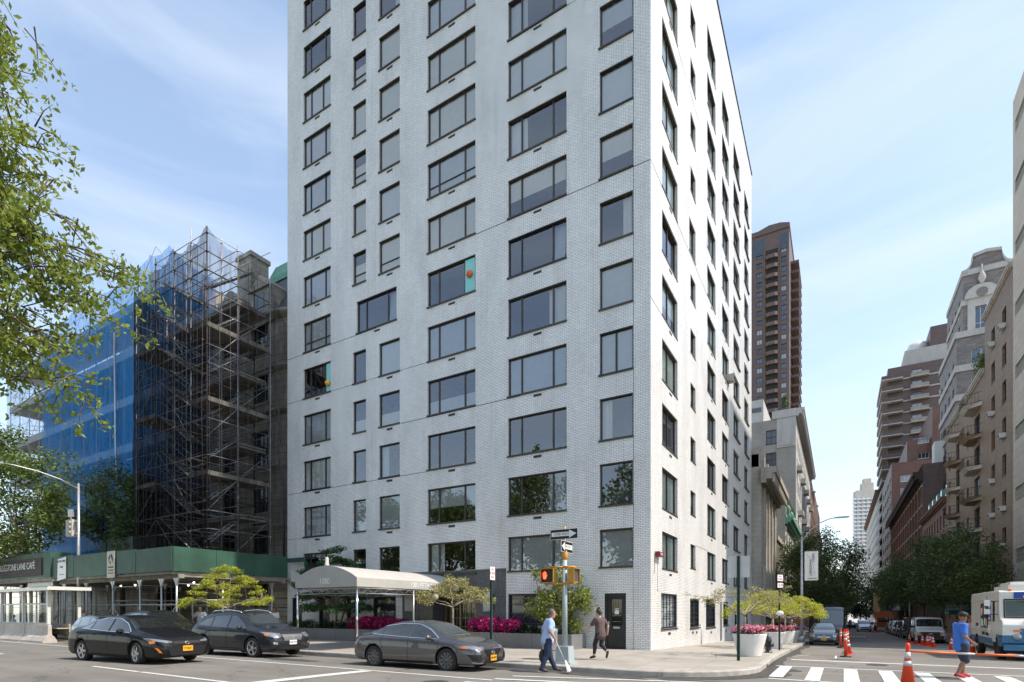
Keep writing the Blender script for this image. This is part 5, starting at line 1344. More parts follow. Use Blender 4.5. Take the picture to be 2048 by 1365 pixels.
# roof terrace greenery
plant('terrace_plant', 'green bushes hanging over the roof edge of the tan brick apartment house', 'plant', 'leaf_mid', [(18.6, 46.6, 25.6, .7), (18.7, 48.0, 26.2, 1.0), (18.9, 49.4, 25.8, .8), (18.5, 47.3, 24.9, .6)], 1800, .2, 61)
m = MB()
for k in range(30): y = 46+20*k/29; m.tube([(18.45, y, 24.7), (18.45, y, 25.7)], .02, 3)
for z in (25.7, 25.2): m.tube([(18.45, 46, z), (18.45, 66.5, z)], .025, 4)
m.build('roof_railing', 'dark_metal', tn)
m = MB(); m.prism([(18.3, 2.45), (15.4, 1.75), (15.4, 1.35), (18.3, 1.35)], 37.5, 55.5, 'y'); ta = m.build('awning', 'teal_awning', tn)
text('lettering', 'Sixteen East Eighty-Ninth', .42, 'sign_white', tn, (15.38, 46, 1.53), (PI/2, 0, -PI/2))
# ---- red brick with mansard (right)
rb = thing('row_building', 'low red brick building with slate mansard roof between the tan and brown buildings', 'building', (0, 0, 0))
zs = [-.2+3.2*k for k in range(5)]
facade(rb, FE, -90.0, -67.0, -3, 15.6, gridrects([-69-2.6*k for k in range(8)], 1.2, zs, 1.9), 'red_brick', styles='h', seed=6, gms=('win_pale', 'win_dark', 'win_blue'))
shell(rb, 18.3, 32, 67, 90, -3, 15.6, 'red_brick', 'we'); cornice(rb, FE, -90, -67, 15.6, .6, .8, 'brown_stone')
m = MB(); m.prism([(18.5, 16.4), (19.9, 19.4), (32, 19.4), (32, 16.4)], 67, 90, 'y'); m.build('mansard_roof', 'mansard_slate', rb)
for y in (70, 74, 78, 82, 86):
    m = MB(); m.box(18.7, 19.8, y-.6, y+.6, 16.7, 18.5); m.mi = 1; m.box(18.66, 18.69, y-.45, y+.45, 16.9, 18.3); m.build('dormer', ['copper_green', 'win_dark'], rb)
# ---- brownstone flats with dark cornice
bs = thing('row_building', 'orange brown stone flats with very dark overhanging roof cornice on the right', 'building', (0, 0, 0))
us = [-92-2.15*k for k in range(27)]
facade(bs, FE, -151, -90.1, -4, 23.0, gridrects(us, 1.2, [.2+3.25*k for k in range(7)], 2.0), 'brown_stone', styles='h', seed=7, gms=('win_dark', 'win_dark', 'win_blue'))
for k in range(7): m = MB(); FE.box(m, -151, -90.1, 2.6+3.25*k, 2.85+3.25*k, -.14, 0); m.build('string_course', 'stone_trim', bs)
for k in range(14): m = MB(); FE.box(m, -94-4.3*k-.25, -94-4.3*k+.25, -3, 23, -.22, 0); m.build('pilaster', 'brown_stone', bs)
shell(bs, 18.3, 34, 90.1, 151, -4, 25.8, 'brown_brick', 'we'); cornice(bs, FE, -151.4, -89.9, 23.0, 1.3, 1.6, 'brown_cornice', dent=1.1)
m = MB(); m.box(20, 23, 91, 94, 25.8, 29.5); m.box(24, 25, 91.5, 93, 25.8, 31); m.build('chimney', 'white_metal', bs)
# ---- red brick tower with wide windows beyond
rr = thing('apartment_building', 'curved front red brick apartment house with wide white windows beyond the brownstone flats', 'building', (0, 0, 0))
zs = [2+3.3*k for k in range(11)]
facade(rr, Fac((18.3, 0, 0), -PI/2), -186, -151.1, -5, 40, gridrects([-155, -163, -171, -179], 4.6, zs, 1.6), 'red_brick', styles='t', fm='white_metal', gms=('win_pale', 'win_pale', 'win_blue'), seed=8)
facade(rr, Fac((0, 151.1, 0), 0), 18.3, 42, -5, 40, gridrects([21.5, 26.5, 31.5, 36.5], 2.6, zs, 1.6), 'red_brick', styles='t', fm='white_metal', gms=('win_pale', 'win_blue', 'win_dark'), seed=9)
shell(rr, 18.3, 42, 151.1, 186, 39.9, 40, 'red_brick', 'es')
for a, b, c, d, e in ((22, 42, 156, 186, 46.5), (27, 46, 153, 186, 54)):
    facade(rr, Fac((0, c, 0), 0), a, b, 40, e, gridrects([a+3.5, a+9], 2.4, [41.5, 45.5] if e < 50 else [47.8, 51], 1.5), 'red_brick', styles='t', fm='white_metal', seed=int(a))
    shell(rr, a, b, c, 186, 40, e, 'red_brick', 'nse', 'setback')
# ---- balcony tower
bt = thing('apartment_tower', 'dark brick tower with stacked corner balconies and pale floor bands on the right', 'tower', (0, 0, 0))
T7 = Fac((0, 190, 0), 0); zs = [8+3.55*k for k in range(20)]
facade(bt, T7, 20, 44, 0, 79, gridrects([27.6], 2.6, zs, 1.8) + gridrects([33.6], 1.4, zs, 1.5) + gridrects([39.5], 1.4, zs, 1.5), 'brown_brick', styles='v', gms=('win_pale', 'win_blue', 'win_dark'), seed=10)
shell(bt, 20, 44, 190, 225, 0, 79, 'brown_brick', 'nse')
for z in zs+[zs[-1]+3.55]:
    if z > 78: continue
    m = MB(); m.box(19.6, 44, 189.75, 189.99, z-.75, z-.3); m.build('floor_band', 'stone_trim', bt)
    m = MB(); m.box(18.2, 23.8, 187.6, 189.7, z-.9, z-.55); m.box(18.2, 20, 189.75, 214, z-.9, z-.55); s_ = m.build('balcony', 'stone_trim', bt)
    m = MB(); m.box(18.2, 23.8, 187.6, 187.7, z-.5, z+.55); m.box(18.2, 18.3, 187.72, 214, z-.5, z+.55); m.build('railing_panel', 'brown_brick', s_)
    m = MB(); m.box(25.8, 30.4, 188.3, 189.7, z-.9, z-.6); s2_ = m.build('balcony', 'stone_trim', bt); m = MB(); m.box(25.8, 30.4, 188.3, 188.38, z-.6, z+.35); m.build('railing_panel', 'pale_brick', s2_)
for a, b, z0, z1, mt in ((24.5, 44, 79, 84, 'white_stone'), (31, 44, 84, 90, 'brown_brick'), (36.5, 44, 90, 94, 'brown_brick')):
    shell(bt, a, b, 191, 222, z0, z1, mt, 'nwse', 'setback')
m = MB(); m.lathe([(3, 84), (3, 86.5), (2.4, 88), (0.1, 89)], cx=28.5, cy=198, n=20); m.build('water_tank', 'white_metal', bt)
# ---- gray brick tower with stone gable
gt = thing('apartment_tower', 'gray brick tower with white stone bands and a scrolled pediment window at its top', 'tower', (0, 0, 0))
GY = 95; G = Fac((0, GY, 0), 0); gx0 = 24.2; gx1 = 38
wr = [(25.8, 27.2, 46.5, 51.8), (25.8, 27.2, 37.2, 40.8)]
facade(gt, G, gx0, gx1, -3, 57.5, wr, 'gray_brick', styles='x', fm='white_metal', gms=('win_blue',), seed=3)
FG = FRx(gx0); gw = gridrects([-98-3.3*k for k in range(4)], 1.5, [10+4.2*k for k in range(11)], 2.4)
facade(gt, FG, -110, -GY, -3, 57.5, gw, 'gray_brick', styles='x', fm='white_metal', gms=('win_dark', 'win_blue'), seed=4)
shell(gt, gx0, gx1, GY, 110, 57.4, 57.5, 'gray_brick', 'es')
for z in (57.3, 52.4, 44.2, 36.0, 31.0):
    m = MB(); h = .9 if z > 40 else .8
    G.box(m, gx0-.15, gx1, z, z+h, -.15, 0); FG.box(m, -110, -GY, z, z+h, -.15, 0); m.build('stone_band', 'white_stone', gt)
m = MB()     # scrolled gable
cx = 27.2; prof = [(gx0, 58.2)] + [(gx0+1.3*math.sin(a), 58.2+2.4*(1-math.cos(a))) for a in [PI/2*i/6 for i in range(1, 7)]] + [(cx, 60.9)] + [(30.4-1.3*math.sin(a), 58.2+2.4*(1-math.cos(a))) for a in [PI/2*i/6 for i in range(6, 0, -1)]] + [(30.4, 58.2)]
m.prism([(x, z-.45) for x, z in prof], GY+.02, GY+1.2, 'y'); m.build('gable', 'gray_brick', gt)
m = MB()
for i in range(len(prof)-1):
    (a, za), (b, zb_) = prof[i], prof[i+1]; m.add([(a, GY-.25, za-.5), (b, GY-.25, zb_-.5), (b, GY-.25, zb_), (a, GY-.25, za), (a, GY+1.3, za-.5), (b, GY+1.3, zb_-.5), (b, GY+1.3, zb_), (a, GY+1.3, za)], [(0,1,2,3), (3,2,6,7), (0,4,5,1), (4,7,6,5)])
m.build('gable_coping', 'white_stone', gt)
m = MB(); ww = wr[:2]
G.wall(m, 24.8, 28.6, 33, 53.2, ww, 0, reveal=False); m.xf(Matrix.Translation((0, -.22, 0)))
for x in (24.8, 28.6): m.quad((x, GY-.22, 33), (x, GY, 33), (x, GY, 53.2), (x, GY-.22, 53.2))
m.build('stone_surround', 'white_stone', gt, norm=False)
m = MB(); m.prism([(24.4, 53.2)]+[(26.6-2.2*math.cos(a), 53.4+1.9*math.sin(a)) for a in [PI*i/12 for i in range(13)]]+[(28.8, 53.2)], GY-.55, GY, 'y'); m.build('arched_pediment', 'white_stone', gt)
m = MB(); m.lathe([(.75, GY-.6), (.75, GY-.5), (.55, GY-.56)], cx=26.6, cy=53.9, axis='y', n=20); m.build('round_window', 'gray_brick', gt)
m = MB(); m.lathe([(.15, 55.2), (.3, 55.5), (.55, 56.2), (.3, 57), (.15, 57.6), (.1, 58.4)], cx=26.6, cy=GY-.45, n=12); m.build('urn', 'white_stone', gt)
m = MB(); m.prism([(25.0, 46.2), (28.0, 46.2), (27.9, 45.2), (27.3, 44.3), (25.7, 44.3), (25.1, 45.2)], GY-1.1, GY-.2, 'y'); b_ = m.build('balcony', 'white_stone', gt)
m = MB()
for q in range(11): m.tube([(25.05+.29*q, GY-1.05, 46.2), (25.05+.29*q, GY-1.05, 47.3)], .03, 3)
m.tube([(25.0, GY-1.05, 47.3), (28.0, GY-1.05, 47.3)], .05, 4); m.build('railing', 'dark_metal', b_)
lw = thing('apartment_building', 'lower stepped wing of gray brick and white stone below the scrolled pediment tower', 'building', (0, 0, 0))
FL_ = FRx(21.2); facade(lw, FL_, -94.9, -80, -3, 41.5, gridrects([-82.5, -86, -89.5, -93], 1.5, [3+3.7*k for k in range(10)], 2.2), 'gray_brick', styles='x', fm='white_metal', seed=12)
facade(lw, Fac((0, 80, 0), 0), 21.2, 34, -3, 41.5, gridrects([24, 28.3], 2.2, [33.5, 37.4], 2.0), 'gray_brick', styles='v', fm='white_metal', gms=('win_blue',), seed=13)
shell(lw, 21.2, 34, 80, 94.9, 41.4, 41.5, 'white_stone', 's')
for z in (41.5, 36.6, 32.4, 28.5, 20): m = MB(); m.box(21.0, 34, 79.8, 79.99, z-.2, z+.7); m.box(21.0, 21.19, 80, 94.8, z-.2, z+.7); m.build('stone_band', 'white_stone', lw)
# ---- farther right: tan corner building, glass tower
tb = thing('apartment_building', 'narrow tan brick building with planted roof closing the right side of the street far away', 'building', (0, 0, 0))
facade(tb, FE, -300, -200, -8, 41.5, gridrects([-205-6.2*k for k in range(15)], 2.0, [0+3.6*k for k in range(11)], 2.0), 'pale_brick', styles='h', seed=14)
facade(tb, Fac((0, 200, 0), 0), 18.3, 34, -8, 41.5, gridrects([21, 25, 29], 1.7, [0+3.6*k for k in range(11)], 2.0), 'brown_brick', styles='h', seed=15)
cornice(tb, FE, -300, -199.5, 41.0, 1.2, 1.4, 'brown_stone')
tw = thing('apartment_tower', 'hazy pale glass and concrete tower far away at the end of the street', 'tower', (0, 0, 0))
GW = Fac((20.5, 690, 0), math.radians(14)); zs = [10+4.2*k for k in range(28)]
m = MB(); GW.wall(m, 0, 32, -10, 126, [], .1); m.build('wall', 'car_lightblue', tw, norm=False)
for z in zs: m = MB(); GW.box(m, -1.2, 33, z, z+1.5, -2.2, -.1); m.build('floor_slab', 'white_metal', tw)
for k in range(7): m = MB(); GW.box(m, 3+4.6*k, 3.7+4.6*k, -10, 126, -2.3, -.05); m.build('pier', 'stone_trim', tw)
m = MB(); GW.box(m, 3, 26, 126, 134, 0, 12); GW.box(m, 9, 20, 134, 142, 1, 10); GW.box(m, 11, 18, 142, 147, 2, 9); m.build('crown', 'stone_trim', tw)
# ---- left side
l1 = thing('stone_mansion', 'gray limestone town house with heavy bracketed cornice and tall narrow arched windows', 'building', (0, 0, 0))
F1 = FLx(.75); wz = [(y-.45, y+.45, a, b) for y in (33.2, 35.9, 38.6) for a, b in ((1.6, 5.6), (7.6, 11.2))]
facade(l1, F1, 29.55, 43, -3, 14.1, wz, 'limestone', styles='h', depth=.3, gms=('win_dark',), seed=2)
shell(l1, -8, .75, 29.55, 43, -3, 14.1, 'limestone', 'we'); cornice(l1, F1, 29.2, 43.1, 12.6, 1.2, 1.3, 'limestone', dent=.7)
m = MB(); m.box(-.2, .55, 29.6, 43, 14.1, 15.2); [m.box(-.3, .65, 29.6+3.2*k, 30.3+3.2*k, 14.1, 15.8) for k in range(5)]; m.box(-8, -.32, 29.57, 30.2, 14.12, 17.3); m.box(-7.9, -.5, 30.21, 42.9, 14.12, 16.6); m.build('roof_parapet', 'limestone', l1)
for y in (31.6, 34.5, 37.3, 40.2): m = MB(); F1.box(m, y-.22, y+.22, -.5, 12.6, -.16, 0); m.build('pilaster', 'limestone', l1)
m = MB(); F1.box(m, 31.5, 42, 1.05, 1.2, -.9, 0)
for k in range(22): m.tube([F1.p(31.6+.49*k, 1.2, -.85), F1.p(31.6+.49*k, 2.1, -.85)], .025, 3)
m.tube([F1.p(31.5, 2.1, -.85), F1.p(42, 2.1, -.85)], .04, 4); m.build('iron_balcony', 'dark_metal', l1)
m = MB(); m.box(.75, 1.9, 40.4, 43.4, -1.6, .6); m.build('portico', 'room_dark', l1)
l2 = thing('screen_wall_building', 'low building with a pierced lattice stone front beside the bracketed cornice town house', 'building', (0, 0, 0))
shell(l2, -8, .5, 43.05, 54, -3, 9.6, 'limestone', 'nse'); m = MB()
for k in range(21): m.box(.5, .72, 43.1+.52*k, 43.32+.52*k, 1.2, 9.3)
for k in range(17): m.box(.48, .70, 43.1, 54, 1.2+.5*k, 1.32+.5*k)
m.build('lattice_screen', 'pale_brick', l2); m = MB(); m.box(.4, .9, 43.05, 54, 9.3, 9.8); m.box(.4, .9, 43.05, 54, -3, 1.2); m.build('coping', 'limestone', l2)
l3 = thing('row_building', 'beige town house with green copper cornice and crest left of the street trees', 'building', (0, 0, 0))
F3 = FLx(.75); facade(l3, F3, 54.05, 73.5, -3, 12.5, gridrects([57, 61, 65, 69, 72], 1.4, [1, 5, 9], 2.6), 'white_stone', styles='h', seed=5)
shell(l3, -8, .75, 54.05, 73.5, -3, 16.6, 'pale_brick', 'we'); cornice(l3, F3, 54.0, 73.6, 12.5, .9, .8, 'copper_green', 'copper_cornice')
m = MB(); m.prism([(.9, 13.4), (0, 16.8), (-1, 16.8), (-1, 13.4)], 54.3, 73.4, 'y'); m.build('mansard_roof', 'pale_brick', l3)
for y in (57, 62.5, 68): m = MB(); m.lathe([(.25, 13.4), (.35, 13.8), (.2, 14.4), (.35, 14.8), (.05, 15.3)], cx=.9, cy=y, n=10); m.build('copper_crest', 'copper_green', l3)
for k in range(14): m = MB(); m.box(.76, .9, 54.05, 54.4, .2+1.15*k, .7+1.15*k); m.build('quoin', 'white_stone', l3)
m = MB(); m.lathe([(.8, 16.6), (.85, 17.6), (.5, 18), (.1, 18.1)], cx=-1.2, cy=57, n=14); m.build('roof_tank', 'white_metal', l3)
l4 = thing('apartment_building', 'tall pale brick apartment house with white stone corner and cornice behind the town houses', 'building', (0, 0, 0))
Z4 = 32; F4 = FLx(.75)
facade(l4, F4, 74.05, 124, -3, Z4, gridrects([77+3.4*k for k in range(14)], 1.4, [1+3.3*k for k in range(9)], 2.0), 'white_stone', styles='h', seed=6)
facade(l4, Fac((0, 74.05, 0), 0), -16, .75, -3, Z4, gridrects([-2.75], 1.5, [17.3, 20.9, 24.6, 28.2], 2.2), 'buff_brick', styles='x', seed=7, gms=('win_dark', 'win_pale'))
shell(l4, -16, .75, 74.05, 124, Z4-.05, Z4, 'buff_brick', 'e'); cornice(l4, F4, 73.9, 124, Z4, 1.2, 1.2, 'white_stone', dent=.9)
m = MB(); m.box(-2.6, .8, 73.75, 74.04, Z4, Z4+1.2); m.box(-1.9, .75, 73.9, 74.04, Z4-4.6, Z4); m.build('stone_corner', 'white_stone', l4)
m = MB()
for q in (-1.5, .25): m.box(q-.09, q+.09, 73.8, 73.89, Z4-4.3, Z4-.5)
m.box(-1.4, .16, 73.8, 73.89, Z4-4.3, Z4-4.1); m.build('panel_moulding', 'stone_trim', l4)
for k in range(13):
    for z in (4.5, 11.2, 17.6, 24.2): 
        if (k+int(z)) % 3 == 0: m = MB(); F4.box(m, 75.8+3.4*k, 78.2+3.4*k, z-.3, z+.5, -.8, 0); m.build('balcony', 'stone_trim', l4)
shell(l4, -14, -4.2, 77, 100, Z4, Z4+4.6, 'white_stone', 'nwse', 'penthouse')
m = MB(); m.box(-13.5, -4.5, 76.9, 76.98, Z4+2.6, Z4+3.3); m.build('penthouse_window', 'win_dark', l4)
plant('terrace_plant', 'small rooftop tree on the penthouse terrace of the tall pale brick house', 'plant', 'leaf_yellow', [(-12.3, 75.5, Z4+2.2, 1.2), (-11.5, 75.5, Z4+1.4, 1.0), (-13.5, 75.6, Z4+1.2, 1.0)], 1200, .28, 62, stem=Z4)
plant('terrace_plant', 'thin dark rooftop shrub at the white stone corner of the tall pale brick house', 'plant', 'leaf_dark', [(-.9, 76, Z4+2.8, .7), (-.9, 76, Z4+3.8, .6)], 500, .25, 63, stem=Z4)
l5 = thing('apartment_building', 'red brown brick building with stepped terraces far along the left side of the street', 'building', (0, 0, 0))
F5 = FLx(.75)
facade(l5, F5, 124.1, 240, -6, 30, gridrects([128+5*k for k in range(22)], 2, [1+3.4*k for k in range(8)], 2), 'red_brick', styles='v', seed=8)
for k, (a, b, z0, z1) in enumerate(((-3, .75, 30, 34.5), (-5, 0, 34.5, 38), (-7, -1.5, 38, 42.5))):
    facade(l5, Fac((0, 150+k*3, 0), 0), a, b, z0, z1, gridrects([(a+b)/2], 1.6, [z0+.8], 1.8), 'red_brick', styles='v', seed=k); shell(l5, a, b, 150+k*3, 200, z0, z1, 'red_brick', 'nse', 'setback')
    m = MB(); m.box(a, b+1.0, 149+k*3, 149.3+k*3, z0-.1, z0+.5); m.build('terrace_edge', 'crane_tan', l5)
# brown brick tower, far left
t6 = thing('apartment_tower', 'tall brown brick tower with a central stack of curved balconies behind the white building', 'tower', (-16.26, 157.16, 0), 0.)
A6 = Fac((0, 0, 0), 0); W6 = 10.3; x6 = -9
zs = [30+2.86*k for k in range(28)]
facade(t6, A6, x6, W6, -5, 114, gridrects([2.3], 1.55, zs, 1.55) + gridrects([8.9], 1.4, zs, 1.55), 'brown_brick', styles='v', gms=('win_blue', 'win_dark', 'win_blue', 'win_pale'), seed=9)
shell(t6, x6, W6, 0, 22, 113.9, 114, 'brown_brick', 's'); m = MB(); m.quad((W6, 0, -5), (W6, 22, -5), (W6, 22, 114), (W6, 0, 114)); m.build('wall', 'brown_brick', t6, norm=False)
for z in zs:
    m = MB(); m.box(4.1, 7.3, -.02, .03, z-.35, z+1.75); m.build('balcony_recess', 'room_dark', t6)
    m = MB(); m.prism([(4.0, 0), (4.1, -.6), (4.8, -1.0), (6.6, -1.0), (7.3, -.6), (7.4, 0)], z-1.15, z-.1, 'z'); m.build('balcony', 'brown_brick', t6)
    m = MB(); m.box(W6+.01, W6+2.2, 6, 22, z-.9, z-.1); m.build('balcony', 'brown_brick', t6)
for x in (3.8, 7.55, -.1): m = MB(); m.box(x-.12, x+.12, -.35, .0, -5, 110); m.build('pier', 'brown_stone', t6)
for xa, xb in ((.4, 3.6), (7.9, 10.)): m = MB(); m.box(xa, xb, -.04, .0, 108.2, 112.8); m.build('top_window', 'win_dark', t6)
m = MB(); m.prism([(-9, 114), (-9, 115.4), (2, 115.4), (5, 116.2), (8, 116), (10.5, 115.2), (10.5, 114)], -.3, 22, 'y'); m.build('roof_crown', 'brown_brick', t6)
# green shed far right
fs = thing('sidewalk_shed', 'distant green sidewalk shed with a small white sign far down the right side', 'sidewalk shed', (0, 0, 0))
zz = RZ(110); m = MB(); m.box(14.2, 18.2, 104, 130, zz+3.6, zz+4.9); m.build('parapet_panel', 'green_ply', fs); m = MB(); m.box(14.6, 16.4, 103.9, 103.98, zz+3.7, zz+5.0); m.build('white_panel', 'sign_white', fs)
for y in (104.3, 110, 116, 122, 128):
    for x in (14.4, 17.8): m = MB(); m.tube([(x, y, zz), (x, y, zz+3.6)], .07, 5); m.build('post', 'galv', fs)

# ---- street trees
tl = [((4.0, 42, RZ(42)), 4.4, 3.4, 7.0, 'dark leafy street tree behind the hanging street banner on the left'), ((4.0, 58, RZ(58)), 4.8, 3.6, 7.2, 'second dark street tree behind the banner, beside the copper cornice house'), ((3.9, 80, RZ(80)), 4.6, 3.8, 7.0, 'farther street tree on the left arching over the gray minibus'), ((4.4, 108, RZ(108)), 4.5, 3.8, 6.8, 'most distant street tree on the left side')]
for i, (loc, s, h, zc, lab) in enumerate(tl):
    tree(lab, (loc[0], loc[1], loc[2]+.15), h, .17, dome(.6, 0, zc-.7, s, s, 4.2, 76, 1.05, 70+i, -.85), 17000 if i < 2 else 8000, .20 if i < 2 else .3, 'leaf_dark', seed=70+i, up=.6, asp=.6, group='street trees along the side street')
tr = [((14.7, 33, RZ(33)), 3.3, 3.0, 6.0, 'dark street tree nearest the ice cream truck on the right'), ((14.7, 42, RZ(42)), 4.1, 3.2, 6.4, 'dark street tree behind the white cargo van'), ((14.7, 55, RZ(55)), 4.4, 3.3, 6.8, 'dark street tree beyond the teal awning on the right'), ((14.6, 74, RZ(74)), 4.6, 3.4, 7.2, 'street tree behind the orange truck boom on the right'), ((14.5, 98, RZ(98)), 4.6, 3.4, 7.0, 'most distant street tree on the right side')]
for i, (loc, s, h, zc, lab) in enumerate(tr):
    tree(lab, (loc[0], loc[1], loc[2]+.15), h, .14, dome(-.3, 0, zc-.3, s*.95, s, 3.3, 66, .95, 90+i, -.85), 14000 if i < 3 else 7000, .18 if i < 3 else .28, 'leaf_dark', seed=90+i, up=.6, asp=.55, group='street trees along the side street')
# closing foliage at the street end
for i, (x, y) in enumerate(((5, 150), (13, 158), (9, 210))):
    tree(['hazy tree closing the street end on the left', 'hazy tree closing the street end on the right', 'hazy tree at the very end of the street'][i], (x, y, RZ(y)), 3, .25, dome(0, 0, 6.5, 5, 5, 4, 30, 1.6, 110+i, -.8), 3500, .5, 'leaf_dark', seed=110+i, up=.6, asp=.7)
# ================================================================== vehicles
from mathutils.bvhtree import BVHTree
pbr('auto_glass', (.016, .02, .02), .03, coat=1., var=0, spec=.8)
pbr('auto_glass_pale', (.10, .13, .13), .03, coat=1., var=0, spec=.8)
def smooth_keys(keys, xs, sig=.07):
    k = np.array(keys, float); k = k[k[:, 0].argsort()]; fine = np.linspace(k[0, 0], k[-1, 0], 600); out = []
    dx = fine[1]-fine[0]; n = max(1, int(sig*3/dx)); ker = np.exp(-.5*(np.arange(-n, n+1)*dx/sig)**2); ker /= ker.sum()
    for c in range(1, k.shape[1]):
        v = np.interp(fine, k[:, 0], k[:, c]); vp = np.pad(v, n, mode='reflect', reflect_type='odd'); v = np.convolve(vp, ker, 'valid'); out.append(np.interp(xs, fine, v))
    return np.array(out).T
def catmull(P, m):
    P = [np.array(p, float) for p in P]; Q = [2*P[0]-P[1]]+P+[2*P[-1]-P[-2]]; out = []
    for i in range(1, len(Q)-2):
        for q in range(m):
            t = q/m; p0, p1, p2, p3 = Q[i-1:i+3]
            out.append(.5*((2*p1)+(-p0+p2)*t+(2*p0-5*p1+4*p2-p3)*t*t+(-p0+3*p1-3*p2+p3)*t**3))
    out.append(P[-1]); return out
def body_mesh(keys, mat, wheels, wr, sig=.07, boxy=0.):
    xs = np.linspace(keys[0][0], keys[-1][0], 56); xs = np.unique(np.concatenate([xs, xs[0]+np.array([.02, .05]), xs[-1]-np.array([.02, .05])]))
    S = smooth_keys(keys, xs, sig); m = MB(); rows = []
    for x, (zb, zs, zt, w, wt) in zip(xs, S):
        h = zs-zb
        pts = [(0, zb), (.80*w, zb), (.955*w, zb+.05), (w*.985, zb+.25*h), (w, zb+.55*h), (w*.985, zb+.82*h), (w*.945, zs), (wt+(w*.945-wt)*.42, zs+.52*(zt-zs)), (wt, zs+.90*(zt-zs)), (wt*.72, zt-.12*(zt-zs)*.25), (0, zt)]
        half = catmull(pts, 3); rows.append([(x, -p[0], p[1]) for p in half[:-1]] + [(x, p[0], p[1]) for p in half[::-1]][:-1])
    m.grid(rows, True, True); m.add(rows[0], [tuple(range(len(rows[0])))], True); m.add(rows[-1], [tuple(range(len(rows[0])))[::-1]], True)
    me = m.mesh('body', [mat, 'seam']); o = bpy.data.objects.new('b', me)
    cs = []
    for wx in wheels:
        c = MB(); c.lathe([(wr, -1.3), (wr, 1.3)], cx=wx, cy=wr*.93, axis='y', n=36, smooth=False); cm = c.mesh('cut', 'seam'); q = bpy.data.objects.new('c', cm); cs.append(q)
        md = o.modifiers.new('b', 'BOOLEAN'); md.operation = 'DIFFERENCE'; md.object = q; md.solver = 'EXACT'
    m2 = bake(o, cs)
    mi = []; sm = []
    for p in m2.polygons:
        c = p.center; ins = any(abs(math.hypot(c.x-wx, c.z-wr*.93)-wr) < .02 and abs(p.normal.y) < .3 for wx in wheels) and c.z < 2*wr
        mi.append(1 if ins or c.z < .17 else 0); sm.append(not ins)
    m2.materials.clear(); m2.materials.append(MATS[mat]); m2.materials.append(MATS['seam'])
    m2.polygons.foreach_set('material_index', mi); m2.polygons.foreach_set('use_smooth', sm); m2.name = 'body'
    bm = bmesh.new(); bm.from_mesh(m2); bvh = BVHTree.FromBMesh(bm); bm.free()
    return m2, bvh
def resample(pl, n):
    pl = [Vector(p) for p in pl]; d = [0]
    for a, b in zip(pl, pl[1:]): d.append(d[-1]+(b-a).length)
    out = []
    for i in range(n):
        s_ = d[-1]*i/(n-1); k = 0
        while k < len(d)-2 and d[k+1] < s_: k += 1
        t = (s_-d[k])/max(1e-9, d[k+1]-d[k]); out.append(pl[k].lerp(pl[k+1], min(1, max(0, t))))
    return out
def patch(bvh, low, high, ax, nu=12, nv=6, off=.006):
    """ruled strip between two 2D polylines projected on the body. ax: R,L (x,z) F,B (y,z) T (x,y)"""
    lo, hi = resample(low, nu), resample(high, nu); V = {}; m = MB(); pts = []
    dirs = {'R': ((0, -4, 0), (0, 1, 0)), 'L': ((0, 4, 0), (0, -1, 0)), 'F': ((6, 0, 0), (-1, 0, 0)), 'B': ((-6, 0, 0), (1, 0, 0)), 'T': ((0, 0, 4), (0, 0, -1))}[ax]
    o0, d = Vector(dirs[0]), Vector(dirs[1])
    for j in range(nv+1):
        for i in range(nu):
            p = lo[i].lerp(hi[i], j/nv)
            o = o0 + (Vector((p.x, 0, p.y)) if ax in 'RL' else Vector((0, p.x, p.y)) if ax in 'FB' else Vector((p.x, p.y, 0)))
            h = bvh.ray_cast(o, d)
            if h[0] is None: V[(i, j)] = None
            else: nn = h[1] if h[1].dot(d) < 0 else -h[1]; V[(i, j)] = len(m.v); m.v.append(tuple(h[0]+nn*off))
    for j in range(nv):
        for i in range(nu-1):
            q = [V[(i, j)], V[(i+1, j)], V[(i+1, j+1)], V[(i, j+1)]]
            if None not in q: m.f.append(tuple(q)); m.m.append(0); m.sm.append(True)
    return m
wheel_cache = {}
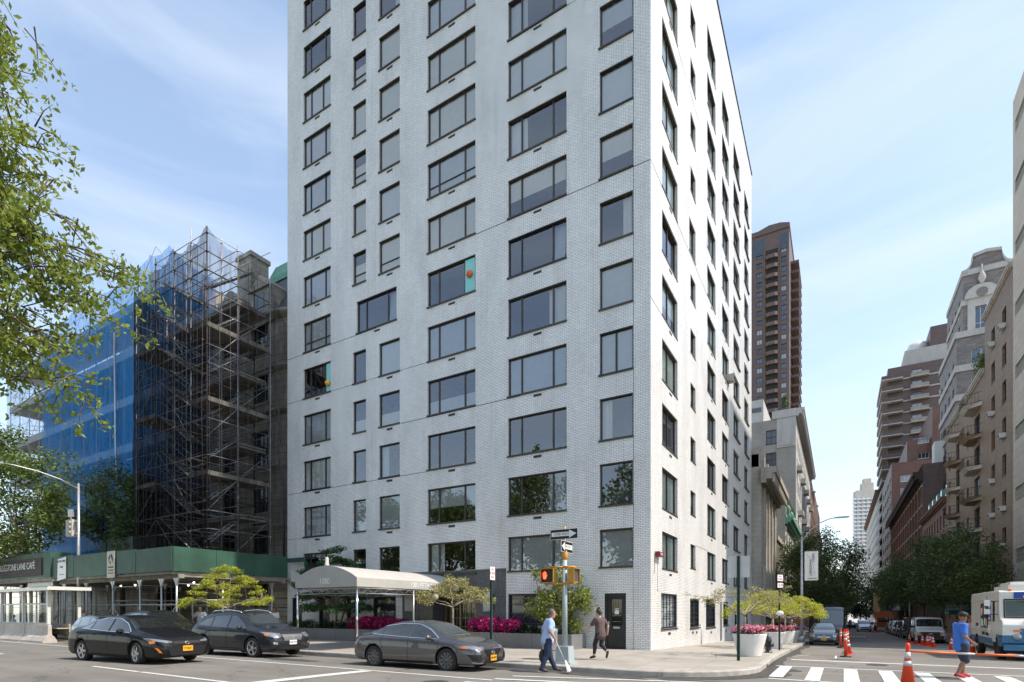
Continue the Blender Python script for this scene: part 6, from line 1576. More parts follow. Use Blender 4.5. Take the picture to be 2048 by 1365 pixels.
def wheel(parent, x, y, R, style, side, steer=0., width=.22):
    key = (R, style, width)
    if key not in wheel_cache:
        t = MB(); w_ = width/2; t.lathe([(R*.70, -w_), (R*.93, -w_), (R, -w_*.75), (R, w_*.75), (R*.93, w_), (R*.70, w_), (R*.66, w_*.6), (R*.66, -w_*.6), (R*.70, -w_)], axis='y', n=32, caps=False)
        r = MB(); rr = R*.70
        r.lathe([(rr, -w_*.95), (rr*.93, -w_*.97), (rr*.90, -w_*.6), (rr*.88, w_*.5)], axis='y', n=32, caps=False)
        r.mi = 1; r.lathe([(rr*.9, -w_*.15), (rr*.9, -w_*.1)], axis='y', n=24); r.mi = 0
        n = {'multi': 10, 'five': 5, 'steel': 8, 'plain': 6}[style]
        for k in range(n):
            a = 2*PI*k/n; 
            for da in ((-.10, .10) if style == 'multi' else (0,)):
                w2 = .016 if style == 'multi' else .035
                a2 = a+da; u = Vector((math.cos(a2), 0, math.sin(a2))); v = Vector((-math.sin(a2), 0, math.cos(a2)))
                p = [u*.05-v*w2, u*rr*.93-v*w2*1.2, u*rr*.93+v*w2*1.2, u*.05+v*w2]
                r.add([(q.x, -w_*.80, q.z) for q in p]+[(q.x, -w_*.45, q.z) for q in p], [(0,1,2,3), (0,4,5,1), (1,5,6,2), (2,6,7,3), (3,7,4,0)])
        r.lathe([(.0, -w_*.95), (.05, -w_*.92), (.065, -w_*.7), (.065, -w_*.3)], axis='y', n=14)
        wheel_cache[key] = (t.mesh('wheel', 'tyre'), r)
    tm, r = wheel_cache[key]; rk = (R, style, width, 'r')
    if rk not in wheel_cache: wheel_cache[rk] = r.mesh('rim', ['rim_dark' if style == 'multi' else 'rim_silver' if style != 'steel' else 'black_plastic', 'rim_hub'])
    o = link('wheel', tm, parent, (x, y, R), (0, 0, (0 if side < 0 else PI)+steer)); link('rim', wheel_cache[rk], o)
def plate(parent, x, y, z, mat, txt='T6482C', rz=0, tilt=0):
    m = MB(); m.box(-.012, 0, -.155, .155, -.08, .08); o = m.build('license_plate', mat, parent); o.location = (x, y, z); o.rotation_euler = (0, tilt, rz)
    text('lettering', txt, .085, 'ink_black', o, (.003, 0, 0), (PI/2, 0, PI/2), depth=.002, sx=.78)
def car(name, label, cat, loc, rz, keys, paint, L_, wb, R, rim, spec, group=None, z=None, steer=0., detail=True):
    t = thing(name, label, cat, loc, rz, group); hw = max(k[4] for k in keys)
    me, bvh = body_mesh(keys, paint, (-wb/2+spec.get('dx', 0), wb/2+spec.get('dx', 0)), R*1.13, spec.get('sig', .07)); body = link('body', me, t)
    g = spec.get('glass', 'auto_glass')
    for side in 'RL':
        for lo, hi in spec['side']:
            patch(bvh, lo, hi, side, 14, 6, .005).build('side_window', g, t)
        if detail:
            for lo, hi in spec.get('chrome', []): patch(bvh, lo, hi, side, 24, 1, .010).build('window_trim', 'chrome', t)
            for s_ in spec.get('seams', []):
                a = [(x-.006, z_) for x, z_ in s_]; b = [(x+.006, z_) for x, z_ in s_]; patch(bvh, a, b, side, 14, 1, .004).build('door_seam', 'seam', t)
            for hx, hz in spec.get('handles', []):
                mm = patch(bvh, [(hx-.10, hz-.018), (hx+.10, hz-.012)], [(hx-.10, hz+.018), (hx+.10, hz+.022)], side, 5, 2, .028); mm.build('door_handle', spec.get('handle_mat', paint), t)
            if 'rocker' in spec: patch(bvh, *spec['rocker'], side, 16, 1, .012).build('side_sill', spec.get('rocker_mat', 'black_plastic'), t)
            if 'marker' in spec: patch(bvh, *spec['marker'], side, 4, 2, .01).build('side_marker', 'lens_amber', t)
    sgn = 1
    for nm, lo, hi, ax, mat, off in spec['patches']:
        for q in ((1, -1) if ax in 'FB' and nm not in ('windshield', 'rear_window', 'grille', 'lower_grille', 'hood_badge', 'skid_plate', 'bumper_trim', 'front_panel') else (1,)):
            l2, h2 = ([(a*q, b) for a, b in lo], [(a*q, b) for a, b in hi]) if ax in 'FB' else (lo, hi)
            patch(bvh, l2, h2, ax, 14, 8, off).build(nm, mat, t)
    for nm, lo, hi, mat, off in spec.get('both', []):
        for side in 'RL': patch(bvh, lo, hi, side, 10, 6, off).build(nm, mat, t)
    for x in (-wb/2+spec.get('dx', 0), wb/2+spec.get('dx', 0)):
        for s_ in (-1, 1): wheel(t, x, s_*(hw-.125), R, rim, s_, steer if x > 0 else 0)
    if spec.get('mirror'):
        mx, mz = spec['mirror']
        for s_ in (-1, 1):
            m = MB(); m.ball((0, 0, 0), .115, 12, (.62, 1.0, .72)); o = m.build('mirror', spec.get('mirror_mat', paint), t); o.location = (mx, s_*(hw+.075), mz)
            m = MB(); m.tube([(0, 0, -.03), (.06, -s_*.12, -.06)], .022, 5); m.build('mirror_arm', 'black_plastic', o)
    if spec.get('badge'):
        bx, bz, br = spec['badge']; m = MB(); n = 20
        for sc_ in ((1., .7), (.42, .9)): m.tube([(bx, br*sc_[0]*math.cos(2*PI*i/n), bz+br*sc_[1]*.75*math.sin(2*PI*i/n)) for i in range(n+1)], .008, 5)
        m.build('badge', 'chrome', t)
    if spec.get('plate'): px, pz, pm_, pt = spec['plate']; plate(t, px, 0, pz, pm_, pt)
    return t, bvh
# ---- sedans
def sedan_keys(L_, W, H, hood=.98, tail=1.10):
    h = L_/2; w = W/2; s = H/1.465
    return [(-h, .36, .60, .66, w*.74, .55), (-h+.05, .27, .82, .95*s, w*.88, .60), (-h+.32, .21, .93*s, tail*s-.04, w*.965, .68), (-h+.72, .19, .955*s, tail*s, w*.995, .66), (-1.05, .19, .955*s, 1.33*s, w, .60), (-.5, .19, .945*s, 1.45*s, w, .585), (.05, .19, .93*s, 1.465*s, w, .58), (.45, .19, .915*s, 1.40*s, w, .59), (1.15, .19, .885*s, 1.04*s, w, .69), (1.55, .19, .84*s, .965*s, w*.995, .74), (h-.40, .19, .76*s, .87*s, w*.955, .68), (h-.16, .20, .69*s, .78*s, w*.90, .62), (h-.05, .22, .63, .70, w*.83, .56), (h, .26, .56, .62, w*.76, .52)]
def sedan_spec(L_, H, W, chrome=True, **kw):
    h = L_/2; s = H/1.465; w = W/2
    sp = dict(side=[([(.03, .965*s), (.98, .935*s)], [(.02, 1.345*s), (.30, 1.34*s), (.62, 1.20*s), (.98, .975*s)]), ([(-.98, .99*s), (-.07, .965*s)], [(-.98, 1.265*s), (-.55, 1.34*s), (-.07, 1.35*s)]), ([(-1.50, 1.035*s), (-1.04, .995*s)], [(-1.50, 1.06*s), (-1.28, 1.17*s), (-1.04, 1.245*s)])],
      seams=[[(-.02, .25), (-.02, .96*s)], [(1.02, .25), (1.06, .90*s)], [(-.98, .55), (-1.06, .8), (-1.0, .98*s)]], handles=[(-.78, .86*s), (.22, .835*s)],
      rocker=([(-.95, .20), (.98, .20)], [(-.95, .27), (.98, .27)]), mirror=(.80, .98*s),
      patches=[('windshield', [(.50, -.56), (.50, .56)], [(1.10, -.70), (1.10, .70)], 'T', 'auto_glass', .006), ('rear_window', [(-1.02, -.54), (-1.02, .54)], [(-1.62, -.60), (-1.62, .60)], 'T', 'auto_glass', .006),
        ('tail_light', [(w*.50, .80*s), (w*.90, .78*s)], [(w*.50, .92*s), (w*.90, .93*s)], 'B', 'lens_red', .01)])
    if chrome: sp['chrome'] = [([(-1.56, 1.03*s), (.0, .955*s), (1.02, .925*s)], [(-1.56, 1.045*s), (0, .967*s), (1.02, .937*s)]), ([(-1.56, 1.045*s), (-1.32, 1.18*s), (-.98, 1.28*s), (-.4, 1.355*s), (.25, 1.35*s), (.66, 1.20*s), (1.02, .95*s)], [(-1.54, 1.065*s), (-1.31, 1.195*s), (-.98, 1.295*s), (-.4, 1.37*s), (.25, 1.365*s), (.68, 1.215*s), (1.04, .965*s)])]
    for k, v in kw.items():
        if k == 'patches': sp['patches'] = sp['patches']+v
        else: sp[k] = v
    return sp
CAMRY_F = [('headlight', [(.44, .65), (.62, .65), (.86, .71)], [(.44, .69), (.62, .725), (.86, .785)], 'F', 'headlight', .008), ('grille', [(-.40, .60), (.40, .60)], [(-.42, .69), (.42, .69)], 'F', 'black_plastic', .008), ('lower_grille', [(-.50, .27), (.50, .27)], [(-.62, .54), (.62, .54)], 'F', 'black_plastic', .010), ('fog_trim', [(.72, .36), (.77, .37)], [(.79, .50), (.83, .51)], 'F', 'lens_amber', .012), ('bumper_trim', [(-.42, .555), (0, .545), (.42, .555)], [(-.44, .585), (0, .575), (.44, .585)], 'F', 'chrome', .014)]
c1, bv = car('sedan', 'glossy black sedan with orange license plate driving in the avenue lane', 'car', (-12.85, -12.7, RZ(-12.7)-.005), math.radians(6), sedan_keys(4.85, 1.82, 1.465), 'car_black', 4.85, 2.78, .33, 'five',
   sedan_spec(4.85, 1.465, 1.82, patches=CAMRY_F, marker=([(2.02, .62), (2.2, .64)], [(1.95, .70), (2.15, .71)]), badge=(2.43, .63, .075), plate=(2.46, .47, 'plate_orange', 'T71863C')), steer=-.15)
ACURA_F = [('headlight', [(.42, .63), (.62, .60), (.86, .66)], [(.40, .70), (.62, .70), (.86, .745)], 'F', 'headlight', .008), ('grille', [(-.26, .42), (.26, .42)], [(-.44, .61), (.44, .61)], 'F', 'black_plastic', .012), ('bumper_trim', [(-.46, .62), (.46, .62)], [(-.46, .64), (.46, .64)], 'F', 'chrome', .016), ('lower_grille', [(-.42, .24), (.42, .24)], [(-.36, .33), (.36, .33)], 'F', 'black_plastic', .010), ('fog_recess', [(.56, .32), (.78, .33)], [(.60, .50), (.84, .50)], 'F', 'black_plastic', .008), ('fog_trim', [(.52, .25), (.78, .28)], [(.52, .275), (.79, .30)], 'F', 'chrome', .016)]
c2, bv = car('sedan', 'metallic gray sedan with orange plate parked at the curb before the entrance', 'car', (-4.2, -8.75, RZ(-8.7)-.005), math.radians(1.5), sedan_keys(4.62, 1.79, 1.41), 'car_grey', 4.62, 2.67, .325, 'multi',
   sedan_spec(4.62, 1.41, 1.79, patches=ACURA_F, marker=([(1.85, .66), (2.0, .66)], [(1.75, .70), (1.98, .71)]), badge=(2.33, .53, .085), plate=(2.35, .38, 'plate_orange', 'JHN 4057'), rocker_mat='dark_metal'))
# ---- suv
def suv_keys(L_, W, H):
    h = L_/2; w = W/2; s = H/1.69
    return [(-h, .40, .75, .85, w*.75, .60), (-h+.06, .32, 1.0*s, 1.10*s, w*.90, .66), (-h+.25, .26, 1.08*s, 1.30*s, w*.96, .66), (-h+.55, .24, 1.08*s, 1.50*s, w*.99, .64), (-1.2, .23, 1.07*s, 1.62*s, w, .64), (-.5, .23, 1.06*s, 1.67*s, w, .64), (.05, .23, 1.05*s, 1.665*s, w, .63), (.42, .23, 1.03*s, 1.60*s, w, .64), (1.12, .23, 1.0*s, 1.17*s, w, .72), (1.45, .23, .96*s, 1.10*s, w*.995, .76), (h-.45, .24, .90*s, 1.02*s, w*.955, .72), (h-.18, .25, .84*s, .94*s, w*.91, .66), (h-.05, .28, .76, .84, w*.86, .60), (h, .32, .68, .76, w*.80, .56)]
def suv_spec(L_, H, W, **kw):
    h = L_/2; s = H/1.69; w = W/2
    sp = dict(side=[([(.03, 1.09*s), (.96, 1.05*s)], [(.02, 1.53*s), (.28, 1.52*s), (.60, 1.36*s), (.96, 1.10*s)]), ([(-.95, 1.11*s), (-.07, 1.09*s)], [(-.95, 1.49*s), (-.5, 1.53*s), (-.07, 1.535*s)]), ([(-1.75, 1.17*s), (-1.02, 1.12*s)], [(-1.75, 1.22*s), (-1.4, 1.40*s), (-1.02, 1.475*s)])],
      seams=[[(-.02, .33), (-.02, 1.07*s)], [(1.02, .33), (1.04, 1.0*s)], [(-.95, .62), (-1.03, .9), (-.99, 1.09*s)]], handles=[(-.78, .98*s), (.22, .96*s)], rocker=([(-.95, .25), (.98, .25)], [(-.95, .36), (.98, .36)]), mirror=(.84, 1.10*s),
      patches=[('windshield', [(.48, -.60), (.48, .60)], [(1.08, -.72), (1.08, .72)], 'T', 'auto_glass', .006), ('rear_window', [(-1.9, -.56), (-1.9, .56)], [(-h+.22, -.58), (-h+.22, .58)], 'T', 'auto_glass', .006),
        ('tail_light', [(w*.55, .95*s), (w*.92, .92*s)], [(w*.55, 1.08*s), (w*.92, 1.10*s)], 'B', 'lens_red', .01)])
    for k, v in kw.items():
        if k == 'patches': sp['patches'] = sp['patches']+v
        else: sp[k] = v
    return sp
LEX_F = [('headlight', [(.50, .76), (.66, .72), (.86, .78)], [(.46, .88), (.66, .90), (.86, .94)], 'F', 'headlight', .008), ('grille', [(-.36, .66), (.36, .66)], [(-.46, .84), (.46, .84)], 'F', 'rim_silver', .010), ('lower_grille', [(-.55, .33), (.55, .33)], [(-.5, .44), (.5, .44)], 'F', 'black_plastic', .010), ('bumper_trim', [(-.38, .63), (0, .62), (.38, .63)], [(-.38, .655), (0, .645), (.38, .655)], 'F', 'chrome', .016), ('fog_light', [(.64, .50), (.78, .51)], [(.64, .57), (.78, .58)], 'F', 'chrome', .012)]
c3, bv = car('suv', 'dark navy sport utility vehicle with white plate and roof rails parked at the curb', 'car', (-12.75, -8.9, RZ(-8.9)-.005), math.radians(3), suv_keys(4.74, 1.885, 1.70), 'car_navy', 4.74, 2.74, .37, 'five',
   suv_spec(4.74, 1.66, 1.885, patches=LEX_F, badge=(2.38, .75, .07), plate=(2.40, .56, 'plate_white', 'HKR 2914'), marker=([(2.0, .80), (2.16, .82)], [(1.92, .88), (2.12, .89)])))
for s_ in (-1, 1):
    m = MB(); m.tube([(-1.35, s_*.62, 1.56), (-1.1, s_*.63, 1.68), (-.3, s_*.62, 1.715), (.3, s_*.61, 1.66), (.42, s_*.61, 1.60)], .022, 6); m.build('roof_rail', 'chrome', c3)
c4, bv = car('suv', 'dark minivan parked at the curb mostly hidden behind the black sedan', 'car', (-19.55, -8.75, RZ(-8.75)-.005), math.radians(1), suv_keys(4.9, 1.95, 1.74), 'car_black', 4.9, 2.9, .36, 'five', suv_spec(4.9, 1.74, 1.95, patches=[LEX_F[0]], glass='auto_glass_pale'))
c5, bv = car('sedan', 'gray hatchback parked behind the dark minivan, only its roof showing', 'car', (-24.35, -8.75, RZ(-8.75)-.005), math.radians(0), suv_keys(4.15, 1.75, 1.50), 'car_darkgrey', 4.15, 2.55, .33, 'five', suv_spec(4.15, 1.50, 1.75, glass='auto_glass_pale'))
# ---- vehicles in the side street (facing the camera: heading -y)
HY = -PI/2
def sc_(y): return RZ(y)-.005
GR = math.radians(1.5)
PF = [('headlight', [(.50, .62), (.66, .60), (.80, .64)], [(.52, .80), (.68, .84), (.80, .86)], 'F', 'headlight', .008), ('grille', [(-.34, .57), (.34, .57)], [(-.38, .61), (.38, .61)], 'F', 'chrome', .010), ('lower_grille', [(-.58, .26), (.58, .26)], [(-.52, .42), (.52, .42)], 'F', 'black_plastic', .010)]
prk = [(-2.23, .36, .8, .9, .66, .55), (-2.17, .28, .98, 1.10, .78, .60), (-1.9, .22, 1.0, 1.20, .84, .58), (-1.2, .2, .98, 1.38, .87, .58), (-.3, .2, .95, 1.485, .87, .56), (.2, .2, .93, 1.46, .87, .56), (.8, .2, .90, 1.25, .87, .62), (1.3, .2, .86, 1.02, .865, .68), (1.75, .2, .80, .90, .84, .62), (2.1, .22, .68, .76, .74, .52), (2.2, .26, .56, .62, .62, .42), (2.23, .3, .5, .54, .56, .40)]
prius, bv = car('hatchback', 'gray hatchback with orange plate parked at the planters side of the street', 'car', (5.58, 21.2, sc_(21.2)), HY+.02, prk, 'car_darkgrey', 4.46, 2.7, .32, 'five',
   sedan_spec(4.46, 1.49, 1.745, chrome=False, patches=PF, badge=(2.25, .66, .06), plate=(2.26, .46, 'plate_orange', 'T52907C'), mirror=(.75, 1.0)))
prius.rotation_euler = (0, 0, HY+.02)
vank = [(-2.85, .5, 1.1, 2.05, .96, .85), (-2.8, .34, 1.15, 2.1, .98, .87), (-1.5, .3, 1.15, 2.12, 1.0, .88), (.6, .3, 1.15, 2.12, 1.0, .88), (1.15, .3, 1.14, 2.05, 1.0, .87), (1.75, .3, 1.12, 1.30, 1.0, .86), (2.1, .3, 1.08, 1.20, .99, .86), (2.55, .3, 1.0, 1.10, .97, .84), (2.78, .32, .95, 1.02, .93, .8), (2.85, .36, .7, .95, .88, .76)]
VF = [('windshield', [(1.22, -.80), (1.22, .80)], [(1.72, -.86), (1.72, .86)], 'T', 'auto_glass', .006), ('front_panel', [(-.86, .50), (.86, .50)], [(-.86, .95), (.86, .95)], 'F', 'black_plastic', .008), ('headlight', [(.60, .78), (.84, .78)], [(.60, .90), (.84, .90)], 'F', 'headlight', .016), ('turn_signal', [(.58, .66), (.86, .66)], [(.58, .74), (.86, .74)], 'F', 'lens_amber', .016), ('bumper_trim', [(-.9, .34), (.9, .34)], [(-.9, .50), (.9, .50)], 'F', 'dark_metal', .03)]
def van_spec(**kw):
    sp = dict(side=[([(.50, 1.24), (1.62, 1.22)], [(.50, 1.86), (1.12, 1.84), (1.62, 1.28)])], seams=[[(.42, .35), (.42, 1.95)], [(1.62, .5), (1.62, 1.2)], [(-.7, .35), (-.7, 1.95)]], handles=[(.55, 1.05)], handle_mat='black_plastic', patches=VF, mirror=(1.45, 1.32), mirror_mat='black_plastic', sig=.05)
    sp.update(kw); return sp
van, bv = car('cargo_van', 'white cargo van with black grille parked behind the row of cones', 'van', (12.75, 35.0, sc_(35)), HY-.03, vank, 'car_white', 5.7, 3.43, .37, 'steel', van_spec(plate=(2.9, .5, 'plate_white', '84210 MK')))
m = MB(); m.box(0, .02, -.13, .13, -.022, .022); m.box(0, .02, -.04, .04, -.04, .04); o = m.build('badge', 'chrome', van); o.location = (2.87, 0, .8)
van2, bv = car('cargo_van', 'black passenger van parked right behind the white cargo van', 'van', (12.8, 42.2, sc_(42.2)), HY, vank, 'car_black', 5.7, 3.43, .37, 'five', van_spec(side=[([(.50, 1.24), (1.62, 1.22)], [(.50, 1.86), (1.12, 1.84), (1.62, 1.28)]), ([(-2.6, 1.26), (.35, 1.24)], [(-2.6, 1.84), (.35, 1.86)])]))
lab = ['black sport utility vehicle with roof bars parked beyond the black passenger van', 'second black sport utility vehicle beyond the two vans on the right', 'silver sport utility vehicle parked farther along the right curb', 'dark sport utility vehicle far along the right curb before the boom truck']
for i, (y, mt) in enumerate(((48.7, 'car_black'), (54.6, 'car_darkgrey'), (60.6, 'car_silver'), (66.6, 'car_black'))):
    o, bv = car('suv', lab[i], 'car', (12.85, y, sc_(y)), HY, suv_keys(4.8, 1.92, 1.8), mt, 4.8, 2.8, .37, 'five', suv_spec(4.8, 1.8, 1.92, patches=[LEX_F[0], LEX_F[2]]), group='cars parked along the right curb', detail=False)
wk = [(-2.2, .4, .9, 1.7, .84, .72), (-2.15, .3, .98, 1.78, .87, .74), (-1, .24, .98, 1.83, .91, .74), (.3, .24, .97, 1.80, .91, .72), (.8, .24, .96, 1.62, .91, .72), (1.45, .24, .94, 1.12, .905, .76), (1.8, .24, .90, 1.0, .89, .72), (2.1, .26, .78, .88, .8, .62), (2.2, .3, .62, .7, .7, .52)]
wag, bv = car('minivan', 'pale blue gray compact van driving toward the camera mid street', 'car', (9.75, 77, sc_(77)), HY, wk, 'car_lightblue', 4.4, 2.66, .33, 'five', dict(side=[([(-1.9, 1.06), (1.3, 1.02)], [(-1.9, 1.5), (.5, 1.5), (1.3, 1.08)])], patches=[('windshield', [(.82, -.62), (.82, .62)], [(1.40, -.74), (1.40, .74)], 'T', 'auto_glass', .006), ('headlight', [(.55, .74), (.82, .80)], [(.55, .86), (.82, .95)], 'F', 'headlight', .01), ('grille', [(-.45, .62), (.45, .62)], [(-.5, .74), (.5, .74)], 'F', 'black_plastic', .01), ('lower_grille', [(-.5, .32), (.5, .32)], [(-.5, .48), (.5, .48)], 'F', 'black_plastic', .01)], mirror=(.95, 1.1)), detail=False)
for i, (x, y, mt, lb) in enumerate(((5.6, 62, 'car_white', 'white car parked far down the left curb'), (5.6, 70, 'car_darkgrey', 'dark car parked far down the left curb beyond the white one'), (11.3, 92, 'car_white', 'distant white car in the right lane behind the pale blue van'), (8.6, 112, 'car_black', 'distant black car in the middle of the street'))):
    o, bv = car('sedan', lb, 'car', (x, y, sc_(y)), HY, sedan_keys(4.7, 1.8, 1.45), mt, 4.7, 2.7, .33, 'five', sedan_spec(4.7, 1.45, 1.8, chrome=False), detail=False)
# ---- minibus behind the hatchback
mb_ = thing('minibus', 'dark gray minibus with tall windshield parked behind the gray hatchback', 'bus', (5.95, 34.5, sc_(34.5)), HY)
bk = [(-3.9, .6, 1.5, 2.75, 1.05, .9), (-3.8, .4, 1.5, 2.9, 1.1, .95), (0, .38, 1.5, 2.95, 1.12, .96), (2.2, .38, 1.45, 2.95, 1.12, .96), (2.6, .38, 1.3, 2.85, 1.1, .92), (3.0, .38, 1.1, 2.2, 1.08, .90), (3.5, .4, 1.0, 1.35, 1.05, .85), (3.85, .42, .95, 1.1, .98, .75), (3.95, .5, .8, .95, .9, .7)]
me, bv = body_mesh(bk, 'car_darkgrey', (-2.1, 2.75), .43, .06); link('body', me, mb_)
patch(bv, [(3.46, -.82), (3.46, .82)], [(2.72, -.84), (2.72, .84)], 'T', 14, 8, .008).build('windshield', 'auto_glass_pale', mb_)
for side in 'RL': patch(bv, [(-3.5, 1.6), (2.3, 1.5)], [(-3.5, 2.5), (2.3, 2.5)], side, 20, 6, .008).build('side_window', 'auto_glass', mb_); patch(bv, [(2.4, 1.4), (3.1, 1.3)], [(2.4, 2.3), (2.9, 1.8)], side, 8, 6, .008).build('side_window', 'auto_glass', mb_)
patch(bv, [(-.7, .75), (.7, .75)], [(-.75, .95), (.75, .95)], 'F', 10, 3, .01).build('grille', 'black_plastic', mb_)
m = MB(); m.box(-2.4, .8, -.6, .6, 2.94, 3.12); m.box(1.2, 2.0, -.3, .3, 2.93, 3.02); m.build('roof_unit', 'black_plastic', mb_)
for s_ in (-1, 1): m = MB(); m.box(-.1, .1, -.1, .1, -.2, .2); o = m.build('mirror', 'black_plastic', mb_); o.location = (3.1, s_*1.32, 1.65)
for x in (-2.1, 2.75):
    for s_ in (-1, 1): wheel(mb_, x, s_*1.0, .40, 'plain', s_)
# ---- orange truck with lift boom
ot = thing('boom_truck', 'orange red truck box with a tan folded lift boom above it down the right curb', 'truck', (12.6, 84, sc_(84)), HY)
m = MB(); m.box(-4, 1.8, -1.15, 1.15, 1.0, 3.1); m.build('box', 'car_orange', ot); m = MB(); m.box(1.85, 3.6, -1.1, 1.1, .7, 2.2); m.box(3.6, 4.2, -1.05, 1.05, .7, 1.5); m.build('cab', 'car_orange', ot); m = MB(); m.box(3.61, 3.63, -.9, .9, 1.55, 2.15); m.build('windshield', 'auto_glass', ot)
for x in (-2.6, 2.9):
    for s_ in (-1, 1): wheel(ot, x, s_*1.0, .48, 'plain', s_)
bo = MB(); bo.box(-1.2, .2, -1.3, -.4, 3.1, 6.2); bo.build('boom_mast', 'crane_tan', ot)
m = MB()
for q, y in ((0, .25), (.35, .55), (-.35, .55)): m.tube([(0, -.8+q, 6.0), (.4, 1.6+q, 8.6)], .20 if q == 0 else .1, 4)
m.build('boom_arm', 'crane_tan', ot)
# ---- ice cream truck
ic = thing('ice_cream_truck', 'white and blue ice cream truck parked at the right curb facing the avenue', 'truck', (12.92, 9.2, sc_(9.2)), HY)
ic.rotation_euler = (0, math.radians(0), HY-.035)
TL, TW, TH = 3.6, 1.04, 2.78          # rear/front half length, half width, height
prof = [(-TL, .55), (TL-1.15, .55), (TL-1.15, .62), (TL-.35, .60), (TL, .75), (TL, 1.45), (TL-.12, 1.62), (TL-.52, 1.70), (TL-.62, 2.50), (TL-.60, 2.72), (TL-.85, TH), (-TL+.1, TH), (-TL, TH-.12)]
m = MB(); m.prism(prof, -TW, TW, 'y'); me = m.mesh('body', 'truck_white')
o = bpy.data.objects.new('b', me); md = o.modifiers.new('v', 'BEVEL'); md.width = .06; md.segments = 3; md.limit_method = 'ANGLE'; md.angle_limit = .6
cs = []
for wx in (-2.0, 2.35):
    c = MB(); c.lathe([(.52, -1.4), (.52, 1.4)], cx=wx, cy=.42, axis='y', n=36, smooth=False); q = bpy.data.objects.new('c', c.mesh('cut', 'seam')); cs.append(q); md = o.modifiers.new('b', 'BOOLEAN'); md.operation = 'DIFFERENCE'; md.object = q; md.solver = 'EXACT'
m2 = bake(o, cs)
m2.materials.clear(); m2.materials.append(MATS['truck_white']); m2.materials.append(MATS['truck_blue']); m2.materials.append(MATS['seam'])
bmm = bmesh.new(); bmm.from_mesh(m2); bmesh.ops.bisect_plane(bmm, geom=bmm.verts[:]+bmm.edges[:]+bmm.faces[:], plane_co=(0, 0, 1.06), plane_no=(0, 0, 1)); bmesh.ops.bisect_plane(bmm, geom=bmm.verts[:]+bmm.edges[:]+bmm.faces[:], plane_co=(1.6, 0, 0), plane_no=(1, 0, 0)); bmesh.ops.bisect_plane(bmm, geom=bmm.verts[:]+bmm.edges[:]+bmm.faces[:], plane_co=(0, 0, .86), plane_no=(0, 0, 1))
for f in bmm.faces:
    c = f.calc_center_median(); f.smooth = False
    arch_ = any(abs(math.hypot(c.x-wx, c.z-.42)-.52) < .03 and abs(f.normal.y) < .3 for wx in (-2., 2.35))
    f.material_index = 2 if arch_ else 1 if ((c.x > 1.6 and c.z < 1.06) or c.z < .86) else 0
bmm.to_mesh(m2); bmm.free(); m2.name = 'body'; link('body', m2, ic)
m = MB(); m.quad((TL-.515, -.86, 1.78), (TL-.515, .86, 1.78), (TL-.585, .86, 2.38), (TL-.585, -.86, 2.38)); m.build('windshield', 'auto_glass_pale', ic, norm=False)
m = MB(); a = .9
for p, q in (((-a, 1.74), (a, 1.74)), ((a, 1.74), (a, 2.42)), ((a, 2.42), (-a, 2.42)), ((-a, 2.42), (-a, 1.74))):
    m.tube([(TL-.51-.075*(p[1]-1.74)/.68, p[0], p[1]), (TL-.51-.075*(q[1]-1.74)/.68, q[0], q[1])], .022, 5)
m.build('windshield_seal', 'black_plastic', ic)
m = MB(); m.tube([(TL-.50, -.5, 2.36), (TL-.49, .25, 2.2)], .012, 4); m.tube([(TL-.50, .85, 2.36), (TL-.49, .3, 2.15)], .012, 4); m.build('wiper', 'black_plastic', ic)
m = MB(); m.box(TL-.61, TL-.585, -.62, .62, 2.46, 2.70); s_ = m.build('name_board', 'sign_blue', ic)
text('lettering', 'ICE', .15, 'sign_white', s_, (TL-.583, .0, 2.64), (PI/2, 0, PI/2), sx=1.5); text('lettering', 'CREAM', .15, 'sign_white', s_, (TL-.583, .0, 2.52), (PI/2, 0, PI/2), sx=1.5)
m = MB(); m.box(TL+.002, TL+.02, -.55, .55, .82, 1.32); h_ = m.build('grille_panel', 'truck_blue', ic)
m = MB(); m.lathe([(.0, TL+.045), (.12, TL+.04), (.13, TL+.01)], cx=-0.62, cy=1.0, axis='x', n=18); m.build('headlight', 'headlight', ic)
m = MB(); m.lathe([(.0, TL+.045), (.12, TL+.04), (.13, TL+.01)], cx=.62, cy=1.0, axis='x', n=18); m.build('headlight', 'headlight', ic)
m = MB(); m.lathe([(.0, TL+.03), (.13, TL+.028), (.13, TL+.02)], cx=-.22, cy=1.0, axis='x', n=20); m.build('round_badge', 'chrome', ic)
for y in (-.62, .62): m = MB(); m.box(TL+.0, TL+.03, y-.12, y+.12, 1.2, 1.27); m.build('turn_signal', 'lens_amber', ic)
m = MB(); m.box(TL+.03, TL+.18, -1.02, 1.02, .50, .72); m.build('bumper', 'truck_blue', ic)
text('lettering', "We're Sweet", .16, 'red_paint', ic, (TL-.03, -.05, 1.56), (math.radians(55), 0, PI/2)); text('lettering', 'Have a Cone', .16, 'red_paint', ic, (TL+.008, .1, 1.42), (PI/2, 0, PI/2))
